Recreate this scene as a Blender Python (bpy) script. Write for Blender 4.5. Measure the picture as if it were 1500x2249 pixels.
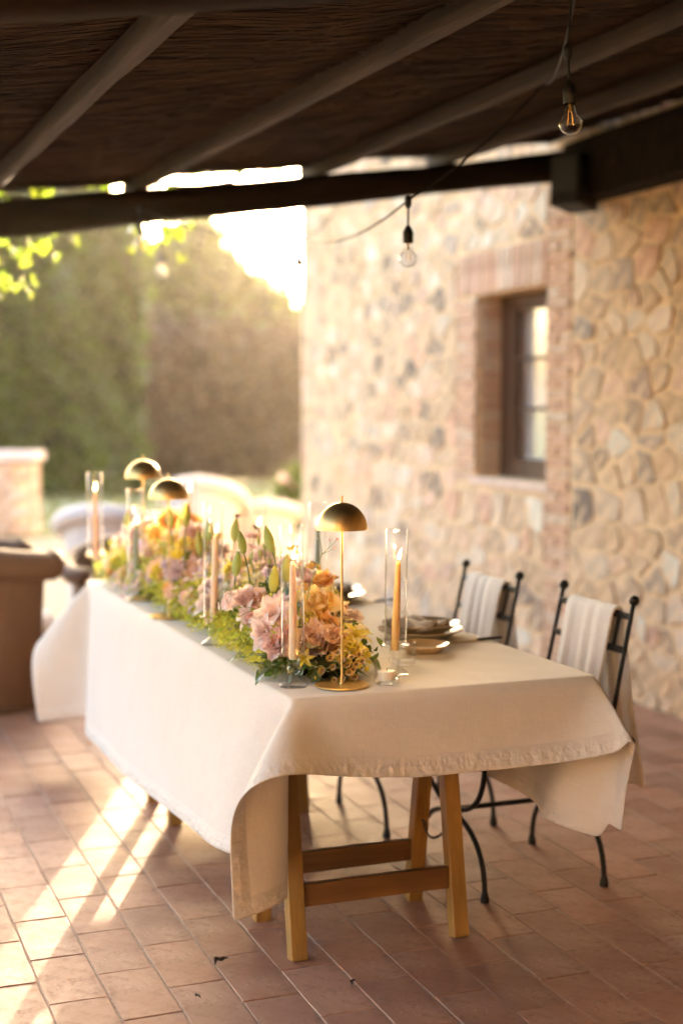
import bpy, bmesh, math, random, zlib, base64
import numpy as np
from math import sin, cos, pi, radians, sqrt
from mathutils import Vector, Matrix

for o in list(bpy.data.objects):
    bpy.data.objects.remove(o)
SC = bpy.context.scene
COL = SC.collection
rnd = random.Random(7)

# ------------------------------------------------------------------ camera
CAM_H, YAW, PITCH = 1.48, radians(21.0), radians(4.2537)
cd = bpy.data.cameras.new('camera')
cam = bpy.data.objects.new('camera', cd)
COL.objects.link(cam)
cam.location = (0, 0, CAM_H)
cam.rotation_euler = (pi / 2 - PITCH, 0, -YAW)
cd.sensor_fit = 'VERTICAL'
cd.sensor_height = 36.0
cd.sensor_width = 24.0
cd.lens = 50.0
cd.clip_start = 0.05
cd.clip_end = 2000
cd.dof.use_dof = True
cd.dof.focus_distance = 3.66
cd.dof.aperture_fstop = 1.25
SC.camera = cam
# ------------------------------------------------------------------ world, sun, exposure
SUN_AZ, SUN_EL = radians(23.4), radians(6.2)
w = bpy.data.worlds.new('World')
SC.world = w
w.use_nodes = True
nt = w.node_tree
sky = nt.nodes.new('ShaderNodeTexSky')
sky.sky_type = 'NISHITA'
sky.sun_disc = False
sky.sun_elevation = SUN_EL
sky.sun_rotation = SUN_AZ
sky.altitude = 200
sky.air_density = 0.7
sky.dust_density = 6.0
sky.ozone_density = 0.4
nt.links.new(sky.outputs[0], nt.nodes['Background'].inputs[0])
nt.nodes['Background'].inputs[1].default_value = 0.15
sd = bpy.data.lights.new('sun', 'SUN')
sd.energy = 2.0
sd.angle = radians(0.53)
sd.color = (.56, .42, .28)
sun = bpy.data.objects.new('sun', sd)
COL.objects.link(sun)
sun.location = (8, 20, 6)
sun.rotation_euler = Vector((-sin(SUN_AZ) * cos(SUN_EL), -cos(SUN_AZ) * cos(SUN_EL), -sin(SUN_EL))).to_track_quat('-Z', 'Y').to_euler()
vs = SC.view_settings
vs.view_transform = 'Standard'
vs.look = 'None'
vs.gamma = 1.0
vs.use_curve_mapping = False
vs.exposure = 4.15
vs.use_white_balance = True
vs.white_balance_temperature = 6700
vs.white_balance_tint = 12
SC.render.film_transparent = False
cy = SC.cycles
cy.use_denoising = True
cy.max_bounces = 10
cy.diffuse_bounces = 4
cy.glossy_bounces = 4
cy.transmission_bounces = 8
cy.transparent_max_bounces = 24
cy.caustics_reflective = False
cy.caustics_refractive = False
cy.sample_clamp_indirect = 6.0


HAZE = .0005

LAMP_E = .10

# ------------------------------------------------------------------ helpers
def cw(lat, dep, z=0.0):
    """metres to the right of / ahead of the standing point -> world"""
    return Vector((lat * cos(YAW) + dep * sin(YAW), -lat * sin(YAW) + dep * cos(YAW), z))


class MB:
    """collects geometry for ONE mesh"""
    def __init__(s):
        s.v = []
        s.f = []
        s.a = []

    def add(s, verts, faces, att=None):
        n = len(s.v)
        s.v.extend([tuple(p) for p in verts])
        s.f.extend([tuple(i + n for i in f) for f in faces])
        s.a.extend(att if att is not None else [0.0] * len(verts))
        return s

    def box(s, c, d, m=None, rz=0.0):
        hx, hy, hz = d[0] / 2, d[1] / 2, d[2] / 2
        P = [Vector((x, y, z)) for x in (-hx, hx) for y in (-hy, hy) for z in (-hz, hz)]
        R = m if m is not None else Matrix.Rotation(rz, 3, 'Z')
        P = [R @ p + Vector(c) for p in P]
        return s.add(P, [(0, 1, 3, 2), (4, 6, 7, 5), (0, 4, 5, 1), (2, 3, 7, 6), (0, 2, 6, 4), (1, 5, 7, 3)])

    def bar(s, a, b, w, h, up=(0, 0, 1), w2=None, h2=None):
        """rectangular bar from a to b, w across, h along up"""
        a, b = Vector(a), Vector(b)
        d = (b - a).normalized()
        u = Vector(up)
        x = d.cross(u).normalized()
        u = x.cross(d).normalized()
        w2 = w2 or w
        h2 = h2 or h
        P = []
        for p, ww, hh in ((a, w, h), (b, w2, h2)):
            P += [p + x * sx * ww / 2 + u * sy * hh / 2 for sx, sy in ((-1, -1), (1, -1), (1, 1), (-1, 1))]
        return s.add(P, [(3, 2, 1, 0), (4, 5, 6, 7), (0, 1, 5, 4), (1, 2, 6, 5), (2, 3, 7, 6), (3, 0, 4, 7)])

    def tube(s, pts, r, n=8, caps=True):
        pts = [Vector(p) for p in pts]
        R = r if isinstance(r, (list, tuple)) else [r] * len(pts)
        t0 = (pts[1] - pts[0]).normalized()
        ref = Vector((0, 0, 1)) if abs(t0.z) < .9 else Vector((1, 0, 0))
        x = t0.cross(ref).normalized()
        V = []
        for i, p in enumerate(pts):
            t = (pts[min(i + 1, len(pts) - 1)] - pts[max(i - 1, 0)]).normalized()
            x = (x - t * x.dot(t)).normalized()
            y = t.cross(x)
            for k in range(n):
                a = 2 * pi * k / n
                V.append(p + (x * cos(a) + y * sin(a)) * R[i])
        F = [(i * n + k, i * n + (k + 1) % n, (i + 1) * n + (k + 1) % n, (i + 1) * n + k) for i in range(len(pts) - 1) for k in range(n)]
        if caps:
            F += [tuple(range(n - 1, -1, -1)), tuple((len(pts) - 1) * n + k for k in range(n))]
        return s.add(V, F, [i / (len(pts) - 1) for i in range(len(pts)) for k in range(n)])

    def lathe(s, prof, n=32, c=(0, 0, 0), axis=None, closed=False):
        """prof: list of (r, z)"""
        V = []
        m = len(prof)
        for r, z in prof:
            for k in range(n):
                a = 2 * pi * k / n
                V.append((r * cos(a), r * sin(a), z))
        F = []
        rng = m if closed else m - 1
        for i in range(rng):
            j = (i + 1) % m
            for k in range(n):
                F.append((i * n + k, i * n + (k + 1) % n, j * n + (k + 1) % n, j * n + k))
        M = axis if axis is not None else Matrix.Identity(3)
        V = [M @ Vector(p) + Vector(c) for p in V]
        return s.add(V, F, [i / max(1, m - 1) for i in range(m) for k in range(n)])

    def ball(s, c, r, n=12, m=8, sc=(1, 1, 1)):
        prof = [(max(1e-5, sin(pi * i / m)) * r, -cos(pi * i / m) * r) for i in range(m + 1)]
        return s.lathe(prof, n, c, Matrix.Diagonal(sc).to_3x3())

    def mesh(s, name, smooth=True, bevel=0.0, seg=2, angle=40):
        me = bpy.data.meshes.new(name)
        me.from_pydata(s.v, [], s.f)
        if any(s.a):
            at = me.attributes.new('t', 'FLOAT', 'POINT')
            at.data.foreach_set('value', s.a)
        if bevel > 0:
            bm = bmesh.new()
            bm.from_mesh(me)
            es = [e for e in bm.edges if len(e.link_faces) == 2 and e.calc_face_angle(0) > radians(30)]
            bmesh.ops.bevel(bm, geom=es, offset=bevel, segments=seg, affect='EDGES', profile=.5)
            bm.to_mesh(me)
            bm.free()
        if smooth:
            me.polygons.foreach_set('use_smooth', [True] * len(me.polygons))
            if angle < 180:
                me.set_sharp_from_angle(angle=radians(angle))
        me.update()
        return me

    def build(s, name, mat, parent=None, smooth=True, bevel=0.0, seg=2, angle=40):
        return obj(name, s.mesh(name, smooth, bevel, seg, angle), mat, parent)


def obj(name, me, mat=None, parent=None, loc=None):
    o = bpy.data.objects.new(name, me)
    COL.objects.link(o)
    if mat is not None and me is not None:
        if not me.materials:
            me.materials.append(mat)
        elif me.materials[0] != mat:
            o.material_slots[0].link = 'OBJECT'
            o.material_slots[0].material = mat
    if parent is not None:
        o.parent = parent
    if loc is not None:
        o.location = loc
    return o


def tag(o, label, cat, group=None, kind=None):
    o['label'] = label
    o['category'] = cat
    if group:
        o['group'] = group
    if kind:
        o['kind'] = kind
    return o


def thing(name, label, cat, loc=(0, 0, 0), rz=0.0, group=None):
    o = bpy.data.objects.new(name, None)
    o.empty_display_size = .1
    COL.objects.link(o)
    o.location = loc
    o.rotation_euler = (0, 0, rz)
    return tag(o, label, cat, group)


def stuff(o):
    o['kind'] = 'stuff'
    return o


def copy_tree(o, parent=None):
    c = o.copy()
    COL.objects.link(c)
    if parent is not None:
        c.parent = parent
    for ch in list(o.children):
        copy_tree(ch, c)
    return c


# ------------------------------------------------------------------ materials
def new_mat(name):
    m = bpy.data.materials.new(name)
    m.use_nodes = True
    t = m.node_tree
    b = t.nodes['Principled BSDF']
    return m, t, b


def nd(t, kind, **kw):
    n = t.nodes.new(kind)
    for k, v in kw.items():
        if k in n.inputs:
            n.inputs[k].default_value = v
        else:
            setattr(n, k, v)
    return n


def ramp(t, fac, stops):
    r = t.nodes.new('ShaderNodeValToRGB')
    e = r.color_ramp.elements
    while len(e) < len(stops):
        e.new(.5)
    for i, (p, c) in enumerate(stops):
        e[i].position = p
        e[i].color = (*c, 1) if len(c) == 3 else c
    t.links.new(fac, r.inputs[0])
    return r.outputs[0]


def mixc(t, fac, a, b, mode='MIX'):
    n = t.nodes.new('ShaderNodeMix')
    n.data_type = 'RGBA'
    n.blend_type = mode
    for sock, val in ((n.inputs[0], fac), (n.inputs[6], a), (n.inputs[7], b)):
        if hasattr(val, 'is_output'):
            t.links.new(val, sock)
        elif isinstance(val, (int, float)):
            sock.default_value = val
        else:
            sock.default_value = (*val, 1)
    return n.outputs[2]


def noise(t, scale, detail=4, rough=.55, coord='Object', stretch=None, dist=0.0):
    tc = t.nodes.new('ShaderNodeTexCoord')
    src = tc.outputs[coord]
    if stretch:
        mp = t.nodes.new('ShaderNodeMapping')
        mp.inputs['Scale'].default_value = stretch
        t.links.new(src, mp.inputs[0])
        src = mp.outputs[0]
    n = nd(t, 'ShaderNodeTexNoise', Scale=scale, Detail=detail, Roughness=rough, Distortion=dist)
    t.links.new(src, n.inputs['Vector'])
    return n.outputs['Fac']


def bump(t, b, height, strength=.3, distance=.01, chain=None):
    n = nd(t, 'ShaderNodeBump', Strength=strength, Distance=distance)
    t.links.new(height, n.inputs['Height'])
    if chain is not None:
        t.links.new(chain, n.inputs['Normal'])
    t.links.new(n.outputs[0], b.inputs['Normal'])
    return n.outputs[0]


def per_piece(t):
    """one random number for each object and each loose piece of a joined mesh"""
    a = t.nodes.new('ShaderNodeObjectInfo').outputs['Random']
    g = t.nodes.new('ShaderNodeNewGeometry').outputs['Random Per Island']
    s = nd(t, 'ShaderNodeMath', operation='ADD')
    t.links.new(a, s.inputs[0])
    t.links.new(g, s.inputs[1])
    f = nd(t, 'ShaderNodeMath', operation='FRACT')
    t.links.new(s.outputs[0], f.inputs[0])
    return f.outputs[0]


def plain(name, col, rough=.5, metal=0.0, var=.12, scale=20, bmp=0.0, bscale=80, spec=.5):
    m, t, b = new_mat(name)
    n = noise(t, scale)
    c = ramp(t, n, [(.3, tuple(x * (1 - var) for x in col)), (.7, tuple(min(1, x * (1 + var)) for x in col))])
    t.links.new(c, b.inputs['Base Color'])
    b.inputs['Roughness'].default_value = rough
    b.inputs['Metallic'].default_value = metal
    b.inputs['Specular IOR Level'].default_value = spec
    if bmp:
        bump(t, b, noise(t, bscale), bmp, .004)
    return m


def thin_leaf(name, tip, base, trans=.45, var=.25, gloss=.12, rough=.4, veins=0.0):
    """leaf or petal: diffuse + translucent, colour runs from base to tip along attribute t"""
    m = bpy.data.materials.new(name)
    m.use_nodes = True
    t = m.node_tree
    t.nodes.clear()
    at = nd(t, 'ShaderNodeAttribute', attribute_name='t')
    c = mixc(t, at.outputs['Fac'], base, tip)
    hs = nd(t, 'ShaderNodeHueSaturation')
    r = per_piece(t)
    mr = nd(t, 'ShaderNodeMapRange')
    mr.inputs[3].default_value = 1 - var
    mr.inputs[4].default_value = 1 + var
    t.links.new(r, mr.inputs[0])
    t.links.new(mr.outputs[0], hs.inputs['Value'])
    mh = nd(t, 'ShaderNodeMapRange')
    mh.inputs[3].default_value = .485
    mh.inputs[4].default_value = .515
    t.links.new(r, mh.inputs[0])
    t.links.new(mh.outputs[0], hs.inputs['Hue'])
    t.links.new(c, hs.inputs['Color'])
    c = hs.outputs[0]
    nz = noise(t, 60, 3)
    c = mixc(t, nz, c, mixc(t, 1.0, c, (.93, .93, .93), 'MULTIPLY'))
    d = nd(t, 'ShaderNodeBsdfDiffuse')
    tr = nd(t, 'ShaderNodeBsdfTranslucent')
    t.links.new(c, d.inputs[0])
    t.links.new(c, tr.inputs[0])
    mx = nd(t, 'ShaderNodeMixShader')
    mx.inputs[0].default_value = trans
    t.links.new(d.outputs[0], mx.inputs[1])
    t.links.new(tr.outputs[0], mx.inputs[2])
    g = nd(t, 'ShaderNodeBsdfGlossy', Roughness=rough)
    g.inputs[0].default_value = (1, 1, 1, 1)
    fr = nd(t, 'ShaderNodeFresnel', IOR=1.4)
    ml = nd(t, 'ShaderNodeMath', operation='MULTIPLY')
    ml.inputs[1].default_value = gloss * 6
    t.links.new(fr.outputs[0], ml.inputs[0])
    m2 = nd(t, 'ShaderNodeMixShader')
    t.links.new(ml.outputs[0], m2.inputs[0])
    t.links.new(mx.outputs[0], m2.inputs[1])
    t.links.new(g.outputs[0], m2.inputs[2])
    o = nd(t, 'ShaderNodeOutputMaterial')
    t.links.new(m2.outputs[0], o.inputs[0])
    bn = nd(t, 'ShaderNodeBump', Strength=.25, Distance=.002)
    t.links.new(noise(t, 120, 2, stretch=(1, 1, .3)), bn.inputs['Height'])
    for n in (d, tr, g):
        t.links.new(bn.outputs[0], n.inputs['Normal'])
    return m


def thin_glass(name, tint=(1, 1, 1), ior=1.5, boost=1.0):
    m = bpy.data.materials.new(name)
    m.use_nodes = True
    t = m.node_tree
    t.nodes.clear()
    tr = nd(t, 'ShaderNodeBsdfTransparent')
    tr.inputs[0].default_value = (*tint, 1)
    g = nd(t, 'ShaderNodeBsdfGlossy', Roughness=.01)
    lw = nd(t, 'ShaderNodeLayerWeight', Blend=.5)
    pw_ = nd(t, 'ShaderNodeMath', operation='POWER')
    pw_.inputs[1].default_value = 3.0
    t.links.new(lw.outputs['Facing'], pw_.inputs[0])
    ml = nd(t, 'ShaderNodeMath', operation='MULTIPLY_ADD', use_clamp=True)
    ml.inputs[1].default_value = .85 * boost
    ml.inputs[2].default_value = .022 * boost
    t.links.new(pw_.outputs[0], ml.inputs[0])
    mx = nd(t, 'ShaderNodeMixShader')
    t.links.new(ml.outputs[0], mx.inputs[0])
    t.links.new(tr.outputs[0], mx.inputs[1])
    t.links.new(g.outputs[0], mx.inputs[2])
    o = nd(t, 'ShaderNodeOutputMaterial')
    t.links.new(mx.outputs[0], o.inputs[0])
    return m


def wood(name, dark, light, rough=.4, scale=9, axis='X', bmp=.15, spec=.5):
    m, t, b = new_mat(name)
    st = {'X': (.12, 2.2, 2.2), 'Y': (2.2, .12, 2.2), 'Z': (2.2, 2.2, .12)}[axis]
    n = noise(t, scale, 6, .65, stretch=st, dist=.6)
    n2 = noise(t, 3, 3)
    c = ramp(t, n, [(.3, dark), (.68, light)])
    c = mixc(t, n2, c, mixc(t, 1.0, c, (.7, .66, .6), 'MULTIPLY'))
    t.links.new(c, b.inputs['Base Color'])
    b.inputs['Roughness'].default_value = rough
    b.inputs['Specular IOR Level'].default_value = spec
    bump(t, b, n, bmp, .004)
    return m


def stone_mat(name, cols, rough=.85, smear=None, relief=1.0):
    m, t, b = new_mat(name)
    r = per_piece(t)
    st = [((i + .5) / len(cols), c) for i, c in enumerate(cols)]
    c = ramp(t, r, st)
    n1 = noise(t, 9, 5, .6)
    n2 = noise(t, 42, 4, .6)
    c = mixc(t, ramp(t, n1, [(.36, (0, 0, 0)), (.66, (1, 1, 1))]), mixc(t, 1.0, c, (.74, .68, .62), 'MULTIPLY'), c)
    c = mixc(t, ramp(t, n2, [(.55, (0, 0, 0)), (.75, (.7, .7, .7))]), c, mixc(t, 1.0, c, (1.25, 1.2, 1.1), 'MULTIPLY'))
    if smear:
        n3 = noise(t, 13, 5, .62, 'Object')
        c = mixc(t, ramp(t, n3, [(.50, (0, 0, 0)), (.62, (.75, .75, .75))]), c, smear)
    t.links.new(c, b.inputs['Base Color'])
    b.inputs['Roughness'].default_value = rough
    b.inputs['Specular IOR Level'].default_value = .25
    k = bump(t, b, n1, .5 * relief, .02)
    bump(t, b, n2, .4 * relief, .006, k)
    return m


def emit(name, col, s):
    m = bpy.data.materials.new(name)
    m.use_nodes = True
    t = m.node_tree
    t.nodes.clear()
    e = nd(t, 'ShaderNodeEmission', Strength=s)
    e.inputs[0].default_value = (*col, 1)
    o = nd(t, 'ShaderNodeOutputMaterial')
    t.links.new(e.outputs[0], o.inputs[0])
    return m


# terracotta
def tile_mat():
    m, t, b = new_mat('terracotta')
    r = per_piece(t)
    c = ramp(t, r, [(0, (.33, .150, .085)), (.25, (.26, .112, .064)), (.5, (.38, .185, .11)), (.7, (.21, .095, .058)), (.85, (.34, .175, .12)), (1, (.40, .22, .145))])
    n1 = noise(t, 4.5, 5, .6, 'Object')
    c = mixc(t, ramp(t, n1, [(.35, (0, 0, 0)), (.7, (1, 1, 1))]), c, mixc(t, .5, c, (.42, .25, .17)))
    n2 = noise(t, 22, 6, .7)
    c = mixc(t, ramp(t, n2, [(.50, (0, 0, 0)), (.70, (.8, .8, .8))]), c, (.20, .10, .065))
    n3 = noise(t, 34, 3, .6, dist=1.6)
    cr = ramp(t, n3, [(.485, (0, 0, 0)), (.5, (1, 1, 1)), (.515, (0, 0, 0))])
    n4 = ramp(t, noise(t, 7, 2), [(.5, (0, 0, 0)), (.62, (1, 1, 1))])
    cr = mixc(t, 1.0, cr, n4, 'MULTIPLY')
    c = mixc(t, cr, c, (.46, .33, .25))
    t.links.new(c, b.inputs['Base Color'])
    rr = ramp(t, n2, [(.3, (.46, .46, .46)), (.7, (.70, .70, .70))])
    t.links.new(rr, b.inputs['Roughness'])
    k = bump(t, b, n2, .4, .004)
    bump(t, b, cr, .35, .002, k)
    return m


def cloth_mat():
    m, t, b = new_mat('linen')
    uv = nd(t, 'ShaderNodeUVMap')
    def wave(direction, sc):
        wv = nd(t, 'ShaderNodeTexNoise', Scale=1.0, Detail=2.0)
        mp = nd(t, 'ShaderNodeMapping')
        mp.inputs['Scale'].default_value = (sc, sc * .04, 1) if direction == 0 else (sc * .04, sc, 1)
        t.links.new(uv.outputs[0], mp.inputs[0])
        t.links.new(mp.outputs[0], wv.inputs['Vector'])
        return wv.outputs['Fac']
    a, c2 = wave(0, 520), wave(1, 520)
    th = mixc(t, .5, a, c2)
    c = ramp(t, th, [(.35, (.755, .725, .68)), (.65, (.83, .805, .765))])
    big = noise(t, 5, 3)
    c = mixc(t, big, c, mixc(t, 1.0, c, (.93, .92, .90), 'MULTIPLY'))
    t.links.new(c, b.inputs['Base Color'])
    b.inputs['Roughness'].default_value = .9
    b.inputs['Specular IOR Level'].default_value = .15
    b.inputs['Sheen Weight'].default_value = .25
    b.inputs['Sheen Roughness'].default_value = .5
    # puckered hem: attribute hem is 1 on the stitched border
    at = nd(t, 'ShaderNodeAttribute', attribute_name='hem')
    pk = nd(t, 'ShaderNodeTexNoise', Scale=1.0, Detail=2.0)
    mp = nd(t, 'ShaderNodeMapping')
    mp.inputs['Scale'].default_value = (38, 30, 1)
    t.links.new(uv.outputs[0], mp.inputs[0])
    t.links.new(mp.outputs[0], pk.inputs['Vector'])
    hm = nd(t, 'ShaderNodeMath', operation='MULTIPLY')
    t.links.new(pk.outputs['Fac'], hm.inputs[0])
    t.links.new(at.outputs['Fac'], hm.inputs[1])
    k = bump(t, b, hm.outputs[0], .6, .02)
    k2 = nd(t, 'ShaderNodeBump', Strength=.22, Distance=.002)
    t.links.new(th, k2.inputs['Height'])
    t.links.new(k, k2.inputs['Normal'])
    n6 = nd(t, 'ShaderNodeBump', Strength=.22, Distance=.03)
    t.links.new(noise(t, 7, 4, .5), n6.inputs['Height'])
    t.links.new(k2.outputs[0], n6.inputs['Normal'])
    t.links.new(n6.outputs[0], b.inputs['Normal'])
    tr = nd(t, 'ShaderNodeBsdfTranslucent')
    t.links.new(c, tr.inputs[0])
    mx = nd(t, 'ShaderNodeMixShader')
    mx.inputs[0].default_value = .12
    t.links.new(b.outputs[0], mx.inputs[1])
    t.links.new(tr.outputs[0], mx.inputs[2])
    t.links.new(mx.outputs[0], t.nodes['Material Output'].inputs[0])
    return m


def fabric(name, col, s=160):
    m, t, b = new_mat(name)
    n = noise(t, s, 2, .6)
    c = ramp(t, n, [(.3, tuple(x * .88 for x in col)), (.7, col)])
    t.links.new(c, b.inputs['Base Color'])
    b.inputs['Roughness'].default_value = .92
    b.inputs['Specular IOR Level'].default_value = .15
    b.inputs['Sheen Weight'].default_value = .3
    bump(t, b, n, .3, .002)
    return m


def wax(name, col):
    m, t, b = new_mat(name)
    n = noise(t, 14, 3)
    c = ramp(t, n, [(.3, tuple(x * .94 for x in col)), (.7, col)])
    t.links.new(c, b.inputs['Base Color'])
    b.inputs['Roughness'].default_value = .38
    b.inputs['Subsurface Weight'].default_value = .6
    b.inputs['Subsurface Radius'].default_value = (.02, .012, .006)
    b.inputs['Subsurface Scale'].default_value = 1.0
    bump(t, b, noise(t, 30, 2), .08, .004)
    return m


def brass_mat():
    m, t, b = new_mat('brushed_brass')
    n = noise(t, 26, 3, .5)
    c = ramp(t, n, [(.3, (.70, .51, .21)), (.7, (.78, .58, .27))])
    t.links.new(c, b.inputs['Base Color'])
    b.inputs['Metallic'].default_value = 1
    rr = ramp(t, noise(t, 90, 4), [(.3, (.41, .41, .41)), (.7, (.45, .45, .45))])
    t.links.new(rr, b.inputs['Roughness'])
    return m


def wicker_mat(name, dark, light):
    m, t, b = new_mat(name)
    tc = nd(t, 'ShaderNodeTexCoord')
    w1 = nd(t, 'ShaderNodeTexWave', Scale=26.0, Distortion=.6, bands_direction='Z')
    t.links.new(tc.outputs['Object'], w1.inputs[0])
    n = noise(t, 40, 4, .6, stretch=(1, 1, .35))
    k = mixc(t, .5, w1.outputs['Fac'], n)
    c = ramp(t, k, [(.25, dark), (.75, light)])
    t.links.new(c, b.inputs['Base Color'])
    b.inputs['Roughness'].default_value = .6
    bump(t, b, k, .5, .006)
    return m


def ground_mat(name, cols, sc=3, rough=.95):
    m, t, b = new_mat(name)
    n = noise(t, sc, 6, .65)
    n2 = noise(t, sc * .12, 3)
    c = ramp(t, n, [(.3, cols[0]), (.55, cols[1]), (.75, cols[2])])
    c = mixc(t, n2, c, mixc(t, .5, c, cols[1]))
    t.links.new(c, b.inputs['Base Color'])
    b.inputs['Roughness'].default_value = rough
    b.inputs['Specular IOR Level'].default_value = .2
    bump(t, b, n, .5, .03)
    return m


M = dict(
    tile=tile_mat(), cloth=cloth_mat(), brass=brass_mat(),
    grout=plain('grout', (.40, .30, .225), .95, var=.25, scale=60, bmp=.4),
    trestle=wood('varnished_pine', (.24, .125, .028), (.46, .275, .075), .38, 9, 'Z'),
    trestle_x=wood('varnished_pine_rail', (.15, .07, .022), (.27, .135, .045), .4, 9, 'X'),
    table=wood('table_board', (.3, .2, .1), (.42, .3, .18), .5, 7, 'Y'),
    iron=plain('wrought_iron', (.018, .017, .016), .42, .6, .3, 60, .25, 120),
    chain=plain('chain_steel', (.12, .10, .08), .4, .9),
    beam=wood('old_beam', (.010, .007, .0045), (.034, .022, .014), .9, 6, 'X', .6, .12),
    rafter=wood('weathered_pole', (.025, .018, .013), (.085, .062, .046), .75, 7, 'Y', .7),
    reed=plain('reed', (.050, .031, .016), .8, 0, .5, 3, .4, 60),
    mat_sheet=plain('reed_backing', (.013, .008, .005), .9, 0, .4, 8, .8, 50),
    throw=fabric('white_wool_throw', (.84, .82, .79)),
    napkin=fabric('oatmeal_napkin', (.46, .41, .36)),
    thin_glass=thin_glass('thin_clear_glass', (.995, .995, .995), 1.45, 1.0),
    glass=thin_glass('moulded_glass', (.99, .99, .985), 1.5, .95),
    bulb_glass=thin_glass('bulb_glass', (.97, .97, .97), 1.5, 1.9),
    pane=thin_glass('window_glass', (.95, .96, .97), 1.5, 2.2),
    curtain=fabric('white_curtain', (.93, .93, .93), 60),
    peach=wax('peach_wax', (.97, .76, .58)), amber=wax('amber_wax', (.94, .60, .22)),
    sage=wax('sage_wax', (.30, .40, .33)), ivory=wax('ivory_wax', (.88, .82, .72)),
    wick=plain('wick', (.02, .015, .01), .9),
    flame=emit('flame', (1.0, .62, .22), 3.0),
    stone=stone_mat('rubble_stone', [(0.75, 0.53, 0.33), (0.79, 0.61, 0.42), (0.56, 0.40, 0.25), (0.86, 0.78, 0.64), (0.70, 0.51, 0.32), (0.41, 0.35, 0.29), (0.84, 0.50, 0.35), (0.86, 0.84, 0.72), (0.66, 0.52, 0.37), (0.75, 0.56, 0.38), (0.23, 0.19, 0.16), (0.84, 0.64, 0.46), (0.75, 0.47, 0.33), (0.52, 0.45, 0.38), (0.86, 0.72, 0.56), (0.72, 0.54, 0.35)], smear=(0.75, 0.53, 0.32), relief=.7),
    brick=stone_mat('old_brick', [(.66, .42, .29), (.70, .47, .34), (.60, .37, .26), (.72, .54, .40), (.64, .41, .28), (.70, .56, .43)]),
    mortar=plain('lime_mortar', (.74, .54, .33), .95, 0, .2, 14, .7, 40, .2),
    pier=stone_mat('garden_brick', [(.56, .38, .27), (.62, .46, .34), (.50, .36, .27), (.64, .52, .42)]),
    cap=plain('pale_coping', (.62, .52, .48), .85, 0, .12, 12, .3),
    frame=wood('window_wood', (.085, .038, .016), (.17, .082, .036), .55, 8, 'Z'),
    sill=plain('brick_sill', (.68, .52, .42), .85, 0, .15, 16, .4),
    roof_tile=plain('roof_tile', (.42, .22, .14), .85, 0, .25, 8, .4),
    plate=plain('glazed_stoneware', (.40, .35, .26), .14, 0, .06, 6),
    saucer=plain('glazed_cream_stoneware', (.60, .47, .30), .14, 0, .06, 6),
    gold=plain('gold_cutlery', (.80, .56, .2), .25, 1, .05),
    black=plain('black_resin', (.012, .012, .012), .35),
    speaker=plain('speaker_box', (.012, .012, .011), .6, 0, .1, 90, .2, 200),
    grille=plain('speaker_grille', (.03, .034, .027), .55, 0, .4, 300, .5, 300),
    cord=plain('rubber_cord', (.012, .013, .012), .5),
    filament=emit('filament', (1.0, .6, .2), 2.0),
    brown_wicker=wicker_mat('brown_wicker', (.055, .024, .009), (.145, .064, .024)),
    pale_wicker=wicker_mat('white_wicker', (.46, .42, .41), (.62, .58, .56)),
    cushion=fabric('white_cushion', (.8, .78, .76)),
    lawn=ground_mat('lawn_soil', [(.15, .16, .05), (.20, .20, .07), (.26, .24, .11)], 2.5),
    gravel=ground_mat('pale_gravel', [(.30, .25, .18), (.37, .31, .22), (.43, .37, .27)], 30),
    hedge=thin_leaf('hedge_leaf', (.098, .142, .010), (.060, .094, .006), .5, .4, .02, .5),
    hedge2=thin_leaf('grove_leaf', (.125, .145, .02), (.085, .12, .014), .5, .35, .02, .5),
    brown_hedge=thin_leaf('beech_leaf', (.075, .034, .010), (.05, .022, .007), .4, .45, .02, .5),
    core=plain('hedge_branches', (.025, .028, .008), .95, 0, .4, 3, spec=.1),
    brown_core=plain('beech_branches', (.03, .017, .008), .95, 0, .4, 3, spec=.1),
    vine=thin_leaf('vine_leaf', (.30, .42, .04), (.20, .32, .03), .65, .3, .12),
    vine_dry=thin_leaf('yellow_vine_leaf', (.62, .38, .06), (.5, .3, .05), .6, .3, .1),
    stem=plain('green_stem', (.12, .19, .05), .5, 0, .25, 30),
    twig=plain('brown_twig', (.10, .06, .03), .8, 0, .3, 30),
    deadleaf=plain('dead_leaf', (.06, .035, .018), .8, 0, .4, 60),
)


# ================================================================== SETTING
def ZR(x):
    """underside of the rafters of the lean-to roof, rising towards the house"""
    return 2.401 + .144 * (x - .905)


# ---- ground
g = MB().add([(-400, -300, -.06), (400, -300, -.06), (400, 600, -.06), (-400, 600, -.06)], [(0, 1, 2, 3)])
o = g.build('ground', M['lawn'], smooth=False)
o['kind'] = 'structure'
o['label'] = 'sunlit lawn and bare soil beyond the terrace'
g = MB()
N = 28
pv = []
for i in range(N + 1):
    x = -14 + 20.5 * i / N
    pv.append((x, 17.0 + .5 * sin(x * 1.3) + .3 * sin(x * 3.1) + (x - 2) * -.22, -.05))
for i in range(N + 1):
    pv.append((-14 + 20.5 * i / N, 7.5, -.05))
g.add(pv, [(i, N + 1 + i, N + 2 + i, i + 1) for i in range(N)])
o = g.build('gravel_path', M['gravel'], smooth=False)
o['kind'] = 'structure'
o['label'] = 'pale gravel strip between terrace and lawn'

# ---- terrace of terracotta tiles in running bond
TX, TY = .1515, .301
TZ0, TZ1 = -3.2, 3.9
base = MB().box((.35, 4.1, -.0532), (7.1, 11.2, .101)).build('terrace_floor', M['grout'], smooth=False)
base['kind'] = 'structure'
base['label'] = 'terracotta tiled terrace floor'


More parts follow.
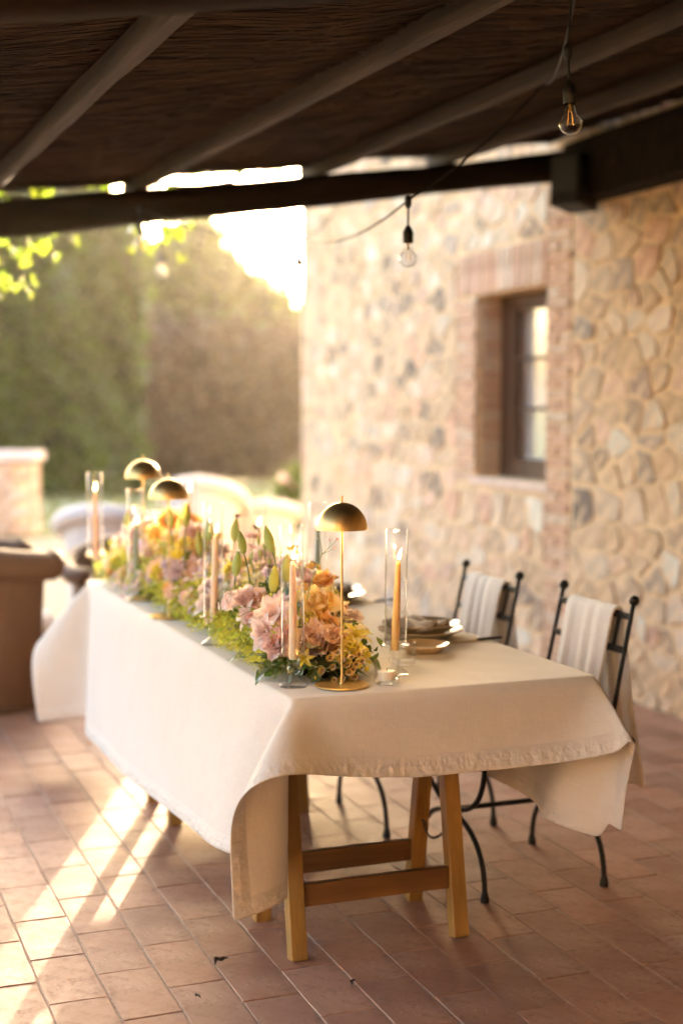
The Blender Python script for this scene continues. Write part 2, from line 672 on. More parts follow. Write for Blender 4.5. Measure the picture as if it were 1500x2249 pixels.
def tile_mesh(k, simple=False):
    r = random.Random(100 + k)
    hx, hy, h = .0732, .1480, .012
    if simple:
        P = [(-hx, -hy, -h), (hx, -hy, -h), (hx, hy, -h), (-hx, hy, -h), (-hx, -hy, 0), (hx, -hy, 0), (hx, hy, 0), (-hx, hy, 0)]
        F = [(4, 5, 6, 7), (0, 1, 5, 4), (1, 2, 6, 5), (2, 3, 7, 6), (3, 0, 4, 7)]
        return P, F
    ring = []
    for (x0, y0), (x1, y1), n in (((-hx, -hy), (hx, -hy), 2), ((hx, -hy), (hx, hy), 3), ((hx, hy), (-hx, hy), 2), ((-hx, hy), (-hx, -hy), 3)):
        for i in range(n):
            t = i / n
            x, y = x0 + (x1 - x0) * t, y0 + (y1 - y0) * t
            ring.append((x + r.uniform(-.0012, .0012), y + r.uniform(-.0012, .0012)))
    n = len(ring)
    P = [(x, y, -h) for x, y in ring] + [(x, y, -.0016 + r.uniform(-.0008, .0005)) for x, y in ring]
    P += [(x * (1 - .0016 / hx), y * (1 - .0016 / hy), r.uniform(-.0006, .0006)) for x, y in ring]
    P += [(0, 0, r.uniform(-.0008, .0008))]
    F = []
    for q in (0, n):
        F += [(q + i, q + (i + 1) % n, q + n + (i + 1) % n, q + n + i) for i in range(n)]
    F += [(2 * n + i, 2 * n + (i + 1) % n, 3 * n) for i in range(n)]
    return P, F


TM = []
for k in range(8):
    P, F = tile_mesh(k)
    TM.append(MB().add(P, F).mesh('tile', smooth=False))
cells = []
fy, fx = cos(YAW), sin(YAW)
for i in range(-29, 19):
    x = 1.155 + TX * (i + .5)
    if x < -3.1 or x > 3.83:
        continue
    for j in range(-5, 33):
        y = .145 + .1505 * (1 + (i % 2)) + TY * (j - 1) + (.004 * sin(i * 7.1))
        if y > 9.5 or y < -1.3:
            continue
        lat, dep = x * cos(YAW) - y * sin(YAW), x * sin(YAW) + y * cos(YAW)
        vis = dep > 2.9 and abs(lat) < dep * .25 + .12 and 1.48 * 3123 / max(dep, .1) < 1520 + 0 * lat
        cells.append((0 if vis else 1, dep, x, y))
cells.sort()
rest = MB()
sp_, sf_ = tile_mesh(0, True)
for n, (vis, dep, x, y) in enumerate(cells):
    dz = rnd.uniform(-.0012, .0012)
    rz = rnd.uniform(-.006, .006)
    if n < 300:
        t = obj('tile', TM[n % 8], M['tile'], base, (x + rnd.uniform(-.001, .001), y + rnd.uniform(-.0015, .0015), dz))
        t.rotation_euler = (0, 0, rz + (pi if n % 3 == 0 else 0))
    else:
        rest.add([(p[0] + x, p[1] + y, p[2] + dz) for p in sp_], sf_)
stuff(rest.build('tile', M['tile'], base, smooth=False))

# ================================================================== stone house
house = thing('stone_house', 'old farmhouse of pale rubble stone with a small brick-framed window', 'house')
WX = 3.9
HY0, HY1, HZ = -4.6, 11.06, 4.3
wy0, wy1, wz0, wz1 = 6.983, 7.865, 1.05, 2.15
wb = MB()
TH = .55
wb.box((WX + TH / 2, (HY0 + wy0) / 2, HZ / 2), (TH, wy0 - HY0, HZ))
wb.box((WX + TH / 2, (HY1 + wy1) / 2, HZ / 2), (TH, HY1 - wy1, HZ))
wb.box((WX + TH / 2, (wy0 + wy1) / 2, wz0 / 2), (TH, wy1 - wy0, wz0))
wb.box((WX + TH / 2, (wy0 + wy1) / 2, (wz1 + HZ) / 2), (TH, wy1 - wy0, HZ - wz1))
wb.box((WX + 3.3, HY1 - TH / 2, HZ / 2), (5.5, TH, HZ))
wb.box((.35, -4.3, HZ / 2), (7.09, TH, HZ))  # unseen wing behind the camera, added to keep light off the cloth front
wb.box((-3.47, -2.3, HZ / 2), (TH, 4.54, HZ))  # unseen side wing, added to block sky light from behind left
wall = wb.build('wall', M['mortar'], house, smooth=False)
rb = MB().add([(WX - .45, HY0 - .4, HZ - .1), (WX - .45, HY1 + .4, HZ - .1), (WX + 3.1, HY1 + .4, HZ + 1.1), (WX + 3.1, HY0 - .4, HZ + 1.1),
               (WX - .45, HY0 - .4, HZ + .02), (WX - .45, HY1 + .4, HZ + .02), (WX + 3.1, HY1 + .4, HZ + 1.22), (WX + 3.1, HY0 - .4, HZ + 1.22),
               (WX + 6.6, HY1 + .4, HZ - .1), (WX + 6.6, HY0 - .4, HZ - .1), (WX + 6.6, HY1 + .4, HZ + .02), (WX + 6.6, HY0 - .4, HZ + .02)],
              [(0, 1, 2, 3), (4, 7, 6, 5), (0, 4, 5, 1), (1, 5, 6, 2), (3, 2, 8, 9), (7, 11, 10, 6), (8, 10, 11, 9), (2, 6, 10, 8), (0, 3, 7, 4), (3, 9, 11, 7)])
rb.build('roof', M['roof_tile'], house, smooth=False)

# rubble stones: cells of an uneven grid, each clipped against its neighbours
R_EX = [(6.70, 6.983, -.1, 3.2), (6.983, 7.865, .97, 2.42), (7.865, 8.13, .97, 2.42)]
sr = random.Random(21)
seeds = []
z = -.06
row = 0
while z < 3.15:
    h = sr.uniform(.08, .19)
    y = 3.6 + sr.uniform(0, .2)
    while y < HY1 - .04:
        wd = sr.choice((.08, .11, .15, .2, .26, .34)) * sr.uniform(.85, 1.2)
        py, pz = y + wd / 2, z + h / 2 + sr.uniform(-.055, .055)
        if py < HY1 - .05:
            seeds.append((py, pz))
        y += wd
    z += h
    row += 1


def inside(p, q, m=0.0):
    return q[0] - m < p[0] < q[1] + m and q[2] - m < p[1] < q[3] + m


seeds = [s for s in seeds if not any(inside(s, q, .03) for q in R_EX)]
SA = np.array(seeds)


def clip(poly, nx, ny, d):
    out = []
    for i in range(len(poly)):
        a, b = poly[i], poly[(i + 1) % len(poly)]
        da, db = a[0] * nx + a[1] * ny - d, b[0] * nx + b[1] * ny - d
        if da <= 0:
            out.append(a)
        if da * db < 0:
            t = da / (da - db)
            out.append((a[0] + (b[0] - a[0]) * t, a[1] + (b[1] - a[1]) * t))
    return out


def stone_geo(poly, r):
    """rounded, uneven stone standing proud of the wall plane; local (x out = -X)"""
    cx_, cz_ = sum(p[0] for p in poly) / len(poly), sum(p[1] for p in poly) / len(poly)
    q = []
    for i in range(len(poly)):
        a, b = poly[i], poly[(i + 1) % len(poly)]
        L_ = math.hypot(b[0] - a[0], b[1] - a[1])
        if L_ < .012:
            continue
        k = min(.26, .010 / L_ + .06)
        for t in (k, 1 - k):
            q.append((a[0] + (b[0] - a[0]) * t + r.uniform(-.007, .007), a[1] + (b[1] - a[1]) * t + r.uniform(-.007, .007)))
    n = len(q)
    if n < 5:
        return None
    h = r.uniform(.002, .009)
    ty, tz = r.uniform(-.05, .05), r.uniform(-.05, .05)
    P = []
    for sc, hh in ((1.0, -.5), (.985, .6), (.93, 1.0)):
        for y, z in q:
            dy, dz = (y - cx_) * sc, (z - cz_) * sc
            P.append((-(h * hh + (dy * ty + dz * tz) * (hh > 0)) - (r.uniform(0, .003) if hh > 0 else 0), dy, dz))
    P.append((-h * 1.12, 0, 0))
    F = []
    for k in (0, n):
        F += [(k + i, k + n + i, k + n + (i + 1) % n, k + (i + 1) % n) for i in range(n)]
    F += [(2 * n + i, 3 * n, 2 * n + (i + 1) % n) for i in range(n)]
    return P, F, cx_, cz_


stones = []
AN = 1.35
for k, (py, pz) in enumerate(seeds):
    poly = [(py - .3, pz - .2), (py + .3, pz - .2), (py + .3, pz + .2), (py - .3, pz + .2)]
    d2 = (SA[:, 0] - py) ** 2 + ((SA[:, 1] - pz) * AN) ** 2
    for j in np.argsort(d2)[1:16]:
        qy, qz = SA[j]
        nx, ny = qy - py, (qz - pz) * AN * AN
        L_ = math.hypot(nx, ny)
        mx_, mz_ = (qy + py) / 2, (qz + pz) / 2
        gap = sr.choice((.004, .008, .014, .02))
        poly = clip(poly, nx / L_, ny / L_, (mx_ * nx + mz_ * ny) / L_ - gap)
        if len(poly) < 3:
            break
    if len(poly) < 3:
        continue
    for (a, b, c, d) in R_EX:
        opts = [(a - py, (1, 0, a - .008)), (py - b, (-1, 0, -b - .008)), (c - pz, (0, 1, c - .008)), (pz - d, (0, -1, -d - .008))]
        s, cl = max(opts)
        poly = clip(poly, *cl)
    poly = clip(poly, 1, 0, HY1 - .005)
    poly = clip(poly, 0, -1, 0.0)
    if len(poly) < 3:
        continue
    gq = stone_geo(poly, sr)
    if gq:
        lat, dep = WX * cos(YAW) - gq[2] * sin(YAW), WX * sin(YAW) + gq[2] * cos(YAW)
        vis = lat < dep * .245 and gq[3] < 2.75
        stones.append((0 if vis else 1, dep, gq))
stones.sort(key=lambda s: s[:2])
rest = MB()
for n, (vis, dep, (P, F, py, pz)) in enumerate(stones):
    if n < 300:
        obj('stone', MB().add(P, F).mesh('stone', True, angle=16), M['stone'], wall, (WX - .001, py, pz))
    else:
        rest.add([(p[0] + WX - .001, p[1] + py, p[2] + pz) for p in P], F)
stuff(rest.build('stone', M['stone'], wall, True, angle=16))

# brick surround of the window and the toothed brick pilaster beside it
BM_ = []
for L_ in (.262, .125, .058):
    BM_.append(MB().box((0, 0, 0), (.06, L_, .052)).mesh('brick', False, .005, 1))
SOL = MB().box((0, 0, 0), (.06, .058, .245)).mesh('brick', False, .005, 1)
REV = MB().box((0, 0, 0), (.125, .05, .052)).mesh('brick', False, .004, 1)


def put_brick(me, x, y, z):
    b = obj('brick', me, M['brick'], wall, (x + rnd.uniform(-.004, .004), y, z))
    b.rotation_euler = (rnd.uniform(-.012, .012), rnd.uniform(-.02, .02), rnd.uniform(-.012, .012))


k = 0
z = .03
while z < 2.86:
    if k % 2 == 0:
        put_brick(BM_[0], WX + .02, 6.983 - .133, z + .026)
    else:
        put_brick(BM_[1], WX + .02, 6.983 - .064, z + .026)
        put_brick(BM_[1], WX + .022, 6.983 - .198, z + .026)
    if 1.0 < z < 2.12:
        if k % 2 == 0:
            put_brick(BM_[0], WX + .02, 7.865 + .133, z + .026)
        else:
            put_brick(BM_[1], WX + .02, 7.865 + .064, z + .026)
            put_brick(BM_[1], WX + .022, 7.865 + .198, z + .026)
        if 1.06 < z < 2.1:
            put_brick(REV, WX + .11, 7.865 + .019, z + .026)
            put_brick(REV, WX + .11, 6.983 - .019, z + .026)
    z += .062
    k += 1
y = 6.995
while y < 8.11:
    put_brick(SOL, WX + .02, y + .03, 2.282)
    y += .066
# window
win = MB()
fx0 = WX + .165
win.bar((fx0 + .03, wy1 - .035, wz0), (fx0 + .03, wy1 - .035, wz1), .07, .06, (1, 0, 0))
win.bar((fx0 + .03, wy0 + .035, wz0), (fx0 + .03, wy0 + .035, wz1), .07, .06, (1, 0, 0))
win.bar((fx0 + .03, wy0 + .07, wz1 - .03), (fx0 + .03, wy1 - .07, wz1 - .03), .06, .06)
win.bar((fx0 + .03, wy0 + .07, wz0 + .03), (fx0 + .03, wy1 - .07, wz0 + .03), .06, .06)
wf = win.build('window', M['frame'], wall, False, .004, 1)
ws = MB()
sx = fx0 + .035
py0, py1, pz0, pz1 = wy0 + .13, wy1 - .155, wz0 + .115, wz1 - .085
ws.bar((sx, (py1 + wy1 - .07) / 2, wz0 + .06), (sx, (py1 + wy1 - .07) / 2, wz1 - .06), wy1 - .07 - py1, .045, (1, 0, 0))
ws.bar((sx, (py0 + wy0 + .07) / 2, wz0 + .06), (sx, (py0 + wy0 + .07) / 2, wz1 - .06), py0 - wy0 - .07, .045, (1, 0, 0))
ws.bar((sx, py0, pz1 + .0125), (sx, py1, pz1 + .0125), .025, .044)
ws.bar((sx, py0, (pz0 + wz0 + .06) / 2), (sx, py1, (pz0 + wz0 + .06) / 2), .044, pz0 - wz0 - .06)
ws.build('sash', M['frame'], wf, False, .003, 1)
ph = (pz1 - pz0) / 3
for i in (1, 2):
    MB().bar((sx, py0, pz0 + i * ph), (sx, py1, pz0 + i * ph), .03, .022).build('glazing_bar', M['frame'], wf, False, .003, 1)
for i in range(3):
    MB().box((sx, (py0 + py1) / 2, pz0 + (i + .5) * ph), (.005, py1 - py0 - .002, ph - .026)).build('pane', M['pane'], wf, False)
cb = MB()
nn = 60
cb.add([(sx + .06 + .008 * sin(i * .9) + .005 * sin(i * 2.3), wy0 + .02 + (wy1 - wy0 - .04) * i / nn, zz) for zz in (wz0 + .02, wz1 - .02) for i in range(nn + 1)],
       [(i, i + 1, nn + 2 + i, nn + 1 + i) for i in range(nn)])
cb.build('curtain', M['curtain'], wf)
MB().box((WX + .085, (wy0 + wy1) / 2, wz0 - .028), (.20, wy1 - wy0 + .10, .05)).build('window_sill', M['sill'], wall, False, .008, 2)

# ================================================================== pergola roof
perg = thing('pergola', 'dark lean-to roof of reed matting on weathered poles and heavy beams', 'pergola')


def rough_log(a, b, w, h, r, n=26, wob=.006, taper=0.0):
    """hand-hewn timber of rounded rectangular section"""
    a, b = Vector(a), Vector(b)
    d = (b - a).normalized()
    x = d.cross(Vector((0, 0, 1))).normalized()
    u = x.cross(d)
    V, F = [], []
    sec = []
    for qx, qy in ((-1, -1), (1, -1), (1, 1), (-1, 1)):
        for k in range(3):
            t = [(-1, 0), (0, 0), (0, 0)][k]
        sec.append((qx, qy))
    sec = [(-.98, -.72), (-.72, -.98), (0, -1), (.72, -.98), (.98, -.72), (1, 0), (.98, .72), (.72, .98), (0, 1), (-.72, .98), (-.98, .72), (-1, 0)]
    m = len(sec)
    ph = [r.uniform(0, 6) for _ in range(8)]
    for i in range(n + 1):
        t = i / n
        p = a.lerp(b, t)
        sx_ = 1 - taper * t + .06 * sin(t * 9 + ph[0]) + .04 * sin(t * 23 + ph[1])
        p = p + x * wob * 2.2 * sin(t * 5 + ph[2]) + u * wob * sin(t * 7 + ph[3])
        for k, (qx, qy) in enumerate(sec):
            V.append(p + x * (qx * w / 2 * sx_ + r.uniform(-wob, wob) * .5) + u * (qy * h / 2 * sx_ + r.uniform(-wob, wob) * .5))
    for i in range(n):
        F += [(i * m + k, i * m + (k + 1) % m, (i + 1) * m + (k + 1) % m, (i + 1) * m + k) for k in range(m)]
    F += [tuple(range(m - 1, -1, -1)), tuple(n * m + k for k in range(m))]
    return MB().add(V, F)


br = random.Random(5)
for yb, hb in ((6.73, .15), (2.62, .15)):
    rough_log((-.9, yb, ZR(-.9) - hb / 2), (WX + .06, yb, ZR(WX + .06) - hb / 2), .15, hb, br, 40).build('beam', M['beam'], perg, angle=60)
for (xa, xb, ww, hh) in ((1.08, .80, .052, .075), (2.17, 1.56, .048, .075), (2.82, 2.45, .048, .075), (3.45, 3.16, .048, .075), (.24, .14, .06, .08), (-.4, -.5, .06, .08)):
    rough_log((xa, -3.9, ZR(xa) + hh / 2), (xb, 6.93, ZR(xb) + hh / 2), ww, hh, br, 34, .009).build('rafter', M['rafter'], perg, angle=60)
MB().box((WX - .085, 1.35, 2.675), (.165, 10.4, .30)).build('wall_plate', M['beam'], perg, False, .01, 2)
sh = MB()
RX0, RX1, RY0, RY1 = -.9, 3.87, -4.0, 6.88  # roof extended out of view, behind and left, to shade the cloth front
nx, ny = 50, 100
sr2 = random.Random(3)
V = []
off = {}
for j in range(ny + 1):
    for i in range(nx + 1):
        x = RX0 + (RX1 - RX0) * i / nx
        y = RY0 + (RY1 - RY0) * j / ny + (sr2.uniform(-.03, .03) if j == ny else 0)
        sag = .012 * sin(x * 7 + 1) * sin(y * 2.1) + sr2.uniform(-.004, .004)
        V.append((x, y, ZR(x) + .088 + sag))
F = [(j * (nx + 1) + i, j * (nx + 1) + i + 1, (j + 1) * (nx + 1) + i + 1, (j + 1) * (nx + 1) + i) for j in range(ny) for i in range(nx)]
n0 = len(V)
V2 = V + [(x, y, z + .035) for x, y, z in V]
F2 = F + [tuple(n0 + q for q in reversed(f)) for f in F]
edge = [i for i in range(nx + 1)] + [j * (nx + 1) + nx for j in range(1, ny + 1)] + [ny * (nx + 1) + i for i in range(nx - 1, -1, -1)] + [j * (nx + 1) for j in range(ny - 1, 0, -1)]
F2 += [(edge[i], edge[i - 1], edge[i - 1] + n0, edge[i] + n0) for i in range(len(edge))]
sh.add(V2, F2)
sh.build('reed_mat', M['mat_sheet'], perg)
rd = MB()
for k in range(5200):
    x = sr2.uniform(.3, RX1)
    y = sr2.uniform(2.9, RY1 - .02) if k % 5 else RY1 - sr2.uniform(.0, .1)
    L_ = sr2.uniform(.25, .8)
    an = sr2.gauss(0, .07) if sr2.random() < .94 else sr2.uniform(-.9, .9)
    dz = sr2.uniform(-.012, .006)
    hang = sr2.uniform(-.012, .012)
    p0 = Vector((x - L_ / 2 * cos(an), y - L_ / 2 * sin(an), 0))
    p1 = Vector((x, y, 0))
    p2 = Vector((x + L_ / 2 * cos(an), y + L_ / 2 * sin(an), 0))
    pts = []
    for q, e in ((p0, hang), (p1, 0), (p2, -hang)):
        q.x = min(max(q.x, RX0), RX1)
        q.z = ZR(q.x) + .082 + .012 * sin(q.x * 7 + 1) * sin(q.y * 2.1) + dz + e * .6
        pts.append(q)
    if (pts[2] - pts[0]).length > .1:
        rd.tube(pts, sr2.uniform(.0012, .0032), 3, False)
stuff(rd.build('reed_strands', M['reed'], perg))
# posts that carry the outer ends of the two beams
for yb, hb in ((6.73, .15), (2.62, .15)):
    rough_log((-.8, yb, 0), (-.8, yb, ZR(-.8) - hb + .004), .13, .13, br, 20).build('post', M['beam'], perg, angle=60)

# ================================================================== greenery
def leaf_cards(n, place, size, r, elong=1.6, bend=.35):
    """n small folded leaves; place(r) -> (point, normal)"""
    mb = MB()
    for _ in range(n):
        p, nn_ = place(r)
        nrm = (Vector(nn_) + Vector((r.gauss(0, .7), r.gauss(0, .7), r.gauss(0, .7)))).normalized()
        a = nrm.orthogonal().normalized()
        a = (Matrix.Rotation(r.uniform(0, 6.3), 3, nrm) @ a)
        b = nrm.cross(a)
        s = size * r.uniform(.6, 1.4)
        l, w_ = s * elong / 2, s / 2
        P = Vector(p)
        mb.add([P - a * l, P + b * w_ + nrm * w_ * bend, P + a * l, P - b * w_ + nrm * w_ * bend], [(0, 1, 2), (0, 2, 3)], [0, .5, 1, .5])
    return mb


def hedge_wall(name, label, a, b, depth, heights, n, size, leaf, core, r, cat='hedge', rough=.35):
    """hedge from a to b (front foot line), depth back from it, top following heights"""
    a, b = Vector((*a, 0)), Vector((*b, 0))
    d = (b - a)
    L_ = d.length
    d.normalize()
    back = Vector((-d.y, d.x, 0))
    if back.dot(Vector((sin(YAW), cos(YAW), 0))) < 0:
        back = -back
    H = lambda t: np.interp(t, [q[0] for q in heights], [q[1] for q in heights])
    hd = thing(name, label, cat, tuple(a + d * L_ / 2))
    org = a + d * L_ / 2
    # lumpy body
    nx_, nz_ = 26, 14
    def front(t, s):
        z_ = s * H(t)
        bulge = rough * (.5 * sin(t * 17 + s * 5) + .5 * sin(t * 7 - s * 9 + 2) + .35 * sin(t * 31 + s * 21))
        top = max(0, s - .8) / .2
        return a + d * (t * L_) + back * (-bulge + top * top * depth * .45 + .2) + Vector((0, 0, z_))
    V, F = [], []
    for j in range(nz_ + 1):
        for i in range(nx_ + 1):
            V.append(front(i / nx_, j / nz_) + back * .12 - org)
    F += [(j * (nx_ + 1) + i, j * (nx_ + 1) + i + 1, (j + 1) * (nx_ + 1) + i + 1, (j + 1) * (nx_ + 1) + i) for j in range(nz_) for i in range(nx_)]
    m0 = len(V)
    for j in range(nz_ + 1):
        for i in range(nx_ + 1):
            V.append(a + d * (i / nx_ * L_) + back * (depth - .45 * depth * (max(0, j / nz_ - .8) / .2) ** 2) + Vector((0, 0, j / nz_ * H(i / nx_))) - org)
    F += [tuple(m0 + q for q in reversed(f)) for f in F[:nz_ * nx_]]
    for j in range(nz_):
        for i in (0, nx_):
            p, q = j * (nx_ + 1) + i, (j + 1) * (nx_ + 1) + i
            F.append((p, q, m0 + q, m0 + p))
    for i in range(nx_):
        p = nz_ * (nx_ + 1) + i
        F.append((p, p + 1, m0 + p + 1, m0 + p))
    MB().add(V, F).build('branches', core, hd)

    def place(r_):
        t, s = r_.random(), r_.random()
        if r_.random() < .25:
            s = 1 - abs(r_.gauss(0, .05))
        p = front(min(max(t + r_.gauss(0, .01), -.02), 1.02), min(max(s, .0), 1.03)) + back * r_.uniform(-.18, .16)
        if s > .93 and r_.random() < .6:
            p = p + back * r_.uniform(0, depth * .7) + Vector((0, 0, r_.gauss(.05, .18)))
        return p - org, -back + Vector((0, 0, .5))
    stuff(leaf_cards(n, place, size, r).build('foliage', leaf, hd, False))
    return hd


hr = random.Random(11)
pA, pB = cw(-7.4, 22.6), cw(-3.3, 24.4)
hedge_wall('hedge', 'tall green hedge with lumpy foliage behind the low brick wall', pA[:2], pB[:2], 2.2, [(0, 6.2), (.3, 6.6), (.6, 6.0), (.85, 5.5), (1, 4.9)], 15000, .10, M['hedge'], M['core'], hr)
pA, pB = cw(-5.0, 27.6), cw(-.32, 28.7)
hedge_wall('beech_hedge', 'clipped brown beech hedge running up to the house corner', pA[:2], pB[:2], 1.0, [(0, 3.1), (.5, 3.0), (1, 2.85)], 9000, .09, M['brown_hedge'], M['brown_core'], hr, rough=.12)


def tree(name, label, base, lobes, n, size, r, trunk_h):
    tr = thing(name, label, 'tree', tuple(base), group=None)
    tb = MB()
    tb.tube([(0, 0, 0), (.05, .02, trunk_h * .5), (0, .05, trunk_h), (.1, 0, trunk_h + 1.0)], [.22, .17, .14, .06], 9)
    for q in range(5):
        an = q * 1.3
        tb.tube([(0, .03, trunk_h * .8), (cos(an) * .7, sin(an) * .6, trunk_h + .6), (cos(an) * 1.3, sin(an) * 1.1, trunk_h + 1.1)], [.08, .05, .02], 6)
    tb.build('trunk', M['twig'], tr)
    def place(r_):
        l = r_.choices(lobes, [q[3] ** 2 for q in lobes])[0]
        v = Vector((r_.gauss(0, 1), r_.gauss(0, 1), r_.gauss(0, 1))).normalized()
        rad = l[3] * (r_.random() ** .4)
        return Vector(l[:3]) + Vector((v.x * rad, v.y * rad, v.z * rad * .85)), v
    stuff(leaf_cards(n, place, size, r).build('crown', M['hedge2'], tr, False))
    cb_ = MB()
    for l in lobes:
        cb_.ball(l[:3], l[3] * .72, 10, 7, (1, 1, .85))
    cb_.build('inner_branches', M['core'], tr)
    return tr


tree('tree', 'rounded pale green tree rising over the brown hedge against the white sky', cw(-2.75, 31.5), [(0, 0, 4.1, 1.25), (-1.1, .2, 4.1, 1.2), (1.0, -.1, 3.5, 1.1), (.2, .1, 3.0, 1.3), (-.9, 0, 2.9, 1.3), (-.5, 0, 5.0, .95)], 8500, .13, hr, 2.6)
tree('tree', 'low leafy tree touching the house corner behind the brown hedge', cw(-1.45, 33.5), [(0, 0, 3.3, 1.0), (-.8, 0, 3.2, .9), (.6, .1, 3.0, .9), (-1.5, .1, 3.0, .9)], 5000, .13, hr, 2.2)

# grass blades on the lawn
gb = MB()
for k in range(9000):
    dep = hr.uniform(17.5, 28)
    lat = hr.uniform(-.26, .02) * dep
    p = cw(lat, dep, -.06)
    an = hr.uniform(0, 6.3)
    hgt = hr.uniform(.04, .11)
    e = Vector((cos(an), sin(an), 0)) * .012
    lean = Vector((hr.gauss(0, .03), hr.gauss(0, .03), hgt))
    gb.add([p - e, p + e, p + lean], [(0, 1, 2)], [0, 0, 1])
o = gb.build('grass', thin_leaf('grass_blade', (.40, .40, .14), (.24, .26, .08), .5), None, False)
tag(o, 'short sunlit grass of the lawn in front of the hedges', 'grass', kind='stuff')

# low brick garden wall at the left
pier = thing('garden_wall', 'low brick garden wall end with pale coping at the left edge', 'wall', tuple(cw(-4.35, 16.6)), -YAW)
MB().box((0, 0, .40), (1.5, .42, .82)).build('core', M['mortar'], pier, False)
br2 = MB().box((0, 0, 0), (.235, .08, .092)).mesh('brick', False, .008, 1)
for c in range(8):
    for q in range(7):
        xx = -.64 + q * .25 + (.125 if c % 2 else 0)
        if xx > .64:
            continue
        b = obj('brick', br2, M['pier'], pier, (xx, -.225 + rnd.uniform(-.006, .006), .05 + c * .104))
bs = MB().box((0, 0, 0), (.08, .2, .092)).mesh('brick', False, .008, 1)
for c in range(8):
    for q in range(2):
        obj('brick', bs, M['pier'], pier, (.752, -.105 + q * .215, .05 + c * .104))
MB().box((0, 0, .905), (1.68, .56, .10)).build('coping', M['cap'], pier, False, .012, 2)

# vine over the far beam
vine = thing('vine', 'backlit yellow green grape vine hanging from the far beam', 'vine', (1.3, 6.8, ZR(1.3)))
def vleaf(r, s):
    """five-lobed vine leaf, flat fan with a fold"""
    pts = [(0, 0)]
    for i in range(15):
        a = -2.4 + 4.8 * i / 14
        rr = (.62 + .38 * abs(cos(a * 2.5 * .62))) * (1 if i % 2 else .84)
        pts.append((sin(a) * rr * s, cos(a) * rr * s))
    V = [(x, y, -.25 * abs(x) + .1 * s * sin(8 * y / s)) for x, y in pts]
    return V, [(0, i, i + 1) for i in range(1, 15)]
def hang_leaf(p, s, r, mat_, stem_from=None):
    V, F = vleaf(r, s)
    me = MB().add(V, F, [0] + [1] * 15).mesh('leaf', False)
    o_ = obj('leaf', me, mat_, vine, tuple(Vector(p) - Vector((1.3, 6.8, ZR(1.3)))))
    o_.rotation_euler = (r.gauss(-1.9, .5), r.gauss(0, .5), r.uniform(-1.3, 1.3))
vr = random.Random(17)
st = MB()
V0 = Vector((1.3, 6.8, ZR(1.3)))
def shoot(x, drop, n, dry=.12):
    top = Vector((x, 6.82 + vr.uniform(-.03, .06), ZR(x) + .02))
    pts = [top, top + Vector((vr.gauss(0, .03), .06, -.12)), top + Vector((vr.gauss(0, .06), .05, -.16 - drop * .5)), top + Vector((vr.gauss(0, .08), .05, -.18 - drop))]
    st.tube([p - V0 for p in pts], [.004, .003, .0025, .0015], 5)
    for k in range(n):
        t = (k + .5) / n
        i = min(2, int(t * 3))
        p = pts[i].lerp(pts[i + 1], t * 3 - i) + Vector((vr.gauss(0, .05), vr.gauss(0, .035), vr.gauss(-.01, .03)))
        hang_leaf(p, vr.uniform(.026, .045), vr, M['vine_dry'] if vr.random() < dry else M['vine'])
for x, dr, n in ((.82, .18, 10), (.92, .25, 12), (1.0, .22, 11), (1.07, .27, 11), (1.15, .10, 6), (1.26, .03, 3), (1.55, .08, 5), (1.66, .12, 8), (1.72, .15, 9), (1.80, .12, 7)):
    shoot(x, dr, n, .25 if 1.5 < x < 1.6 else .08)
for x in np.arange(.7, 2.3, .055):
    if vr.random() < .75:
        hang_leaf(Vector((x, 6.84 + vr.uniform(-.02, .05), ZR(x) + vr.uniform(.0, .08))), vr.uniform(.025, .045), vr, M['vine'])
pts = [Vector((1.55, 6.8, ZR(1.55) - .1)), Vector((1.50, 6.8, 2.1)), Vector((1.545, 6.8, 1.95)), Vector((1.56, 6.8, 1.80))]
st.tube([p - V0 for p in pts], .003, 5)
st.tube([Vector((x, 6.84, ZR(x) + .03 + .015 * sin(x * 9))) - V0 for x in np.arange(.5, 2.5, .1)], .008, 6)
st.build('stem', M['twig'], vine)

# ---- added haze volume, standing in for lens glare in front of the hedges
hz = MB().box((0, 150, 3.1), (830, 930, 8.3)).build('haze', None, None, False)
hz['kind'] = 'stuff'
hz['label'] = 'thin warm haze added to stand in for lens glare'
hm = bpy.data.materials.new('glare_haze')
hm.use_nodes = True
t = hm.node_tree
t.nodes.clear()
pv_ = nd(t, 'ShaderNodeVolumePrincipled', Density=HAZE, Anisotropy=.8)
pv_.inputs['Color'].default_value = (1.0, .94, .82, 1)
o = nd(t, 'ShaderNodeOutputMaterial')
t.links.new(pv_.outputs[0], o.inputs['Volume'])
hz.data.materials.append(hm)


# ================================================================== TABLE
ZT = .7560
X0, X1, Y0, Y1 = 1.132, 2.003, 3.300, 5.90
tbl = thing('trestle_table', 'long wooden trestle table set for dinner under a linen cloth', 'table', ((X0 + X1) / 2, (Y0 + Y1) / 2, 0))
TO = Vector(((X0 + X1) / 2, (Y0 + Y1) / 2, 0))


def tloc(p):
    return Vector(p) - TO


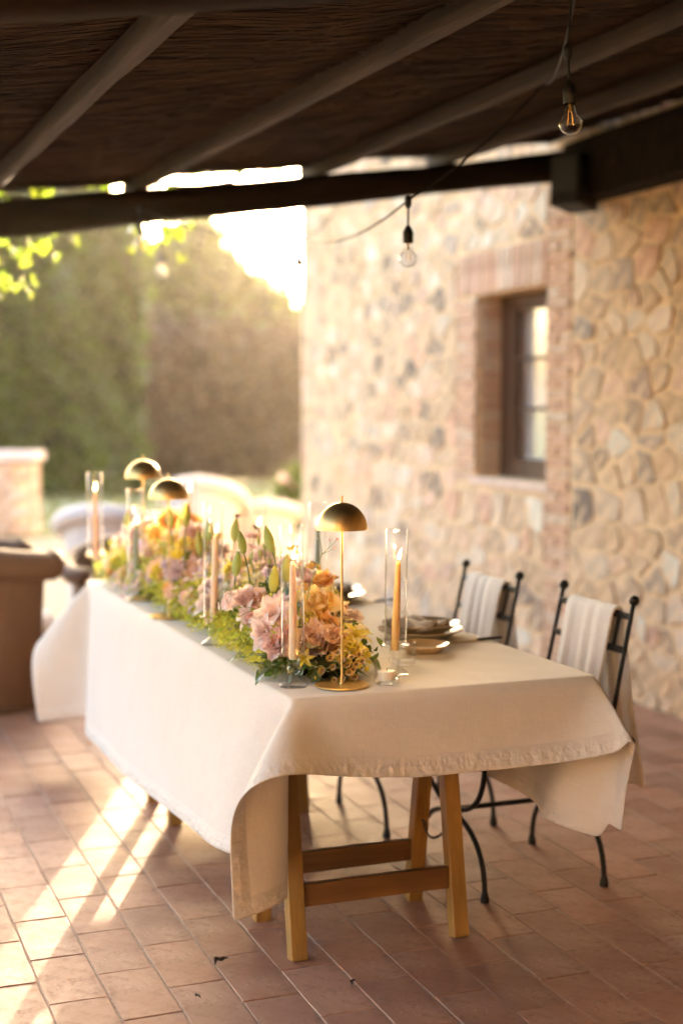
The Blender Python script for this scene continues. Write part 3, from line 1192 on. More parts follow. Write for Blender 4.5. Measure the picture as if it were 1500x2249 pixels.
MB().box(tloc(((X0 + X1) / 2, (Y0 + Y1) / 2, .731)), (X1 - X0 - .014, Y1 - Y0 - .014, .030)).build('tabletop', M['table'], tbl, False, .003, 1)
for ya, yb in ((3.510, 3.830), (4.830, 5.150)):
    ym = (ya + yb) / 2
    for x in (1.222, 1.700):
        for yf, s in ((ya, -1), (yb, 1)):
            top = Vector((x, ym + s * .038, .714))
            bot = Vector((x, yf, 0))
            MB().bar(tloc(bot), tloc(top), .046, .042, (0, 1, 0)).build('leg', M['trestle'], tbl, False, .0025, 1)
    for yf, s in ((ya, -1), (yb, 1)):
        t = .165 / .714
        yy = yf + (ym + s * .038 - yf) * t
        MB().bar(tloc((1.246, yy, .165)), tloc((1.676, yy, .165)), .022, .062).build('rail', M['trestle_x'], tbl, False, .002, 1)
    MB().bar(tloc((1.19, ym, .690)), tloc((1.73, ym, .690)), .030, .046).build('top_rail', M['trestle_x'], tbl, False, .002, 1)
    for x in (1.222, 1.700):
        MB().box(tloc((x - .0245 if x < 1.4 else x + .0245, ya + (ym - .038 - ya) * .23, .168)), (.004, .010, .010)).build('screw', M['iron'], tbl, False)
    ch = MB()
    xa = 1.700
    a, b = Vector((xa, ya + .095, .275)), Vector((xa, yb - .075, .262))
    nl = 18
    for i in range(nl):
        t = (i + .5) / nl
        p = a.lerp(b, t) - Vector((.01 * sin(pi * t), 0, .034 * 4 * t * (1 - t)))
        q = a.lerp(b, t + .02) - Vector((.01 * sin(pi * (t + .02)), 0, .034 * 4 * (t + .02) * (1 - t - .02)))
        dr = (q - p).normalized()
        up = Vector((1, 0, 0)) if i % 2 else dr.cross(Vector((1, 0, 0))).normalized()
        ring = [p + dr * cos(k * pi / 4) * .0075 + up * sin(k * pi / 4) * .0042 for k in range(9)]
        ch.tube([tloc(v) for v in ring], .0013, 5, False)
    for e in (a, b):
        ch.ball(tloc(e), .004, 8, 6)
    ch.build('chain', M['chain'], tbl)

# ---- the cloth, hanging in the folds it falls into over this tabletop
# offsets between neighbouring hanging points, in units of 0.4 mm, row by row: all x, then all y, then all z
CL = (
2377,-3,-3,-2,-3,-3,-2,-2,-1,1,3,7,13,21,31,44,56,66,68,66,61,60,61,64,65,68,69,69,70,70,70,70,71,70,70,71,70,71,70,70,71,70,70,71,70,70,69,69,67,66,
64,61,61,42,19,19,18,14,9,5,0,-1,-3,-3,-5,-5,-4,-5,-2631,-3,-3,-3,-3,-3,-3,-3,-3,-1,-1,2,6,11,21,32,46,60,67,68,63,60,61,64,67,68,69,70,70,70,70,71,70,
70,71,70,70,71,70,70,71,70,70,71,70,70,70,69,69,66,65,61,61,40,19,19,16,11,5,1,-1,-3,-4,-4,-5,-5,-5,-5,-2549,-3,-3,-3,-4,-3,-4,-3,-4,-3,-3,-1,1,4,10,
20,33,50,64,68,65,60,63,64,67,69,70,70,70,70,71,70,70,70,71,70,70,71,70,70,71,70,70,71,70,70,70,70,69,68,65,62,61,37,20,18,13,7,2,-2,-3,-4,-5,-5,-5,-5,
-5,-5,-2467,-3,-3,-4,-3,-4,-3,-4,-4,-4,-4,-3,-2,-1,3,8,19,35,54,67,67,62,63,65,68,70,70,70,70,70,71,70,70,71,70,70,70,71,70,70,71,70,70,70,71,70,70,70,
70,69,67,63,61,34,20,16,8,3,-2,-3,-5,-4,-6,-5,-5,-5,-6,-5,-2386,-3,-3,-3,-3,-4,-3,-4,-4,-4,-4,-4,-4,-3,-1,0,7,17,37,61,68,64,63,66,70,70,70,70,70,71,
70,70,70,71,70,70,70,71,70,70,71,70,70,70,71,70,70,70,70,70,69,64,62,31,19,12,3,-2,-4,-4,-5,-6,-5,-5,-6,-5,-5,-15,-2299,-3,-2,-3,-3,-3,-2,-4,-3,-4,-3,
-4,-4,-4,-4,-2,-1,3,15,42,66,67,64,68,70,70,70,71,70,70,70,70,71,70,70,70,71,70,70,70,70,71,70,70,70,71,70,70,70,70,70,67,63,28,16,5,-2,-4,-5,-5,-6,-5,
-5,-7,-18,-19,-18,-19,-2183,-2,-2,-2,-2,-2,-2,-2,-3,-3,-2,-3,-4,-3,-4,-3,-3,-2,1,10,51,68,68,68,70,70,71,70,70,70,70,70,71,70,70,70,71,70,70,70,70,71,
70,70,70,71,70,70,70,70,70,68,68,23,9,-3,-4,-5,-6,-5,-10,-18,-19,-18,-18,-18,-18,-18,-2080,-1,-1,-1,-2,-1,-1,-1,-1,-2,-1,-2,-2,-2,-2,-2,-2,-3,-2,0,6,
60,70,70,70,70,71,70,70,70,70,71,70,70,70,70,71,70,70,70,71,70,70,70,70,71,70,70,70,70,70,70,71,15,-3,-5,-5,-13,-18,-17,-18,-17,-18,-17,-18,-17,-17,
-18,-1995,0,-1,0,0,-1,0,0,-1,0,0,0,0,0,0,0,0,0,0,1,2,2182,-17,-17,-15,-15,-16,-16,-16,-17,-16,-17,-17,-16,-17,-17,-1937,0,1,0,0,0,1,0,0,1,0,0,1,0,0,0,
-1,-1,-3,-5,-11,2184,-8,-46,-20,-18,-17,-17,-16,-16,-17,-16,-17,-16,-17,-17,-1909,1,0,1,0,1,0,1,0,1,0,0,0,-1,-1,-2,-2,-4,-6,-9,-9,2198,-15,-34,-24,-21,
-19,-19,-18,-18,-17,-17,-17,-17,-17,-18,-1912,1,1,0,1,1,0,1,0,0,0,0,-1,-1,-1,-2,-3,-4,-6,-6,-3,2207,-6,-29,-24,-22,-21,-20,-19,-19,-18,-18,-17,-18,-17,
-18,-1943,1,1,1,1,1,0,1,0,1,-1,1,-1,0,-1,-2,-1,-3,-3,-2,4,2212,-3,-15,-23,-21,-20,-20,-19,-19,-18,-18,-18,-18,-17,-18,-1993,2,2,0,2,0,2,0,2,0,1,0,1,0,
0,0,0,1,0,3,9,2216,-2,-4,-16,-19,-19,-19,-18,-18,-18,-18,-17,-18,-17,-17,-2052,2,1,3,0,3,0,3,0,3,0,2,1,3,1,3,2,3,5,7,13,2217,0,-3,-4,-15,-16,-17,-17,
-16,-18,-16,-18,-16,-17,-17,-2112,2,3,1,3,1,3,2,3,1,4,2,4,3,4,4,5,7,7,10,15,2218,1,-2,-3,-3,-13,-15,-14,-16,-15,-17,-15,-17,-15,-16,-2170,3,2,4,2,4,2,
4,3,4,4,5,4,6,5,7,7,9,9,12,16,2218,1,-1,-2,-2,-3,-12,-13,-13,-14,-14,-16,-14,-15,-15,-2220,3,4,2,5,3,5,4,6,4,6,5,7,7,8,8,9,9,11,12,17,2218,2,-1,-2,-2,
-2,-4,-10,-12,-11,-14,-12,-15,-13,-14,-2263,4,4,5,4,6,5,6,5,8,6,8,7,9,8,10,9,11,11,12,17,2218,2,-1,-1,-2,-2,-2,-6,-9,-11,-10,-12,-12,-13,-12,-2297,4,6,
5,7,5,8,5,9,6,9,8,9,9,10,9,11,10,11,12,17,2218,2,-1,-1,-2,-1,-2,-2,-9,-8,-10,-10,-11,-10,-12,-2323,7,5,8,6,8,6,9,7,10,7,10,9,10,10,10,10,11,10,12,16,
2219,2,-1,-1,-2,-2,-1,-2,-6,-8,-8,-9,-9,-10,-10,-2340,7,8,6,9,7,9,8,9,8,10,9,11,9,10,10,10,10,11,11,16,2219,2,-1,-1,-2,-2,-1,-2,-6,-6,-9,-7,-9,-8,-9,
-2350,8,7,9,7,10,8,10,8,10,9,10,9,11,9,11,9,10,10,11,16,2220,1,-1,-2,-1,-2,-2,-2,-5,-8,-6,-8,-7,-9,-8,-2353,8,9,7,10,8,10,8,11,8,11,8,11,9,10,9,10,9,
11,10,16,2220,1,-1,-2,-2,-1,-2,-3,-7,-6,-8,-6,-8,-7,-8,-2352,9,7,10,8,10,8,11,8,10,9,10,9,10,9,10,8,10,9,12,15,2220,1,-1,-2,-2,-2,-2,-5,-6,-8,-5,-9,-6,
-8,-8,-2347,8,10,8,10,8,10,8,11,8,10,8,10,9,10,8,10,8,10,10,16,2220,1,-1,-2,-2,-2,-2,-6,-8,-6,-9,-6,-8,-7,-8,-2341,9,8,10,8,10,8,10,8,10,8,10,8,10,8,
10,8,9,9,11,15,2220,1,-1,-2,-2,-3,-1,-9,-6,-9,-6,-9,-7,-8,-8,-2333,8,9,8,10,7,10,8,10,8,10,7,10,8,10,7,10,8,10,10,15,2220,1,-1,-2,-3,-1,-4,-7,-9,-7,-9,
-7,-9,-7,-8,-2327,8,8,10,7,10,8,9,8,10,7,10,7,10,7,10,7,10,8,11,15,2220,1,-1,-2,-2,-3,-3,-9,-8,-9,-7,-9,-7,-9,-8,-2322,8,10,7,10,7,10,7,9,8,9,8,9,7,10,
7,9,8,10,10,15,2220,1,-1,-2,-3,-2,-5,-7,-10,-7,-10,-7,-9,-8,-8,-2318,9,8,9,7,10,7,9,7,10,7,9,8,9,7,9,8,9,8,11,15,2220,1,-1,-2,-2,-3,-4,-10,-7,-10,-7,
-10,-7,-9,-8,-2315,8,9,7,10,7,9,7,9,7,10,7,9,7,9,8,9,7,10,10,15,2220,1,-1,-2,-3,-2,-5,-8,-10,-7,-10,-7,-10,-8,-8,-2313,9,7,9,7,9,7,10,7,9,7,9,7,9,8,9,
7,9,8,11,15,2220,1,-1,-2,-2,-3,-4,-10,-7,-10,-8,-9,-8,-9,-8,-2312,7,9,7,10,7,9,7,9,7,9,7,9,7,10,7,9,7,10,10,15,2220,1,-1,-2,-3,-2,-5,-8,-9,-8,-10,-7,
-10,-7,-9,-2312,8,8,9,7,9,7,9,7,9,7,9,7,10,7,9,7,9,8,11,15,2220,1,-1,-2,-2,-3,-4,-9,-8,-10,-7,-10,-7,-10,-8,-2312,8,9,7,9,7,9,7,9,7,9,7,9,7,10,7,9,7,
10,10,15,2220,1,-1,-2,-3,-2,-5,-7,-10,-7,-10,-7,-10,-7,-9,-2313,8,7,10,6,10,7,9,7,9,7,9,7,9,8,9,7,9,8,11,15,2220,1,-1,-2,-2,-3,-3,-10,-7,-10,-7,-10,-7,
-9,-9,-2314,8,9,7,9,7,10,7,9,7,9,7,9,7,10,7,9,7,10,10,15,2220,1,-1,-2,-3,-2,-4,-7,-10,-7,-10,-7,-10,-7,-9,-2315,9,7,9,7,9,7,10,7,9,7,9,7,9,8,9,7,9,8,
11,15,2220,1,-1,-2,-2,-3,-3,-9,-8,-9,-7,-10,-7,-9,-8,-2316,8,9,7,9,7,9,7,10,7,9,7,9,7,10,7,9,7,10,10,15,2220,1,-1,-2,-3,-2,-4,-7,-10,-7,-9,-8,-9,-7,-9,
-2316,8,8,9,7,9,7,9,7,10,7,9,7,9,8,9,7,9,8,11,15,2220,1,-1,-2,-2,-3,-3,-9,-7,-10,-7,-9,-8,-9,-8,-2316,7,9,8,9,7,9,7,9,8,9,7,9,7,10,7,9,7,10,10,15,2220,
1,-1,-2,-2,-3,-4,-7,-9,-8,-9,-7,-9,-8,-9,-2316,8,7,10,7,9,7,9,7,10,7,9,7,9,8,9,7,9,8,11,15,2220,1,-1,-2,-2,-3,-3,-9,-7,-9,-8,-9,-8,-8,-9,-2316,7,9,7,
10,7,9,7,9,8,9,7,9,7,10,7,9,7,10,10,15,2220,1,-1,-2,-2,-3,-3,-8,-9,-8,-9,-8,-8,-8,-9,-2316,8,7,10,7,9,7,9,7,10,7,9,7,9,8,9,7,9,8,11,15,2220,1,-1,-2,-2,
-3,-3,-8,-9,-8,-9,-8,-8,-8,-9,-2316,7,9,8,9,7,9,7,9,7,10,7,9,7,10,7,9,7,10,10,15,2220,1,-1,-2,-2,-3,-3,-9,-7,-10,-7,-9,-8,-9,-8,-2316,8,7,10,7,9,7,9,7,
10,7,9,7,9,7,10,7,9,8,11,15,2220,1,-1,-2,-2,-3,-4,-7,-9,-8,-9,-7,-10,-7,-9,-2316,7,9,7,10,7,9,7,9,7,10,7,9,7,9,8,9,7,10,10,15,2220,1,-1,-2,-2,-3,-3,-9,
-7,-10,-7,-9,-8,-9,-8,-2317,9,7,9,7,10,7,9,7,9,8,9,7,9,7,10,7,9,8,11,15,2220,1,-1,-2,-2,-2,-5,-7,-9,-8,-9,-7,-10,-7,-9,-2317,8,9,7,9,7,10,7,9,7,10,7,9,
7,9,8,9,7,10,10,15,2220,1,-1,-2,-2,-3,-3,-9,-7,-10,-7,-10,-7,-9,-8,-2317,9,7,9,7,9,7,10,7,9,7,10,7,9,7,10,7,9,8,11,15,2220,1,-1,-2,-2,-2,-5,-7,-9,-8,
-9,-7,-10,-7,-9,-2317,8,9,7,9,7,9,8,9,7,9,7,10,7,9,8,9,7,10,10,15,2220,1,-1,-2,-2,-3,-3,-9,-7,-10,-7,-10,-7,-9,-8,-2318,9,7,10,7,9,7,10,7,9,7,9,8,9,7,
9,8,9,8,11,15,2220,1,-1,-2,-2,-2,-5,-7,-9,-8,-9,-7,-10,-7,-9,-2318,8,9,7,10,7,9,7,10,7,9,7,10,7,9,7,10,7,10,10,15,2220,1,-1,-2,-2,-3,-3,-9,-7,-10,-7,
-10,-7,-9,-8,-2318,8,8,9,7,10,7,9,7,10,7,9,7,10,7,9,8,9,8,11,15,2220,1,-1,-2,-2,-2,-5,-7,-9,-8,-9,-7,-10,-7,-9,-2318,8,9,7,9,7,10,7,9,8,9,7,9,8,9,7,10,
7,10,10,15,2220,1,-1,-2,-2,-3,-3,-9,-7,-10,-7,-10,-7,-9,-8,-2318,8,8,9,7,9,8,9,7,10,7,9,7,10,7,9,8,9,8,11,15,2220,1,-1,-2,-2,-2,-5,-7,-9,-8,-9,-8,-9,
-8,-8,-2318,7,10,7,9,7,10,7,9,7,10,7,9,8,9,7,10,7,10,10,15,2220,1,-1,-2,-2,-3,-3,-9,-7,-10,-7,-10,-7,-9,-8,-2318,8,8,9,7,9,8,9,7,10,7,9,7,10,7,9,8,9,8,
11,15,2220,1,-1,-2,-2,-2,-5,-7,-9,-8,-9,-8,-9,-8,-8,-2318,8,9,7,9,7,10,7,9,8,9,7,9,8,9,7,10,7,10,10,15,2220,1,-1,-2,-2,-3,-3,-9,-7,-10,-7,-10,-7,-9,-8,
-2318,9,7,9,7,10,7,9,7,10,7,9,7,10,7,9,8,9,8,11,15,2220,1,-1,-2,-2,-2,-5,-7,-10,-7,-9,-8,-9,-8,-9,-2317,8,9,7,10,7,9,7,10,7,9,7,10,7,9,7,10,7,10,10,15,
2220,1,-1,-2,-2,-3,-3,-9,-7,-10,-7,-10,-7,-10,-8,-2316,8,7,10,7,9,7,9,8,9,7,9,8,9,7,9,8,9,8,11,15,2220,1,-1,-2,-2,-2,-5,-7,-10,-7,-10,-7,-9,-8,-9,
-2316,8,9,7,9,7,9,8,9,7,9,7,10,7,9,7,10,7,10,10,15,2220,1,-1,-2,-2,-3,-3,-9,-7,-10,-7,-10,-7,-10,-8,-2316,9,7,9,7,9,7,10,7,9,7,10,7,9,7,9,8,9,8,11,15,
2220,1,-1,-2,-2,-2,-5,-7,-10,-7,-10,-7,-9,-8,-9,-2316,8,9,7,10,6,10,7,9,7,9,8,9,7,9,7,10,7,10,10,15,2220,1,-1,-2,-2,-3,-3,-9,-7,-10,-7,-10,-7,-10,-8,
-2315,8,7,10,7,9,7,9,7,9,7,10,7,9,7,9,8,9,8,11,15,2220,1,-1,-2,-2,-2,-5,-7,-9,-8,-9,-8,-9,-8,-9,-2315,8,9,7,9,7,9,7,9,7,10,7,9,7,9,8,9,7,10,10,15,2220,
1,-1,-2,-2,-3,-2,-10,-7,-10,-7,-10,-7,-10,-8,-2315,8,8,9,7,9,7,9,7,10,7,9,7,9,7,10,7,9,8,11,15,2220,1,-1,-2,-2,-2,-4,-8,-9,-8,-9,-8,-9,-8,-9,-2315,8,9,
7,9,7,9,7,9,7,10,7,9,7,9,8,9,7,10,10,15,2220,1,-1,-2,-2,-3,-2,-10,-7,-10,-7,-10,-7,-9,-9,-2315,9,7,9,7,9,7,9,7,10,7,9,7,9,7,10,7,9,8,11,15,2220,1,-1,
-2,-2,-2,-4,-8,-9,-8,-9,-8,-9,-8,-9,-2315,8,9,7,9,7,9,7,10,7,9,7,9,7,9,7,10,7,10,9,16,2220,1,-1,-2,-2,-3,-2,-10,-7,-10,-7,-10,-7,-9,-8,-2316,9,7,9,7,9,
7,9,7,10,7,9,7,9,7,9,8,9,8,11,15,2220,1,-1,-2,-2,-2,-4,-8,-9,-7,-10,-7,-10,-8,-8,-2316,8,9,7,9,7,9,7,10,6,10,7,9,7,9,7,10,7,10,9,16,2220,1,-1,-2,-2,-3,
-2,-9,-8,-9,-8,-9,-8,-9,-8,-2316,8,8,9,7,9,7,9,7,10,7,9,7,9,7,9,8,9,8,11,15,2220,1,-1,-2,-2,-2,-4,-7,-10,-7,-10,-7,-10,-7,-9,-2316,8,8,8,9,7,9,7,9,7,
10,7,9,7,9,7,10,7,10,9,16,2220,1,-1,-2,-2,-2,-3,-9,-8,-9,-8,-9,-8,-9,-8,-2317,9,7,9,7,10,7,9,7,9,7,10,7,9,7,9,7,10,8,11,15,2220,1,-1,-2,-2,-2,-3,-9,-8,
-9,-8,-9,-8,-9,-8,-2317,7,9,8,9,7,9,7,10,7,9,7,9,8,9,7,9,8,9,10,16,2220,1,-1,-2,-2,-2,-4,-7,-9,-8,-9,-8,-9,-8,-9,-2319,9,8,9,7,9,8,9,7,9,8,9,7,9,8,9,7,
10,8,11,15,2220,1,-1,-2,-2,-2,-3,-9,-8,-9,-8,-9,-8,-9,-8,-2320,8,9,8,9,7,10,7,9,8,9,7,10,7,9,8,9,8,9,10,16,2220,1,-1,-2,-2,-2,-4,-7,-10,-7,-10,-7,-9,
-8,-9,-2322,9,8,9,8,9,7,10,7,10,7,10,7,10,7,9,8,9,9,10,16,2220,1,-1,-2,-2,-2,-2,-10,-7,-10,-7,-10,-8,-9,-8,-2323,8,9,7,10,7,10,8,9,8,10,7,10,7,10,7,10,
7,10,10,16,2220,1,-1,-2,-2,-2,-4,-7,-10,-7,-10,-7,-10,-8,-9,-2325,9,8,9,8,10,7,10,8,10,7,10,8,9,8,10,7,10,8,11,16,2220,1,-1,-2,-2,-2,-2,-10,-7,-10,-8,
-9,-8,-10,-8,-2327,8,9,8,10,7,10,8,10,8,10,8,10,8,9,8,10,8,10,10,16,2220,1,-1,-2,-2,-2,-3,-8,-10,-7,-10,-8,-10,-8,-9,-2328,9,7,10,7,10,8,10,8,10,8,11,
8,10,8,9,9,9,9,11,16,2220,1,-1,-2,-2,-2,-2,-10,-8,-10,-7,-10,-8,-10,-8,-2329,7,9,8,9,8,10,8,10,8,11,8,10,9,10,8,10,8,10,11,16,2220,1,-1,-2,-2,-2,-4,-7,
-10,-8,-10,-8,-10,-8,-10,-2327,8,7,9,7,10,7,10,8,11,8,10,9,10,9,10,8,10,10,11,16,2220,1,-1,-2,-2,-2,-3,-10,-8,-10,-8,-10,-8,-10,-9,-2325,7,8,7,9,7,9,8,
10,8,10,9,10,9,10,9,10,9,11,10,17,2220,1,-1,-2,-2,-2,-4,-8,-11,-8,-10,-8,-11,-8,-10,-2319,7,6,7,7,8,7,9,8,9,9,10,8,11,9,10,10,10,10,12,16,2220,1,-1,-2,
-2,-3,-3,-11,-8,-11,-8,-10,-9,-10,-8,-2310,5,6,5,7,6,8,6,9,7,10,8,10,9,10,9,11,10,11,11,17,2220,1,-1,-2,-2,-3,-5,-9,-11,-8,-11,-9,-10,-8,-10,-2296,5,3,
6,4,6,5,7,6,8,7,9,8,10,9,10,10,11,11,12,17,2220,1,-1,-2,-2,-3,-6,-11,-9,-11,-9,-10,-9,-10,-8,-2278,3,3,3,5,3,5,4,7,5,7,6,9,8,9,9,11,10,11,13,17,2220,2,
-2,-2,-3,-2,-9,-9,-12,-9,-11,-8,-11,-8,-9,-2254,2,1,3,1,4,2,5,3,5,4,6,6,7,8,9,9,11,11,13,17,2220,1,-1,-2,-3,-3,-9,-12,-10,-11,-9,-10,-8,-10,-7,-2227,0,
2,0,2,0,3,1,3,2,4,3,5,4,7,6,9,9,11,12,18,2220,2,-2,-3,-3,-3,-12,-10,-12,-9,-11,-8,-9,-7,-8,-2196,1,-1,1,-1,1,0,1,0,2,1,2,2,3,3,5,6,7,9,12,17,2220,1,-1,
-3,-3,-7,-11,-12,-9,-10,-8,-9,-7,-7,-7,-2163,0,-1,-1,0,-1,0,-1,0,-1,0,0,1,0,1,1,3,4,6,9,16,2220,1,-2,-3,-3,-9,-12,-9,-11,-7,-9,-5,-7,-5,-5,-2132,-1,-1,
-1,-2,0,-2,-1,-2,-1,-2,-1,-2,0,-2,-1,-1,0,1,5,13,2219,1,-2,-4,-3,-12,-9,-10,-7,-7,-5,-6,-4,-4,-3,-2105,-1,-1,-2,-1,-2,-2,-2,-2,-2,-2,-3,-2,-3,-3,-3,-4,
-3,-4,-2,7,2218,0,-3,-4,-4,-10,-8,-6,-7,-3,-5,-2,-3,-1,-1,-2088,-1,-2,-2,-2,-2,-2,-2,-3,-2,-3,-3,-3,-4,-4,-4,-6,-6,-8,-8,-2,2214,0,-3,-4,-2,-7,-5,-4,
-3,-2,-1,-1,0,0,1,-2086,-2,-2,-2,-2,-3,-2,-2,-3,-3,-2,-4,-3,-4,-4,-5,-6,-7,-9,-13,-11,2206,0,-3,-2,-1,-1,-1,0,0,0,0,0,0,1,1,-2096,-3,-2,-3,-3,-3,-2,-3,
-3,-3,-3,-3,-4,-3,-4,-4,-5,-6,-7,-13,-16,2195,2,-1,-1,0,0,0,0,0,1,0,1,1,1,0,-2110,-3,-4,-4,-3,-4,-4,-4,-4,-4,-4,-4,-4,-4,-4,-4,-4,-4,-5,-5,-5,2186,5,2,
1,1,0,1,1,1,1,0,1,1,1,1,-2145,-5,-6,-5,-5,-5,-6,-5,-6,-6,-5,-7,-6,-6,-7,-7,-8,-7,-8,-5,-2,59,70,71,70,70,70,71,70,70,70,70,71,70,70,70,71,70,70,70,70,
71,70,70,70,71,70,70,71,70,70,69,68,6,9,6,4,2,2,2,2,1,1,2,1,1,1,1,-2200,-6,-7,-6,-7,-7,-7,-7,-7,-8,-8,-8,-8,-8,-8,-9,-8,-8,-5,3,49,67,70,69,70,70,70,
70,70,71,70,70,70,71,70,70,70,70,71,70,70,70,71,70,70,70,70,70,69,69,67,67,70,3,9,10,8,5,5,3,3,3,2,2,2,1,2,1,-2266,-8,-8,-7,-8,-8,-8,-9,-8,-8,-9,-9,-8,
-9,-9,-8,-7,-3,7,40,65,67,67,69,69,71,70,70,70,70,70,71,70,70,70,70,71,70,70,70,70,71,70,70,70,70,70,69,67,66,66,69,64,0,-12,30,15,9,7,6,5,4,4,3,3,3,2,
2,-2340,-8,-9,-8,-8,-9,-8,-9,-9,-9,-9,-8,-9,-8,-8,-6,-1,11,35,59,69,65,63,68,70,70,70,70,70,71,70,70,70,70,71,70,70,70,70,71,70,70,70,70,70,70,68,68,
65,64,67,70,57,1,-23,4,39,22,10,8,8,6,5,5,5,4,4,3,-2414,-9,-8,-9,-9,-8,-9,-9,-9,-9,-8,-9,-8,-6,-4,1,13,31,55,66,67,63,63,66,69,70,70,70,71,70,70,70,70,
71,70,70,70,70,71,70,70,70,70,70,70,68,68,65,64,64,67,70,51,0,-26,-13,20,41,31,11,9,8,7,7,6,6,5,5,-2486,-8,-9,-9,-8,-9,-9,-9,-9,-8,-8,-7,-6,-2,4,14,29,
50,64,68,64,61,63,65,68,69,70,71,70,70,70,70,71,70,70,70,70,71,70,70,70,70,70,70,69,68,66,63,63,64,68,69,45,-1,-28,-23,3,30,43,39,10,10,9,8,7,8,6,7,
-2553,-8,-9,-9,-8,-9,-9,-8,-8,-8,-6,-4,-1,6,14,29,45,61,67,67,63,60,62,64,67,69,70,70,70,70,71,70,70,70,70,70,71,70,70,70,70,70,69,70,68,67,65,62,62,
65,69,66,40,-3,-28,-29,-10,17,35,42,42,17,10,9,9,8,8,7,-2615,-8,-9,-8,-9,-8,-8,-8,-7,-5,-3,1,7,15,28,42,57,66,68,65,61,59,62,64,66,69,69,70,70,70,70,
70,70,70,70,71,70,70,70,70,70,69,70,68,68,66,63,62,62,65,69,64,34,-5,-28,-32,-18,3,25,38,43,41,27,9,10,8,9,8,-2673,-9,-8,-8,-8,-8,-7,-6,-4,-2,2,8,16,
27,40,53,63,68,67,64,60,58,62,63,67,67,69,69,70,70,70,70,70,71,70,70,70,70,70,70,69,69,69,68,67,65,63,61,61,66,70,61,28,-8,-28,-33,-24,-7,14,31,39,42,
42,36,9,9,9,8,-2728,-9,-8,-8,-7,-7,-5,-3,-1,3,10,17,26,39,50,60,67,68,65,62,59,59,61,63,66,67,68,69,70,70,70,70,70,70,70,70,70,70,70,69,70,69,68,67,66,
64,62,61,62,66,70,56,24,-10,-30,-33,-28,-14,4,21,34,40,43,41,37,18,9,8,7985,1,1,0,0,1,-1,-1,-3,-5,-7,-12,-16,-21,-24,-24,-19,-9,5,18,27,30,31,27,22,18,
14,11,8,7,5,5,3,3,2,1,1,0,-1,-2,-2,-3,-4,-5,-7,-8,-11,-13,-18,-22,-26,-30,-32,-28,-18,-4,14,25,29,27,22,16,12,8,5,3,2,1,-2,1,0,2,1,1,1,1,0,-1,-3,-6,
-11,-15,-20,-24,-23,-16,-2,12,24,29,30,26,21,16,11,8,6,5,3,3,2,2,2,0,1,-1,0,-1,-1,-2,-2,-4,-3,-6,-8,-11,-14,-20,-25,-29,-31,-27,-14,4,21,28,28,22,16,
11,7,4,2,1,1,1,-7,0,2,1,2,2,2,2,3,1,1,-2,-5,-9,-14,-20,-25,-22,-11,6,19,28,30,25,18,13,8,6,3,3,1,2,1,1,0,2,-1,1,-1,1,-2,0,-2,0,-3,-3,-5,-6,-12,-16,-24,
-28,-31,-23,-9,12,27,28,23,17,10,6,3,1,0,0,0,0,-10,1,1,2,2,2,2,4,2,4,2,2,-1,-3,-7,-13,-20,-24,-20,-5,15,25,29,23,16,8,5,2,2,0,1,0,1,0,1,0,1,-1,1,-1,1,
-1,0,-1,0,-1,-1,-4,-7,-12,-20,-28,-29,-20,0,20,29,25,16,9,5,1,1,-1,-1,-1,-1,0,-7,1,1,1,2,1,2,2,4,3,3,3,2,1,-1,-5,-11,-19,-24,-16,5,22,27,20,11,4,0,0,0,
1,-1,1,-1,2,-1,1,0,1,-1,1,-1,1,-1,1,-1,1,-1,1,-3,-6,-14,-25,-29,-14,10,28,26,15,8,3,0,0,-2,-1,-2,-1,0,0,2,0,0,1,0,1,1,1,2,2,3,3,3,3,2,1,-3,-8,-18,-24,
-8,14,24,15,4,-1,-1,-1,0,0,1,-1,1,0,1,-1,1,-1,1,-1,1,-1,1,-1,1,0,1,1,1,0,-7,-19,-25,-6,22,27,15,6,1,-1,-2,-2,-1,-1,-1,0,0,1,16,0,-1,0,0,-1,0,0,0,1,1,1,
1,2,3,2,2,0,-5,-15,-22,1,14,10,-2,-2,0,0,0,0,1,0,0,1,0,0,0,0,0,0,0,0,-1,1,-1,0,0,0,1,2,2,-14,-14,8,29,12,3,0,-2,-1,-1,0,-1,1,0,1,1,1,35,-1,-1,-1,-1,-2,
-1,-1,-1,-1,-1,0,-1,0,-1,0,1,1,0,-2,-9,-16,0,1,0,1,1,1,0,0,1,0,0,0,0,0,0,0,1,-1,0,0,0,0,0,-1,0,-1,0,-1,-1,-1,0,23,7,1,1,1,0,2,1,1,2,1,2,2,2,2,53,-2,-1,
-2,-2,-1,-2,-2,-1,-2,-2,-2,-2,-1,-2,-3,-2,-3,-3,-4,-3,-2,3,8,5,4,3,3,3,2,3,2,2,3,2,2,67,-2,-2,-1,-2,-2,-2,-2,-2,-2,-2,-2,-2,-2,-2,-2,-2,-2,-3,-2,-3,-1,
2,6,3,3,3,2,3,3,2,2,3,2,2,3,73,-2,-2,-2,-1,-2,-2,-2,-2,-2,-2,-2,-2,-2,-2,-2,-2,-3,-3,-3,-3,0,4,4,4,3,2,3,2,3,2,3,2,2,2,3,72,-1,-2,-2,-2,-2,-1,-2,-2,-2,
-2,-2,-2,-3,-2,-2,-2,-3,-3,-2,-2,0,2,4,4,3,3,3,2,3,2,3,2,3,2,2,69,-2,-2,-1,-2,-2,-2,-1,-2,-2,-2,-2,-2,-2,-2,-2,-2,-2,-3,-1,-1,0,1,3,3,3,2,3,3,2,3,3,2,
2,3,2,65,-1,-2,-2,-1,-2,-1,-2,-2,-2,-1,-2,-2,-2,-1,-2,-1,-2,-1,-1,-1,0,1,2,2,2,2,3,2,2,3,2,2,3,2,2,64,-2,-1,-1,-2,-1,-2,-1,-2,-1,-2,-1,-1,-1,-2,0,-1,
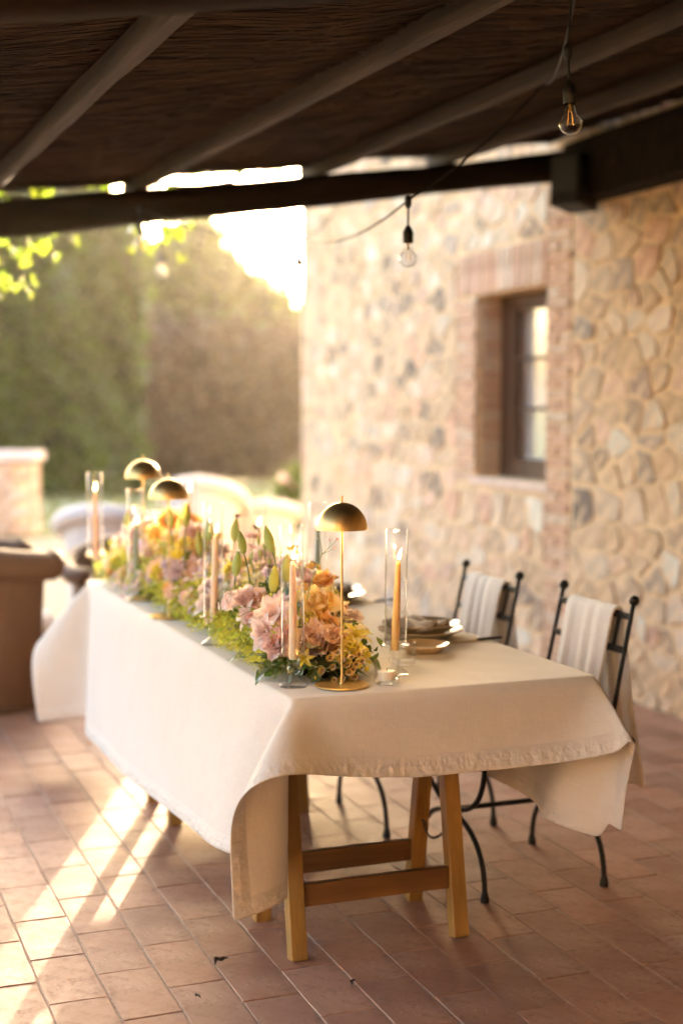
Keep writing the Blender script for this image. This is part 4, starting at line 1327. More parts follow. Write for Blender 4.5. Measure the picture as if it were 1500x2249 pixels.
-1,-1,0,-1,0,1,0,2,1,1,2,2,2,2,2,2,2,2,2,64,-2,0,-2,-1,-1,-1,-2,0,-2,0,-2,0,-1,-1,0,-1,0,0,-1,0,0,0,1,0,1,1,1,1,1,2,2,1,2,1,2,65,-1,-1,-1,-1,-1,-1,0,
-1,0,-1,-1,0,0,-1,0,0,0,0,-1,0,0,0,1,0,0,0,1,1,0,1,1,2,1,1,1,67,-1,-1,-1,0,-1,0,-1,0,0,-1,0,0,0,0,0,0,-1,0,0,0,0,0,0,1,0,0,0,0,1,0,1,0,1,1,1,68,-1,0,
-1,0,0,-1,0,0,0,0,0,0,0,0,-1,0,0,0,0,0,0,0,0,0,0,1,0,0,0,0,0,1,0,1,0,69,0,-1,0,0,0,0,0,0,-1,0,0,0,0,0,0,0,0,0,0,0,0,0,0,0,0,0,0,0,1,0,0,0,0,0,1,69,0,0,
0,-1,0,0,0,0,0,0,0,0,0,0,0,0,0,0,0,0,0,0,0,0,0,0,0,0,0,0,0,1,0,0,0,69,0,0,0,0,0,0,0,0,0,0,0,0,0,0,0,0,0,0,0,0,0,0,0,0,0,0,0,0,0,0,0,0,0,0,1,69,0,0,0,0,
0,0,0,0,0,0,0,0,0,0,0,0,0,0,0,0,0,0,0,0,0,0,0,0,0,0,0,0,0,0,0,70,0,0,0,0,0,0,0,0,0,0,0,0,0,0,0,0,0,0,-1,0,0,0,1,0,0,0,0,0,0,0,0,0,0,0,0,70,0,0,0,0,0,0,
0,0,0,0,0,0,0,0,0,0,-1,0,0,0,0,0,0,0,1,0,0,0,0,0,0,0,0,0,0,70,0,0,0,0,0,0,0,0,0,0,0,-1,0,0,0,0,0,0,0,0,0,0,0,0,0,0,0,1,0,0,0,0,0,0,0,70,0,0,-1,1,-1,0,
0,0,0,0,0,0,0,0,0,0,0,0,0,0,0,0,0,0,0,0,0,0,0,0,1,0,0,0,0,69,0,0,0,0,0,0,0,0,0,0,0,0,0,0,0,0,0,0,0,0,0,0,0,0,0,0,0,0,0,0,0,0,0,0,0,70,0,0,0,0,0,0,0,0,
0,0,0,0,0,0,0,0,0,0,0,0,0,0,0,0,0,0,0,0,0,0,0,0,0,0,0,70,0,0,0,0,0,0,0,0,0,0,0,0,0,0,0,0,0,0,0,0,0,0,0,0,0,0,0,0,0,0,0,0,0,0,0,70,0,0,0,0,0,0,0,0,0,0,
0,0,0,0,0,0,0,0,0,0,0,0,0,0,0,0,0,0,0,0,0,0,0,0,0,70,0,0,0,0,0,0,0,0,0,0,0,0,0,0,0,0,0,0,0,0,0,0,0,0,0,0,0,0,0,0,0,0,0,0,0,70,0,0,0,0,0,0,0,0,0,0,0,0,
0,0,0,0,0,-1,0,0,0,0,1,0,0,0,0,0,0,0,0,0,0,0,0,69,1,-1,1,0,0,0,0,-1,0,0,0,0,0,0,0,0,0,0,0,0,0,0,0,0,0,0,1,0,0,0,0,0,0,0,0,69,0,0,0,0,0,0,0,0,0,0,0,0,0,
0,0,0,0,0,0,0,0,0,0,0,0,0,0,0,0,0,0,0,1,0,0,69,0,0,0,0,0,0,0,0,0,0,0,0,0,0,0,0,0,0,0,0,0,0,0,0,0,0,0,0,0,0,0,0,0,0,0,70,0,0,0,0,0,0,0,0,0,0,0,0,0,0,0,
0,0,0,0,0,0,0,0,0,0,0,0,0,0,0,0,0,0,0,0,70,0,0,0,0,0,0,0,0,0,0,0,0,0,0,0,0,0,0,0,0,0,0,0,0,0,0,0,0,0,0,0,0,0,0,0,70,0,0,0,0,0,0,0,0,0,0,0,0,0,0,0,0,0,
0,0,0,0,0,0,0,0,0,0,0,0,0,0,0,0,0,0,70,0,0,0,0,0,0,0,0,0,0,0,0,0,0,0,0,0,0,0,0,0,0,0,0,0,0,0,0,0,0,0,0,0,0,0,70,0,0,0,0,0,0,0,0,0,0,0,0,0,0,0,0,0,0,0,
0,0,0,0,0,0,0,0,0,0,0,0,0,0,0,0,70,0,0,0,0,0,0,0,0,0,0,0,0,0,0,0,0,0,-1,0,0,0,0,1,0,0,0,0,0,0,0,0,0,0,0,0,69,0,0,0,0,0,0,0,0,0,0,0,0,0,0,0,0,0,0,0,0,0,
0,0,0,0,0,0,1,0,0,0,0,0,0,0,69,0,0,0,0,0,0,0,0,0,0,0,0,0,0,0,0,0,0,0,0,0,0,0,0,0,0,0,0,0,0,0,0,0,0,0,70,0,0,0,0,0,0,0,0,0,0,0,0,0,0,0,0,0,0,0,0,0,0,0,
0,0,0,0,0,0,0,0,0,0,0,0,70,0,0,0,0,0,0,0,0,0,0,0,0,0,0,0,0,0,0,0,0,0,0,0,0,0,0,0,0,0,0,0,0,0,0,0,70,0,0,0,0,0,0,0,0,0,0,0,0,0,0,0,0,0,0,0,0,0,0,0,0,0,
0,0,0,0,0,0,0,0,0,0,70,0,0,0,0,0,0,0,0,0,0,0,0,0,0,0,0,0,0,0,0,0,0,0,0,0,0,0,0,0,0,0,0,0,0,0,70,0,0,0,0,0,0,0,0,0,0,0,0,0,0,0,0,0,0,0,0,0,0,0,0,0,0,0,
0,0,0,0,0,0,0,0,70,0,0,0,0,0,0,0,0,0,0,0,0,0,0,0,0,0,0,0,0,0,0,0,0,0,0,0,0,0,0,0,0,0,0,0,70,0,0,0,0,0,0,0,0,0,0,0,0,0,0,0,0,0,0,-1,0,0,1,0,0,0,0,0,0,0,
0,0,0,0,0,0,69,0,0,0,0,0,0,0,0,0,0,0,0,0,0,0,0,0,0,0,0,0,0,0,0,0,0,0,0,1,0,0,0,0,0,0,69,0,0,0,0,0,0,0,0,0,0,0,0,0,0,0,0,0,0,0,0,0,0,0,0,0,0,0,0,0,0,0,
0,0,0,0,70,0,0,0,0,0,0,0,0,0,0,0,0,0,0,0,0,0,0,0,0,0,0,0,0,0,0,0,0,0,0,0,0,0,0,0,70,0,0,0,0,0,0,0,0,0,0,0,0,0,0,0,0,0,0,0,0,0,0,0,0,0,0,0,0,0,0,0,0,0,
0,0,70,0,0,0,0,0,0,0,0,0,0,0,0,0,0,0,0,0,0,0,0,0,0,0,0,0,0,0,0,0,0,0,0,0,0,0,70,0,0,0,0,0,0,0,0,0,0,0,0,0,0,0,0,0,0,0,0,0,0,0,0,0,0,0,0,0,0,0,0,0,0,0,
70,0,0,0,0,0,0,0,0,0,0,0,0,0,0,0,0,0,0,0,0,0,0,0,0,0,0,0,0,0,0,0,0,0,0,0,70,0,0,0,0,0,0,0,0,0,0,0,0,0,0,0,0,0,0,0,0,0,0,0,0,0,0,0,0,0,0,0,0,0,0,0,70,0,
0,0,0,0,0,0,0,0,0,0,0,0,0,0,0,0,0,0,0,0,0,0,0,0,0,0,0,0,0,0,0,0,0,0,69,0,0,0,0,0,0,0,0,0,0,0,0,0,0,0,0,0,0,0,0,0,0,0,0,0,0,1,0,0,0,0,0,0,0,0,69,0,0,0,
0,0,0,0,0,0,0,0,0,0,0,0,0,0,0,0,0,0,0,0,0,0,0,0,0,0,0,0,0,1,0,0,69,0,0,0,0,0,0,0,0,0,0,0,0,0,0,0,0,0,0,0,0,0,0,0,0,0,0,0,0,0,0,0,0,0,0,0,70,0,0,0,0,0,
0,0,0,0,0,0,0,0,0,0,0,0,0,0,0,0,0,0,0,0,0,0,0,0,0,0,0,0,0,0,70,0,0,0,0,0,0,0,0,0,0,0,0,0,0,0,0,0,0,0,0,0,0,0,0,0,0,0,0,0,0,0,0,0,0,0,70,0,0,0,0,0,0,0,
0,0,0,0,0,0,0,0,0,0,0,0,0,0,0,0,0,0,0,0,0,0,0,0,0,0,0,0,70,0,0,0,0,0,0,0,0,0,0,0,0,0,0,0,0,0,0,0,0,0,0,0,0,0,0,0,0,0,0,0,0,0,0,0,70,0,0,0,0,0,0,0,0,0,
0,0,0,0,0,0,0,0,0,0,0,0,0,0,0,0,0,0,0,0,0,0,0,0,0,0,70,0,0,0,0,0,0,0,0,0,0,0,0,0,0,0,0,0,0,0,0,0,0,0,0,0,0,0,0,0,0,0,0,0,0,0,70,0,-1,0,0,0,0,0,0,0,0,0,
0,0,0,0,0,0,0,0,0,0,0,0,0,1,0,0,0,0,0,0,0,0,0,0,69,0,0,0,0,0,0,0,0,0,0,0,0,0,0,0,0,0,0,0,0,0,0,0,0,0,0,0,0,1,0,0,0,0,0,0,69,0,0,0,0,0,0,0,0,0,0,0,0,0,
0,0,0,0,0,0,0,0,0,0,0,0,0,0,0,0,0,0,0,0,1,0,69,0,0,0,0,0,0,0,0,0,0,0,0,0,0,0,0,0,0,0,0,0,0,0,0,0,0,0,0,0,0,0,0,0,0,0,70,0,0,0,0,0,0,0,0,0,0,0,0,0,0,0,
0,0,0,0,0,0,0,0,0,0,0,0,0,0,0,0,0,0,0,0,70,0,0,0,0,0,0,0,0,0,0,0,0,0,0,0,0,0,0,0,0,0,0,0,0,0,0,0,0,0,0,0,0,0,0,0,70,0,0,0,0,0,0,0,0,0,0,0,0,0,0,0,0,0,
0,0,0,0,0,0,0,0,0,0,0,0,0,0,0,0,0,0,70,0,0,0,0,0,0,0,0,0,0,0,0,0,0,0,0,0,0,0,0,0,0,0,0,0,0,0,0,0,0,0,0,0,0,0,70,0,0,0,0,0,0,0,0,0,0,0,0,0,0,0,0,0,0,0,
0,0,0,0,0,0,0,0,0,0,0,0,0,0,0,0,70,0,-1,0,0,0,0,0,0,0,0,0,0,0,0,0,0,0,0,0,0,0,0,0,0,1,0,0,0,0,0,0,0,0,0,0,69,0,0,0,0,0,0,0,0,0,0,0,0,0,0,0,0,0,0,0,0,0,
0,0,0,0,0,0,0,1,0,0,0,0,0,0,69,0,0,0,0,0,0,0,0,0,0,0,0,0,0,0,0,0,0,0,0,0,0,0,0,0,0,0,0,0,0,0,1,0,0,0,69,0,0,0,0,0,0,0,0,0,0,0,0,0,0,0,0,0,0,0,0,0,0,0,
0,0,0,0,0,0,0,0,0,0,0,1,69,0,0,0,0,0,0,0,0,0,0,0,0,0,0,0,0,0,0,0,0,0,0,0,0,0,0,0,0,0,0,0,0,0,0,0,70,0,0,0,0,0,0,0,0,0,0,0,0,0,0,0,0,0,0,0,0,0,0,0,0,0,
0,0,0,0,0,0,0,0,0,0,70,0,0,0,0,0,0,0,0,0,0,0,0,0,0,0,0,0,0,0,0,0,0,0,0,0,0,0,0,0,0,0,0,0,0,0,70,0,0,0,0,0,0,0,0,0,0,0,0,0,0,0,0,0,0,0,0,0,0,0,0,0,0,0,
0,0,0,0,0,0,0,0,70,-1,0,0,0,0,0,0,0,0,0,0,0,0,0,0,0,0,0,1,0,0,0,0,0,0,0,0,0,0,0,0,0,0,0,0,69,0,0,0,0,0,0,0,0,0,0,0,0,0,0,0,0,0,0,0,0,0,0,0,0,1,0,0,0,0,
0,0,0,0,0,0,69,0,0,0,0,0,0,0,0,0,0,0,0,0,0,0,0,0,0,0,0,0,0,0,0,0,0,0,0,1,0,0,0,0,0,0,69,0,0,0,0,0,0,0,0,0,0,0,0,0,0,0,0,0,0,0,0,0,0,0,0,0,0,0,0,0,0,0,
1,0,0,0,68,0,0,0,1,0,0,0,0,0,0,0,0,0,0,0,0,0,0,0,0,0,0,0,0,0,0,0,0,0,0,0,0,0,0,1,66,0,1,0,1,0,0,0,0,1,0,0,0,0,0,0,0,0,0,0,0,0,0,0,0,0,0,0,0,0,0,0,0,0,
0,0,63,1,1,1,1,0,1,0,1,0,0,0,0,0,0,0,1,0,0,0,0,0,0,0,0,0,0,0,0,0,0,0,0,0,0,0,58,2,1,1,1,1,1,1,1,1,0,0,1,0,0,0,0,0,0,1,0,0,0,0,0,0,0,0,0,0,0,0,0,0,0,0,
51,2,2,1,2,1,2,1,1,1,2,0,1,1,0,1,0,0,0,1,0,0,0,0,0,0,-1,1,-1,1,0,0,0,0,0,0,42,2,1,3,1,3,1,3,1,2,1,2,2,1,1,1,1,1,0,0,1,-1,0,0,0,0,0,0,0,0,1,0,0,0,0,0,
31,2,2,2,3,2,2,2,3,2,3,2,2,2,2,2,2,1,1,1,0,0,0,0,0,0,0,0,0,0,0,0,0,0,0,0,20,2,3,2,3,2,3,3,2,3,3,3,2,3,3,3,2,3,3,1,1,0,0,0,0,0,0,0,0,0,0,0,-1,0,-1,-1,
13,3,2,3,3,2,3,3,3,3,3,3,3,3,4,3,3,4,3,4,2,0,0,0,0,0,0,-1,0,0,-1,-1,-1,-1,-2,-1,12,3,3,2,3,3,3,3,3,3,3,3,3,3,4,3,4,4,4,5,3,1,-1,0,0,0,-1,-1,-1,-1,-2,
-1,-2,-2,-2,-2,18,3,3,3,3,3,3,3,3,3,3,3,3,3,4,3,3,4,4,4,5,2,-1,-1,-1,-2,-2,-2,-2,-2,-2,-3,-2,-3,-2,-3,30,3,3,2,3,3,3,3,3,2,3,3,3,3,3,4,3,4,5,4,5,3,-2,
-3,-3,-3,-3,-4,-3,-3,-3,-3,-3,-3,-3,-3,40,2,2,2,3,2,2,2,1,2,2,1,1,1,1,0,0,-2,-1,1,10,21,2,0,0,-1,-1,-1,-1,0,-1,0,-1,-1,0,-1,0,-1,-1,0,-1,-1,0,-1,-1,0,
-1,-1,-3,-4,-5,-11,-17,68,2,-3,-4,-5,-5,-5,-5,-4,-5,-3,-4,-4,-3,-3,39,1,1,1,1,1,0,0,0,-1,-1,-1,-2,-3,-4,-3,-4,-1,4,18,28,5,-8,-6,-2,-1,0,0,-1,-1,-1,-1,
-1,-1,-1,-1,-2,-1,-1,-1,-2,-1,-2,-1,-2,-2,-3,-6,-10,-15,-19,-16,4,67,68,7,-1,-5,-6,-6,-6,-6,-6,-5,-5,-5,-4,-4,24,0,-1,-1,-1,-1,-2,-2,-3,-3,-4,-4,-5,-5,
-4,-2,1,9,22,31,14,-11,-21,-13,-3,0,1,1,0,-1,-1,-2,0,-2,-1,-2,-1,-3,-1,-2,-1,-3,-2,-2,-3,-5,-8,-13,-19,-24,-24,-14,25,70,69,57,14,1,-3,-5,-7,-6,-7,-7,
-6,-6,-6,-5,-8,-2,-2,-3,-3,-3,-4,-4,-5,-5,-5,-5,-4,-3,0,5,14,24,32,20,-2,-21,-27,-19,-8,-1,0,1,0,0,-1,-1,-2,-1,-2,-1,-3,-1,-3,-1,-3,-2,-4,-3,-6,-9,-14,
-20,-25,-28,-23,-5,37,70,66,69,47,17,5,0,-4,-5,-6,-7,-7,-7,-7,-7,-56,-3,-3,-4,-4,-4,-6,-4,-6,-4,-5,-2,-1,3,9,16,26,32,25,7,-14,-27,-29,-23,-13,-6,-1,
-1,1,-2,1,-3,0,-3,-1,-3,-1,-3,-2,-3,-2,-5,-4,-6,-9,-13,-19,-26,-30,-28,-20,3,46,70,65,68,64,40,19,8,2,-1,-4,-5,-6,-7,-7,-7,-114,-3,-3,-5,-4,-6,-4,-5,
-4,-3,-1,2,6,11,19,27,31,29,14,-5,-22,-30,-30,-25,-17,-10,-5,-2,-2,0,-3,0,-3,-1,-3,-1,-4,-2,-4,-2,-5,-4,-8,-8,-13,-17,-24,-29,-32,-28,-16,11,52,70,64,
66,69,57,36,20,10,4,0,-2,-3,-5,-6,-6,-174,-3,-4,-3,-5,-4,-4,-3,-1,1,4,8,14,21,27,31,30,20,3,-14,-26,-32,-31,-27,-19,-14,-8,-6,-2,-4,-1,-3,-1,-4,-2,-4,
-2,-5,-2,-6,-5,-7,-8,-13,-16,-21,-27,-32,-32,-28,-12,20,56,70,64,64,69,66,51,33,21,11,5,1,-1,-2,-3,-4,-229,-3,-3,-3,-3,-3,-1,0,3,6,10,16,21,28,31,31,
24,10,-7,-20,-30,-32,-32,-28,-22,-15,-12,-8,-6,-3,-5,-2,-4,-3,-5,-3,-5,-4,-6,-5,-8,-8,-12,-14,-20,-24,-30,-33,-33,-26,-8,27,60,70,64,62,68,69,61,46,32,
20,12,5,2,0,-2,-2,-273,-2,-3,-1,-2,0,2,5,8,12,17,22,28,31,31,27,15,1,-13,-25,-32,-33,-33,-28,-23,-19,-13,-11,-8,-6,-5,-6,-4,-6,-4,-6,-5,-7,-6,-8,-9,
-11,-14,-18,-21,-27,-31,-35,-33,-25,-2,33,63,69,64,62,66,69,66,57,43,31,20,11,5,2,-1,-2,-309,-2,-1,0,2,3,7,9,14,19,23,29,31,32,28,20,7,-7,-19,-28,-33,
-34,-33,-29,-25,-19,-16,-13,-11,-8,-8,-7,-7,-7,-6,-7,-7,-7,-9,-9,-11,-14,-16,-21,-24,-28,-33,-34,-34,-23,2,39,66,69,64,61,64,69,69,64,53,41,29,18,10,4,
0,-1,623,59,59,59,59,60,59,59,59,59,59,58,57,53,48,41,29,16,4,-6,-12,-14,-17,-17,-15,-13,-12,-10,-10,-8,-8,-8,-8,-3,0,-1,0,0,0,1,0,1,1,2,2,3,4,6,8,11,
14,17,18,65,7,-6,-21,-37,-49,-55,-59,-59,-60,-60,-60,-60,-60,-59,-248,59,59,59,60,59,59,59,59,59,59,59,59,56,54,48,39,24,10,-2,-10,-13,-16,-16,-14,-11,
-10,-9,-7,-7,-7,-7,-6,-2,-1,0,0,0,0,0,0,1,1,1,1,2,3,4,7,9,13,17,17,57,4,-12,-30,-45,-54,-58,-60,-60,-60,-60,-59,-60,-59,-60,-260,59,59,60,59,59,59,59,
59,59,59,60,59,58,58,54,47,35,19,3,-7,-12,-16,-15,-11,-10,-8,-6,-6,-6,-5,-6,-5,-2,0,0,0,0,0,0,0,0,1,0,1,1,2,2,5,8,12,15,17,49,-1,-20,-39,-52,-58,-60,
-60,-60,-60,-59,-60,-59,-60,-59,-273,59,60,59,59,59,59,59,59,59,59,60,59,59,59,58,54,46,31,12,-4,-11,-14,-13,-10,-7,-6,-4,-5,-4,-5,-4,-4,-2,0,0,0,0,0,
0,0,0,0,1,0,1,0,2,2,6,9,15,16,39,-7,-30,-49,-57,-60,-60,-60,-60,-59,-60,-59,-59,-60,-59,-286,59,60,59,59,59,59,59,59,60,59,59,59,59,59,60,58,55,44,25,
3,-9,-13,-11,-7,-5,-3,-4,-3,-3,-4,-3,-3,-2,0,0,0,0,0,0,0,0,1,0,0,0,0,1,1,2,7,13,16,28,-18,-42,-56,-60,-60,-60,-60,-59,-59,-60,-59,-59,-60,-188,-170,59,
59,60,59,59,59,59,60,59,59,59,59,59,60,59,59,59,56,41,15,-4,-11,-8,-4,-3,-2,-2,-3,-2,-3,-2,-3,0,-1,0,0,0,0,0,0,0,0,1,0,0,0,0,1,0,3,10,13,15,-31,-54,
-60,-60,-60,-59,-60,-59,-59,-154,-67,-68,-67,-68,-185,59,59,59,59,60,59,59,59,60,59,59,59,59,60,59,59,59,60,57,35,5,-6,-6,-1,-2,-1,-2,-1,-2,-2,-2,-1,
-1,0,0,0,0,0,0,0,0,0,1,0,0,1,0,0,0,1,6,8,-5,-48,-60,-60,-59,-60,-59,-128,-67,-68,-67,-68,-68,-67,-68,-200,59,60,59,59,59,59,60,59,59,59,60,59,59,59,60,
59,59,60,59,59,24,1,-1,-2,-1,-1,-1,-1,-1,-1,-1,-1,0,0,0,0,0,0,0,0,0,0,0,1,0,1,0,1,1,1,2,-3,-29,-61,-60,-59,-102,-67,-68,-68,-67,-68,-68,-68,-68,-67,
-68,-202,58,58,59,58,59,58,59,58,59,58,59,59,59,58,59,59,59,59,59,60,-4,-74,-67,-68,-68,-68,-67,-68,-68,-68,-68,-68,-68,-68,-68,-196,57,58,57,58,58,57,
58,58,58,58,57,58,59,58,58,58,58,59,58,58,-4,-77,-57,-67,-68,-68,-68,-68,-68,-68,-68,-68,-68,-68,-68,-186,56,57,57,57,56,57,57,57,57,57,57,58,57,57,57,
58,57,58,57,57,-5,-73,-61,-66,-67,-67,-68,-68,-68,-67,-68,-68,-68,-68,-68,-173,56,56,56,56,56,56,56,56,56,57,56,56,57,56,57,56,57,56,56,57,-6,-74,-64,
-65,-67,-67,-67,-67,-68,-67,-68,-68,-68,-67,-68,-156,55,55,55,56,55,55,55,56,55,56,55,56,55,56,55,56,56,55,56,56,-6,-61,-81,-66,-67,-67,-67,-68,-67,
-68,-67,-68,-68,-67,-68,-137,55,54,55,55,54,55,54,55,55,54,55,55,55,54,55,55,55,55,55,55,-8,-61,-60,-90,-68,-67,-68,-67,-68,-67,-68,-68,-67,-68,-68,
-130,55,55,54,55,55,55,54,55,55,55,54,55,55,54,55,55,55,54,55,54,-8,-62,-61,-60,-100,-68,-68,-67,-68,-68,-68,-68,-68,-68,-68,-122,55,55,55,55,54,55,55,
54,55,55,54,55,55,54,55,54,55,54,55,53,-8,-62,-61,-61,-61,-108,-69,-68,-68,-69,-68,-68,-68,-68,-68,-123,55,55,55,55,56,55,55,55,55,55,55,55,55,55,55,
55,54,55,54,54,-8,-61,-62,-61,-61,-61,-118,-69,-68,-69,-69,-68,-68,-69,-68,-125,56,55,56,55,56,55,56,55,55,56,55,55,56,55,55,55,55,55,55,54,-8,-61,-62,
-62,-61,-61,-118,-69,-69,-69,-69,-69,-69,-68,-69,-128,56,56,56,56,55,56,56,56,55,56,56,55,56,55,56,55,56,55,55,54,-7,-61,-62,-62,-61,-61,-62,-126,-70,
-69,-69,-69,-69,-69,-69,-132,57,56,56,56,56,56,56,56,56,56,56,56,56,56,56,55,56,56,55,55,-7,-61,-62,-62,-61,-61,-62,-61,-135,-70,-69,-69,-69,-70,-69,
-137,57,56,57,56,57,56,56,57,56,56,57,56,56,56,56,56,57,56,56,55,-7,-61,-62,-61,-62,-61,-62,-61,-135,-70,-70,-69,-69,-70,-69,-143,57,57,57,56,57,57,56,
57,57,56,57,56,57,56,57,57,56,57,56,55,-6,-61,-62,-61,-62,-61,-62,-61,-135,-70,-70,-69,-70,-69,-70,-149,57,57,57,57,57,57,57,57,57,57,57,57,57,57,57,
57,57,57,56,56,-6,-61,-62,-61,-62,-61,-62,-126,-70,-70,-70,-69,-70,-69,-70,-156,57,57,58,57,57,58,57,57,58,57,57,58,57,57,58,57,57,57,58,56,-6,-61,-62,
-61,-62,-61,-61,-127,-70,-70,-69,-70,-70,-69,-70,-164,58,58,57,58,58,57,58,58,57,58,58,57,58,58,57,58,58,58,57,57,-5,-62,-62,-61,-62,-61,-61,-127,-70,
-69,-70,-70,-69,-70,-70,-170,58,58,58,58,58,58,58,58,58,58,58,58,58,58,58,58,58,58,58,57,-5,-62,-62,-61,-61,-62,-61,-127,-69,-70,-70,-69,-70,-70,-69,
-176,58,58,58,59,58,58,58,59,58,58,58,59,58,58,58,59,58,58,58,57,-4,-62,-62,-61,-61,-62,-61,-126,-70,-70,-69,-70,-70,-69,-70,-182,59,58,59,58,59,58,59,
58,59,58,59,58,59,58,59,58,59,58,59,57,-4,-62,-61,-62,-61,-62,-117,-70,-70,-69,-70,-70,-69,-70,-69,-188,58,59,59,59,58,59,59,59,58,59,59,59,59,58,59,
59,59,59,58,58,-4,-62,-62,-61,-61,-61,-118,-70,-70,-69,-70,-69,-70,-69,-70,-194,59,59,59,59,59,59,59,59,59,59,60,58,60,59,59,59,59,59,59,58,-4,-62,-61,
-62,-61,-61,-118,-70,-69,-70,-69,-70,-70,-69,-70,-199,59,59,59,60,59,59,60,59,59,60,59,59,60,59,59,60,59,59,59,59,-4,-62,-61,-62,-61,-61,-118,-70,-69,
-70,-69,-70,-70,-69,-70,-205,60,59,60,59,60,59,60,60,59,60,59,60,60,59,60,59,60,59,60,58,-3,-62,-61,-62,-61,-61,-118,-70,-69,-70,-69,-70,-69,-70,-69,
-211,60,60,59,60,60,60,59,60,60,60,60,60,60,60,59,60,60,60,59,59,-3,-62,-61,-62,-61,-61,-118,-70,-69,-70,-69,-70,-69,-70,-69,-216,60,60,60,60,60,60,60,
60,60,60,60,60,61,60,60,60,60,60,60,59,-3,-62,-61,-62,-61,-61,-118,-70,-69,-70,-69,-70,-69,-70,-69,-222,61,60,60,61,60,60,60,61,60,61,60,60,61,60,60,
61,60,60,61,59,-3,-62,-61,-62,-61,-61,-118,-70,-69,-70,-69,-70,-69,-70,-69,-227,61,60,61,60,61,60,61,61,60,61,61,60,61,60,61,61,60,61,60,60,-3,-62,-61,
-62,-61,-61,-118,-70,-69,-70,-69,-70,-69,-70,-69,-232,61,60,61,61,61,61,61,61,60,61,61,61,61,61,60,61,61,61,61,59,-2,-62,-61,-62,-61,-61,-118,-70,-69,
-70,-70,-69,-70,-69,-70,-236,61,61,61,61,61,61,61,61,61,61,62,61,61,61,61,61,61,61,61,60,-2,-62,-61,-62,-61,-61,-118,-70,-69,-70,-69,-70,-70,-69,-70,
-242,62,61,61,62,61,61,62,61,61,62,61,62,61,61,62,61,61,62,61,60,-2,-62,-61,-62,-61,-61,-118,-70,-70,-69,-70,-69,-70,-69,-70,-247,62,61,62,61,62,62,61,
62,61,62,62,61,62,61,62,62,61,62,61,61,-2,-62,-61,-62,-61,-61,-118,-70,-69,-70,-70,-69,-70,-69,-70,-252,62,62,61,62,62,62,62,62,61,62,62,62,62,62,62,
62,61,62,62,61,-2,-62,-61,-62,-61,-61,-118,-70,-70,-69,-70,-69,-70,-69,-70,-257,62,62,62,62,62,62,62,62,63,62,62,62,62,62,62,62,63,62,62,60,-1,-62,-61,
-62,-61,-61,-118,-70,-69,-70,-70,-69,-70,-69,-70,-262,62,62,63,62,62,63,62,62,63,62,62,63,62,63,62,62,63,62,62,61,-1,-62,-61,-62,-61,-61,-118,-70,-70,
-69,-70,-69,-70,-69,-70,-267,62,63,62,63,63,62,63,62,63,62,63,63,62,63,63,62,63,62,63,61,-1,-62,-61,-62,-61,-61,-118,-70,-69,-70,-70,-69,-70,-69,-70,
-272,62,63,63,63,63,63,62,63,63,63,63,63,62,63,63,63,63,63,62,62,-1,-62,-61,-62,-61,-61,-118,-70,-69,-70,-70,-69,-70,-69,-70,-277,63,63,63,63,63,63,63,
63,63,63,63,63,64,63,63,63,63,63,63,62,-1,-62,-61,-62,-61,-61,-118,-70,-69,-70,-70,-69,-70,-69,-70,-283,64,63,63,64,63,63,64,63,63,64,63,63,64,63,63,
64,63,63,63,63,-1,-62,-61,-62,-61,-61,-118,-70,-69,-70,-69,-70,-70,-69,-70,-288,64,63,64,63,64,64,63,64,63,64,64,63,64,63,64,63,64,64,63,62,0,-62,-61,
-62,-61,-61,-118,-70,-70,-69,-70,-69,-70,-69,-70,-293,64,64,64,64,63,64,64,64,63,64,64,64,64,64,63,64,64,64,63,63,0,-62,-61,-62,-61,-61,-118,-70,-69,
-70,-69,-70,-70,-69,-70,-298,64,64,64,64,64,64,65,64,64,64,64,64,64,64,64,64,64,64,64,63,0,-62,-61,-62,-61,-61,-118,-70,-69,-70,-70,-69,-70,-69,-70,
-303,64,65,64,64,65,64,64,65,64,64,64,65,64,64,65,64,64,65,64,63,0,-62,-61,-62,-61,-61,-118,-70,-69,-70,-69,-70,-70,-69,-70,-308,65,64,65,64,65,64,65,
64,65,64,65,65,64,65,64,65,64,65,64,64,0,-62,-61,-62,-61,-61,-118,-70,-69,-70,-70,-69,-70,-69,-70,-313,65,65,64,65,65,65,64,65,65,65,65,65,64,65,65,65,
64,65,65,63,1,-62,-61,-62,-61,-61,-118,-70,-69,-70,-69,-70,-70,-69,-70,-318,65,65,65,65,65,65,65,65,65,65,65,65,65,65,66,65,65,65,64,64,1,-62,-61,-62,
-61,-61,-118,-70,-69,-70,-70,-69,-70,-69,-70,-323,65,66,65,65,65,66,65,65,65,66,65,65,65,66,65,65,66,65,65,64,1,-62,-61,-62,-61,-61,-118,-70,-69,-70,
-69,-70,-70,-69,-70,-328,66,65,66,65,66,65,66,65,66,65,66,65,66,65,66,65,66,65,66,64,1,-62,-61,-62,-61,-61,-118,-70,-69,-70,-70,-69,-70,-69,-70,-333,
66,66,65,66,66,65,66,66,66,66,65,66,66,66,65,66,66,66,65,65,1,-62,-61,-62,-61,-61,-118,-70,-69,-70,-69,-70,-69,-70,-70,-338,66,66,66,66,66,66,66,66,66,
66,66,66,66,66,66,66,66,66,66,65,1,-62,-61,-62,-61,-61,-118,-70,-69,-70,-70,-69,-70,-69,-70,-343,66,66,66,67,66,66,66,67,66,66,66,67,66,66,66,67,66,66,
66,65,2,-62,-61,-62,-61,-61,-118,-70,-69,-70,-69,-70,-69,-70,-70,-348,66,67,66,67,66,67,66,67,66,67,66,67,66,67,66,67,66,67,66,65,2,-62,-61,-62,-61,
-61,-118,-70,-69,-70,-70,-69,-70,-69,-70,-353,66,67,67,67,66,67,67,67,66,67,67,67,66,67,67,67,66,67,66,66,2,-62,-61,-62,-61,-61,-118,-70,-69,-70,-69,
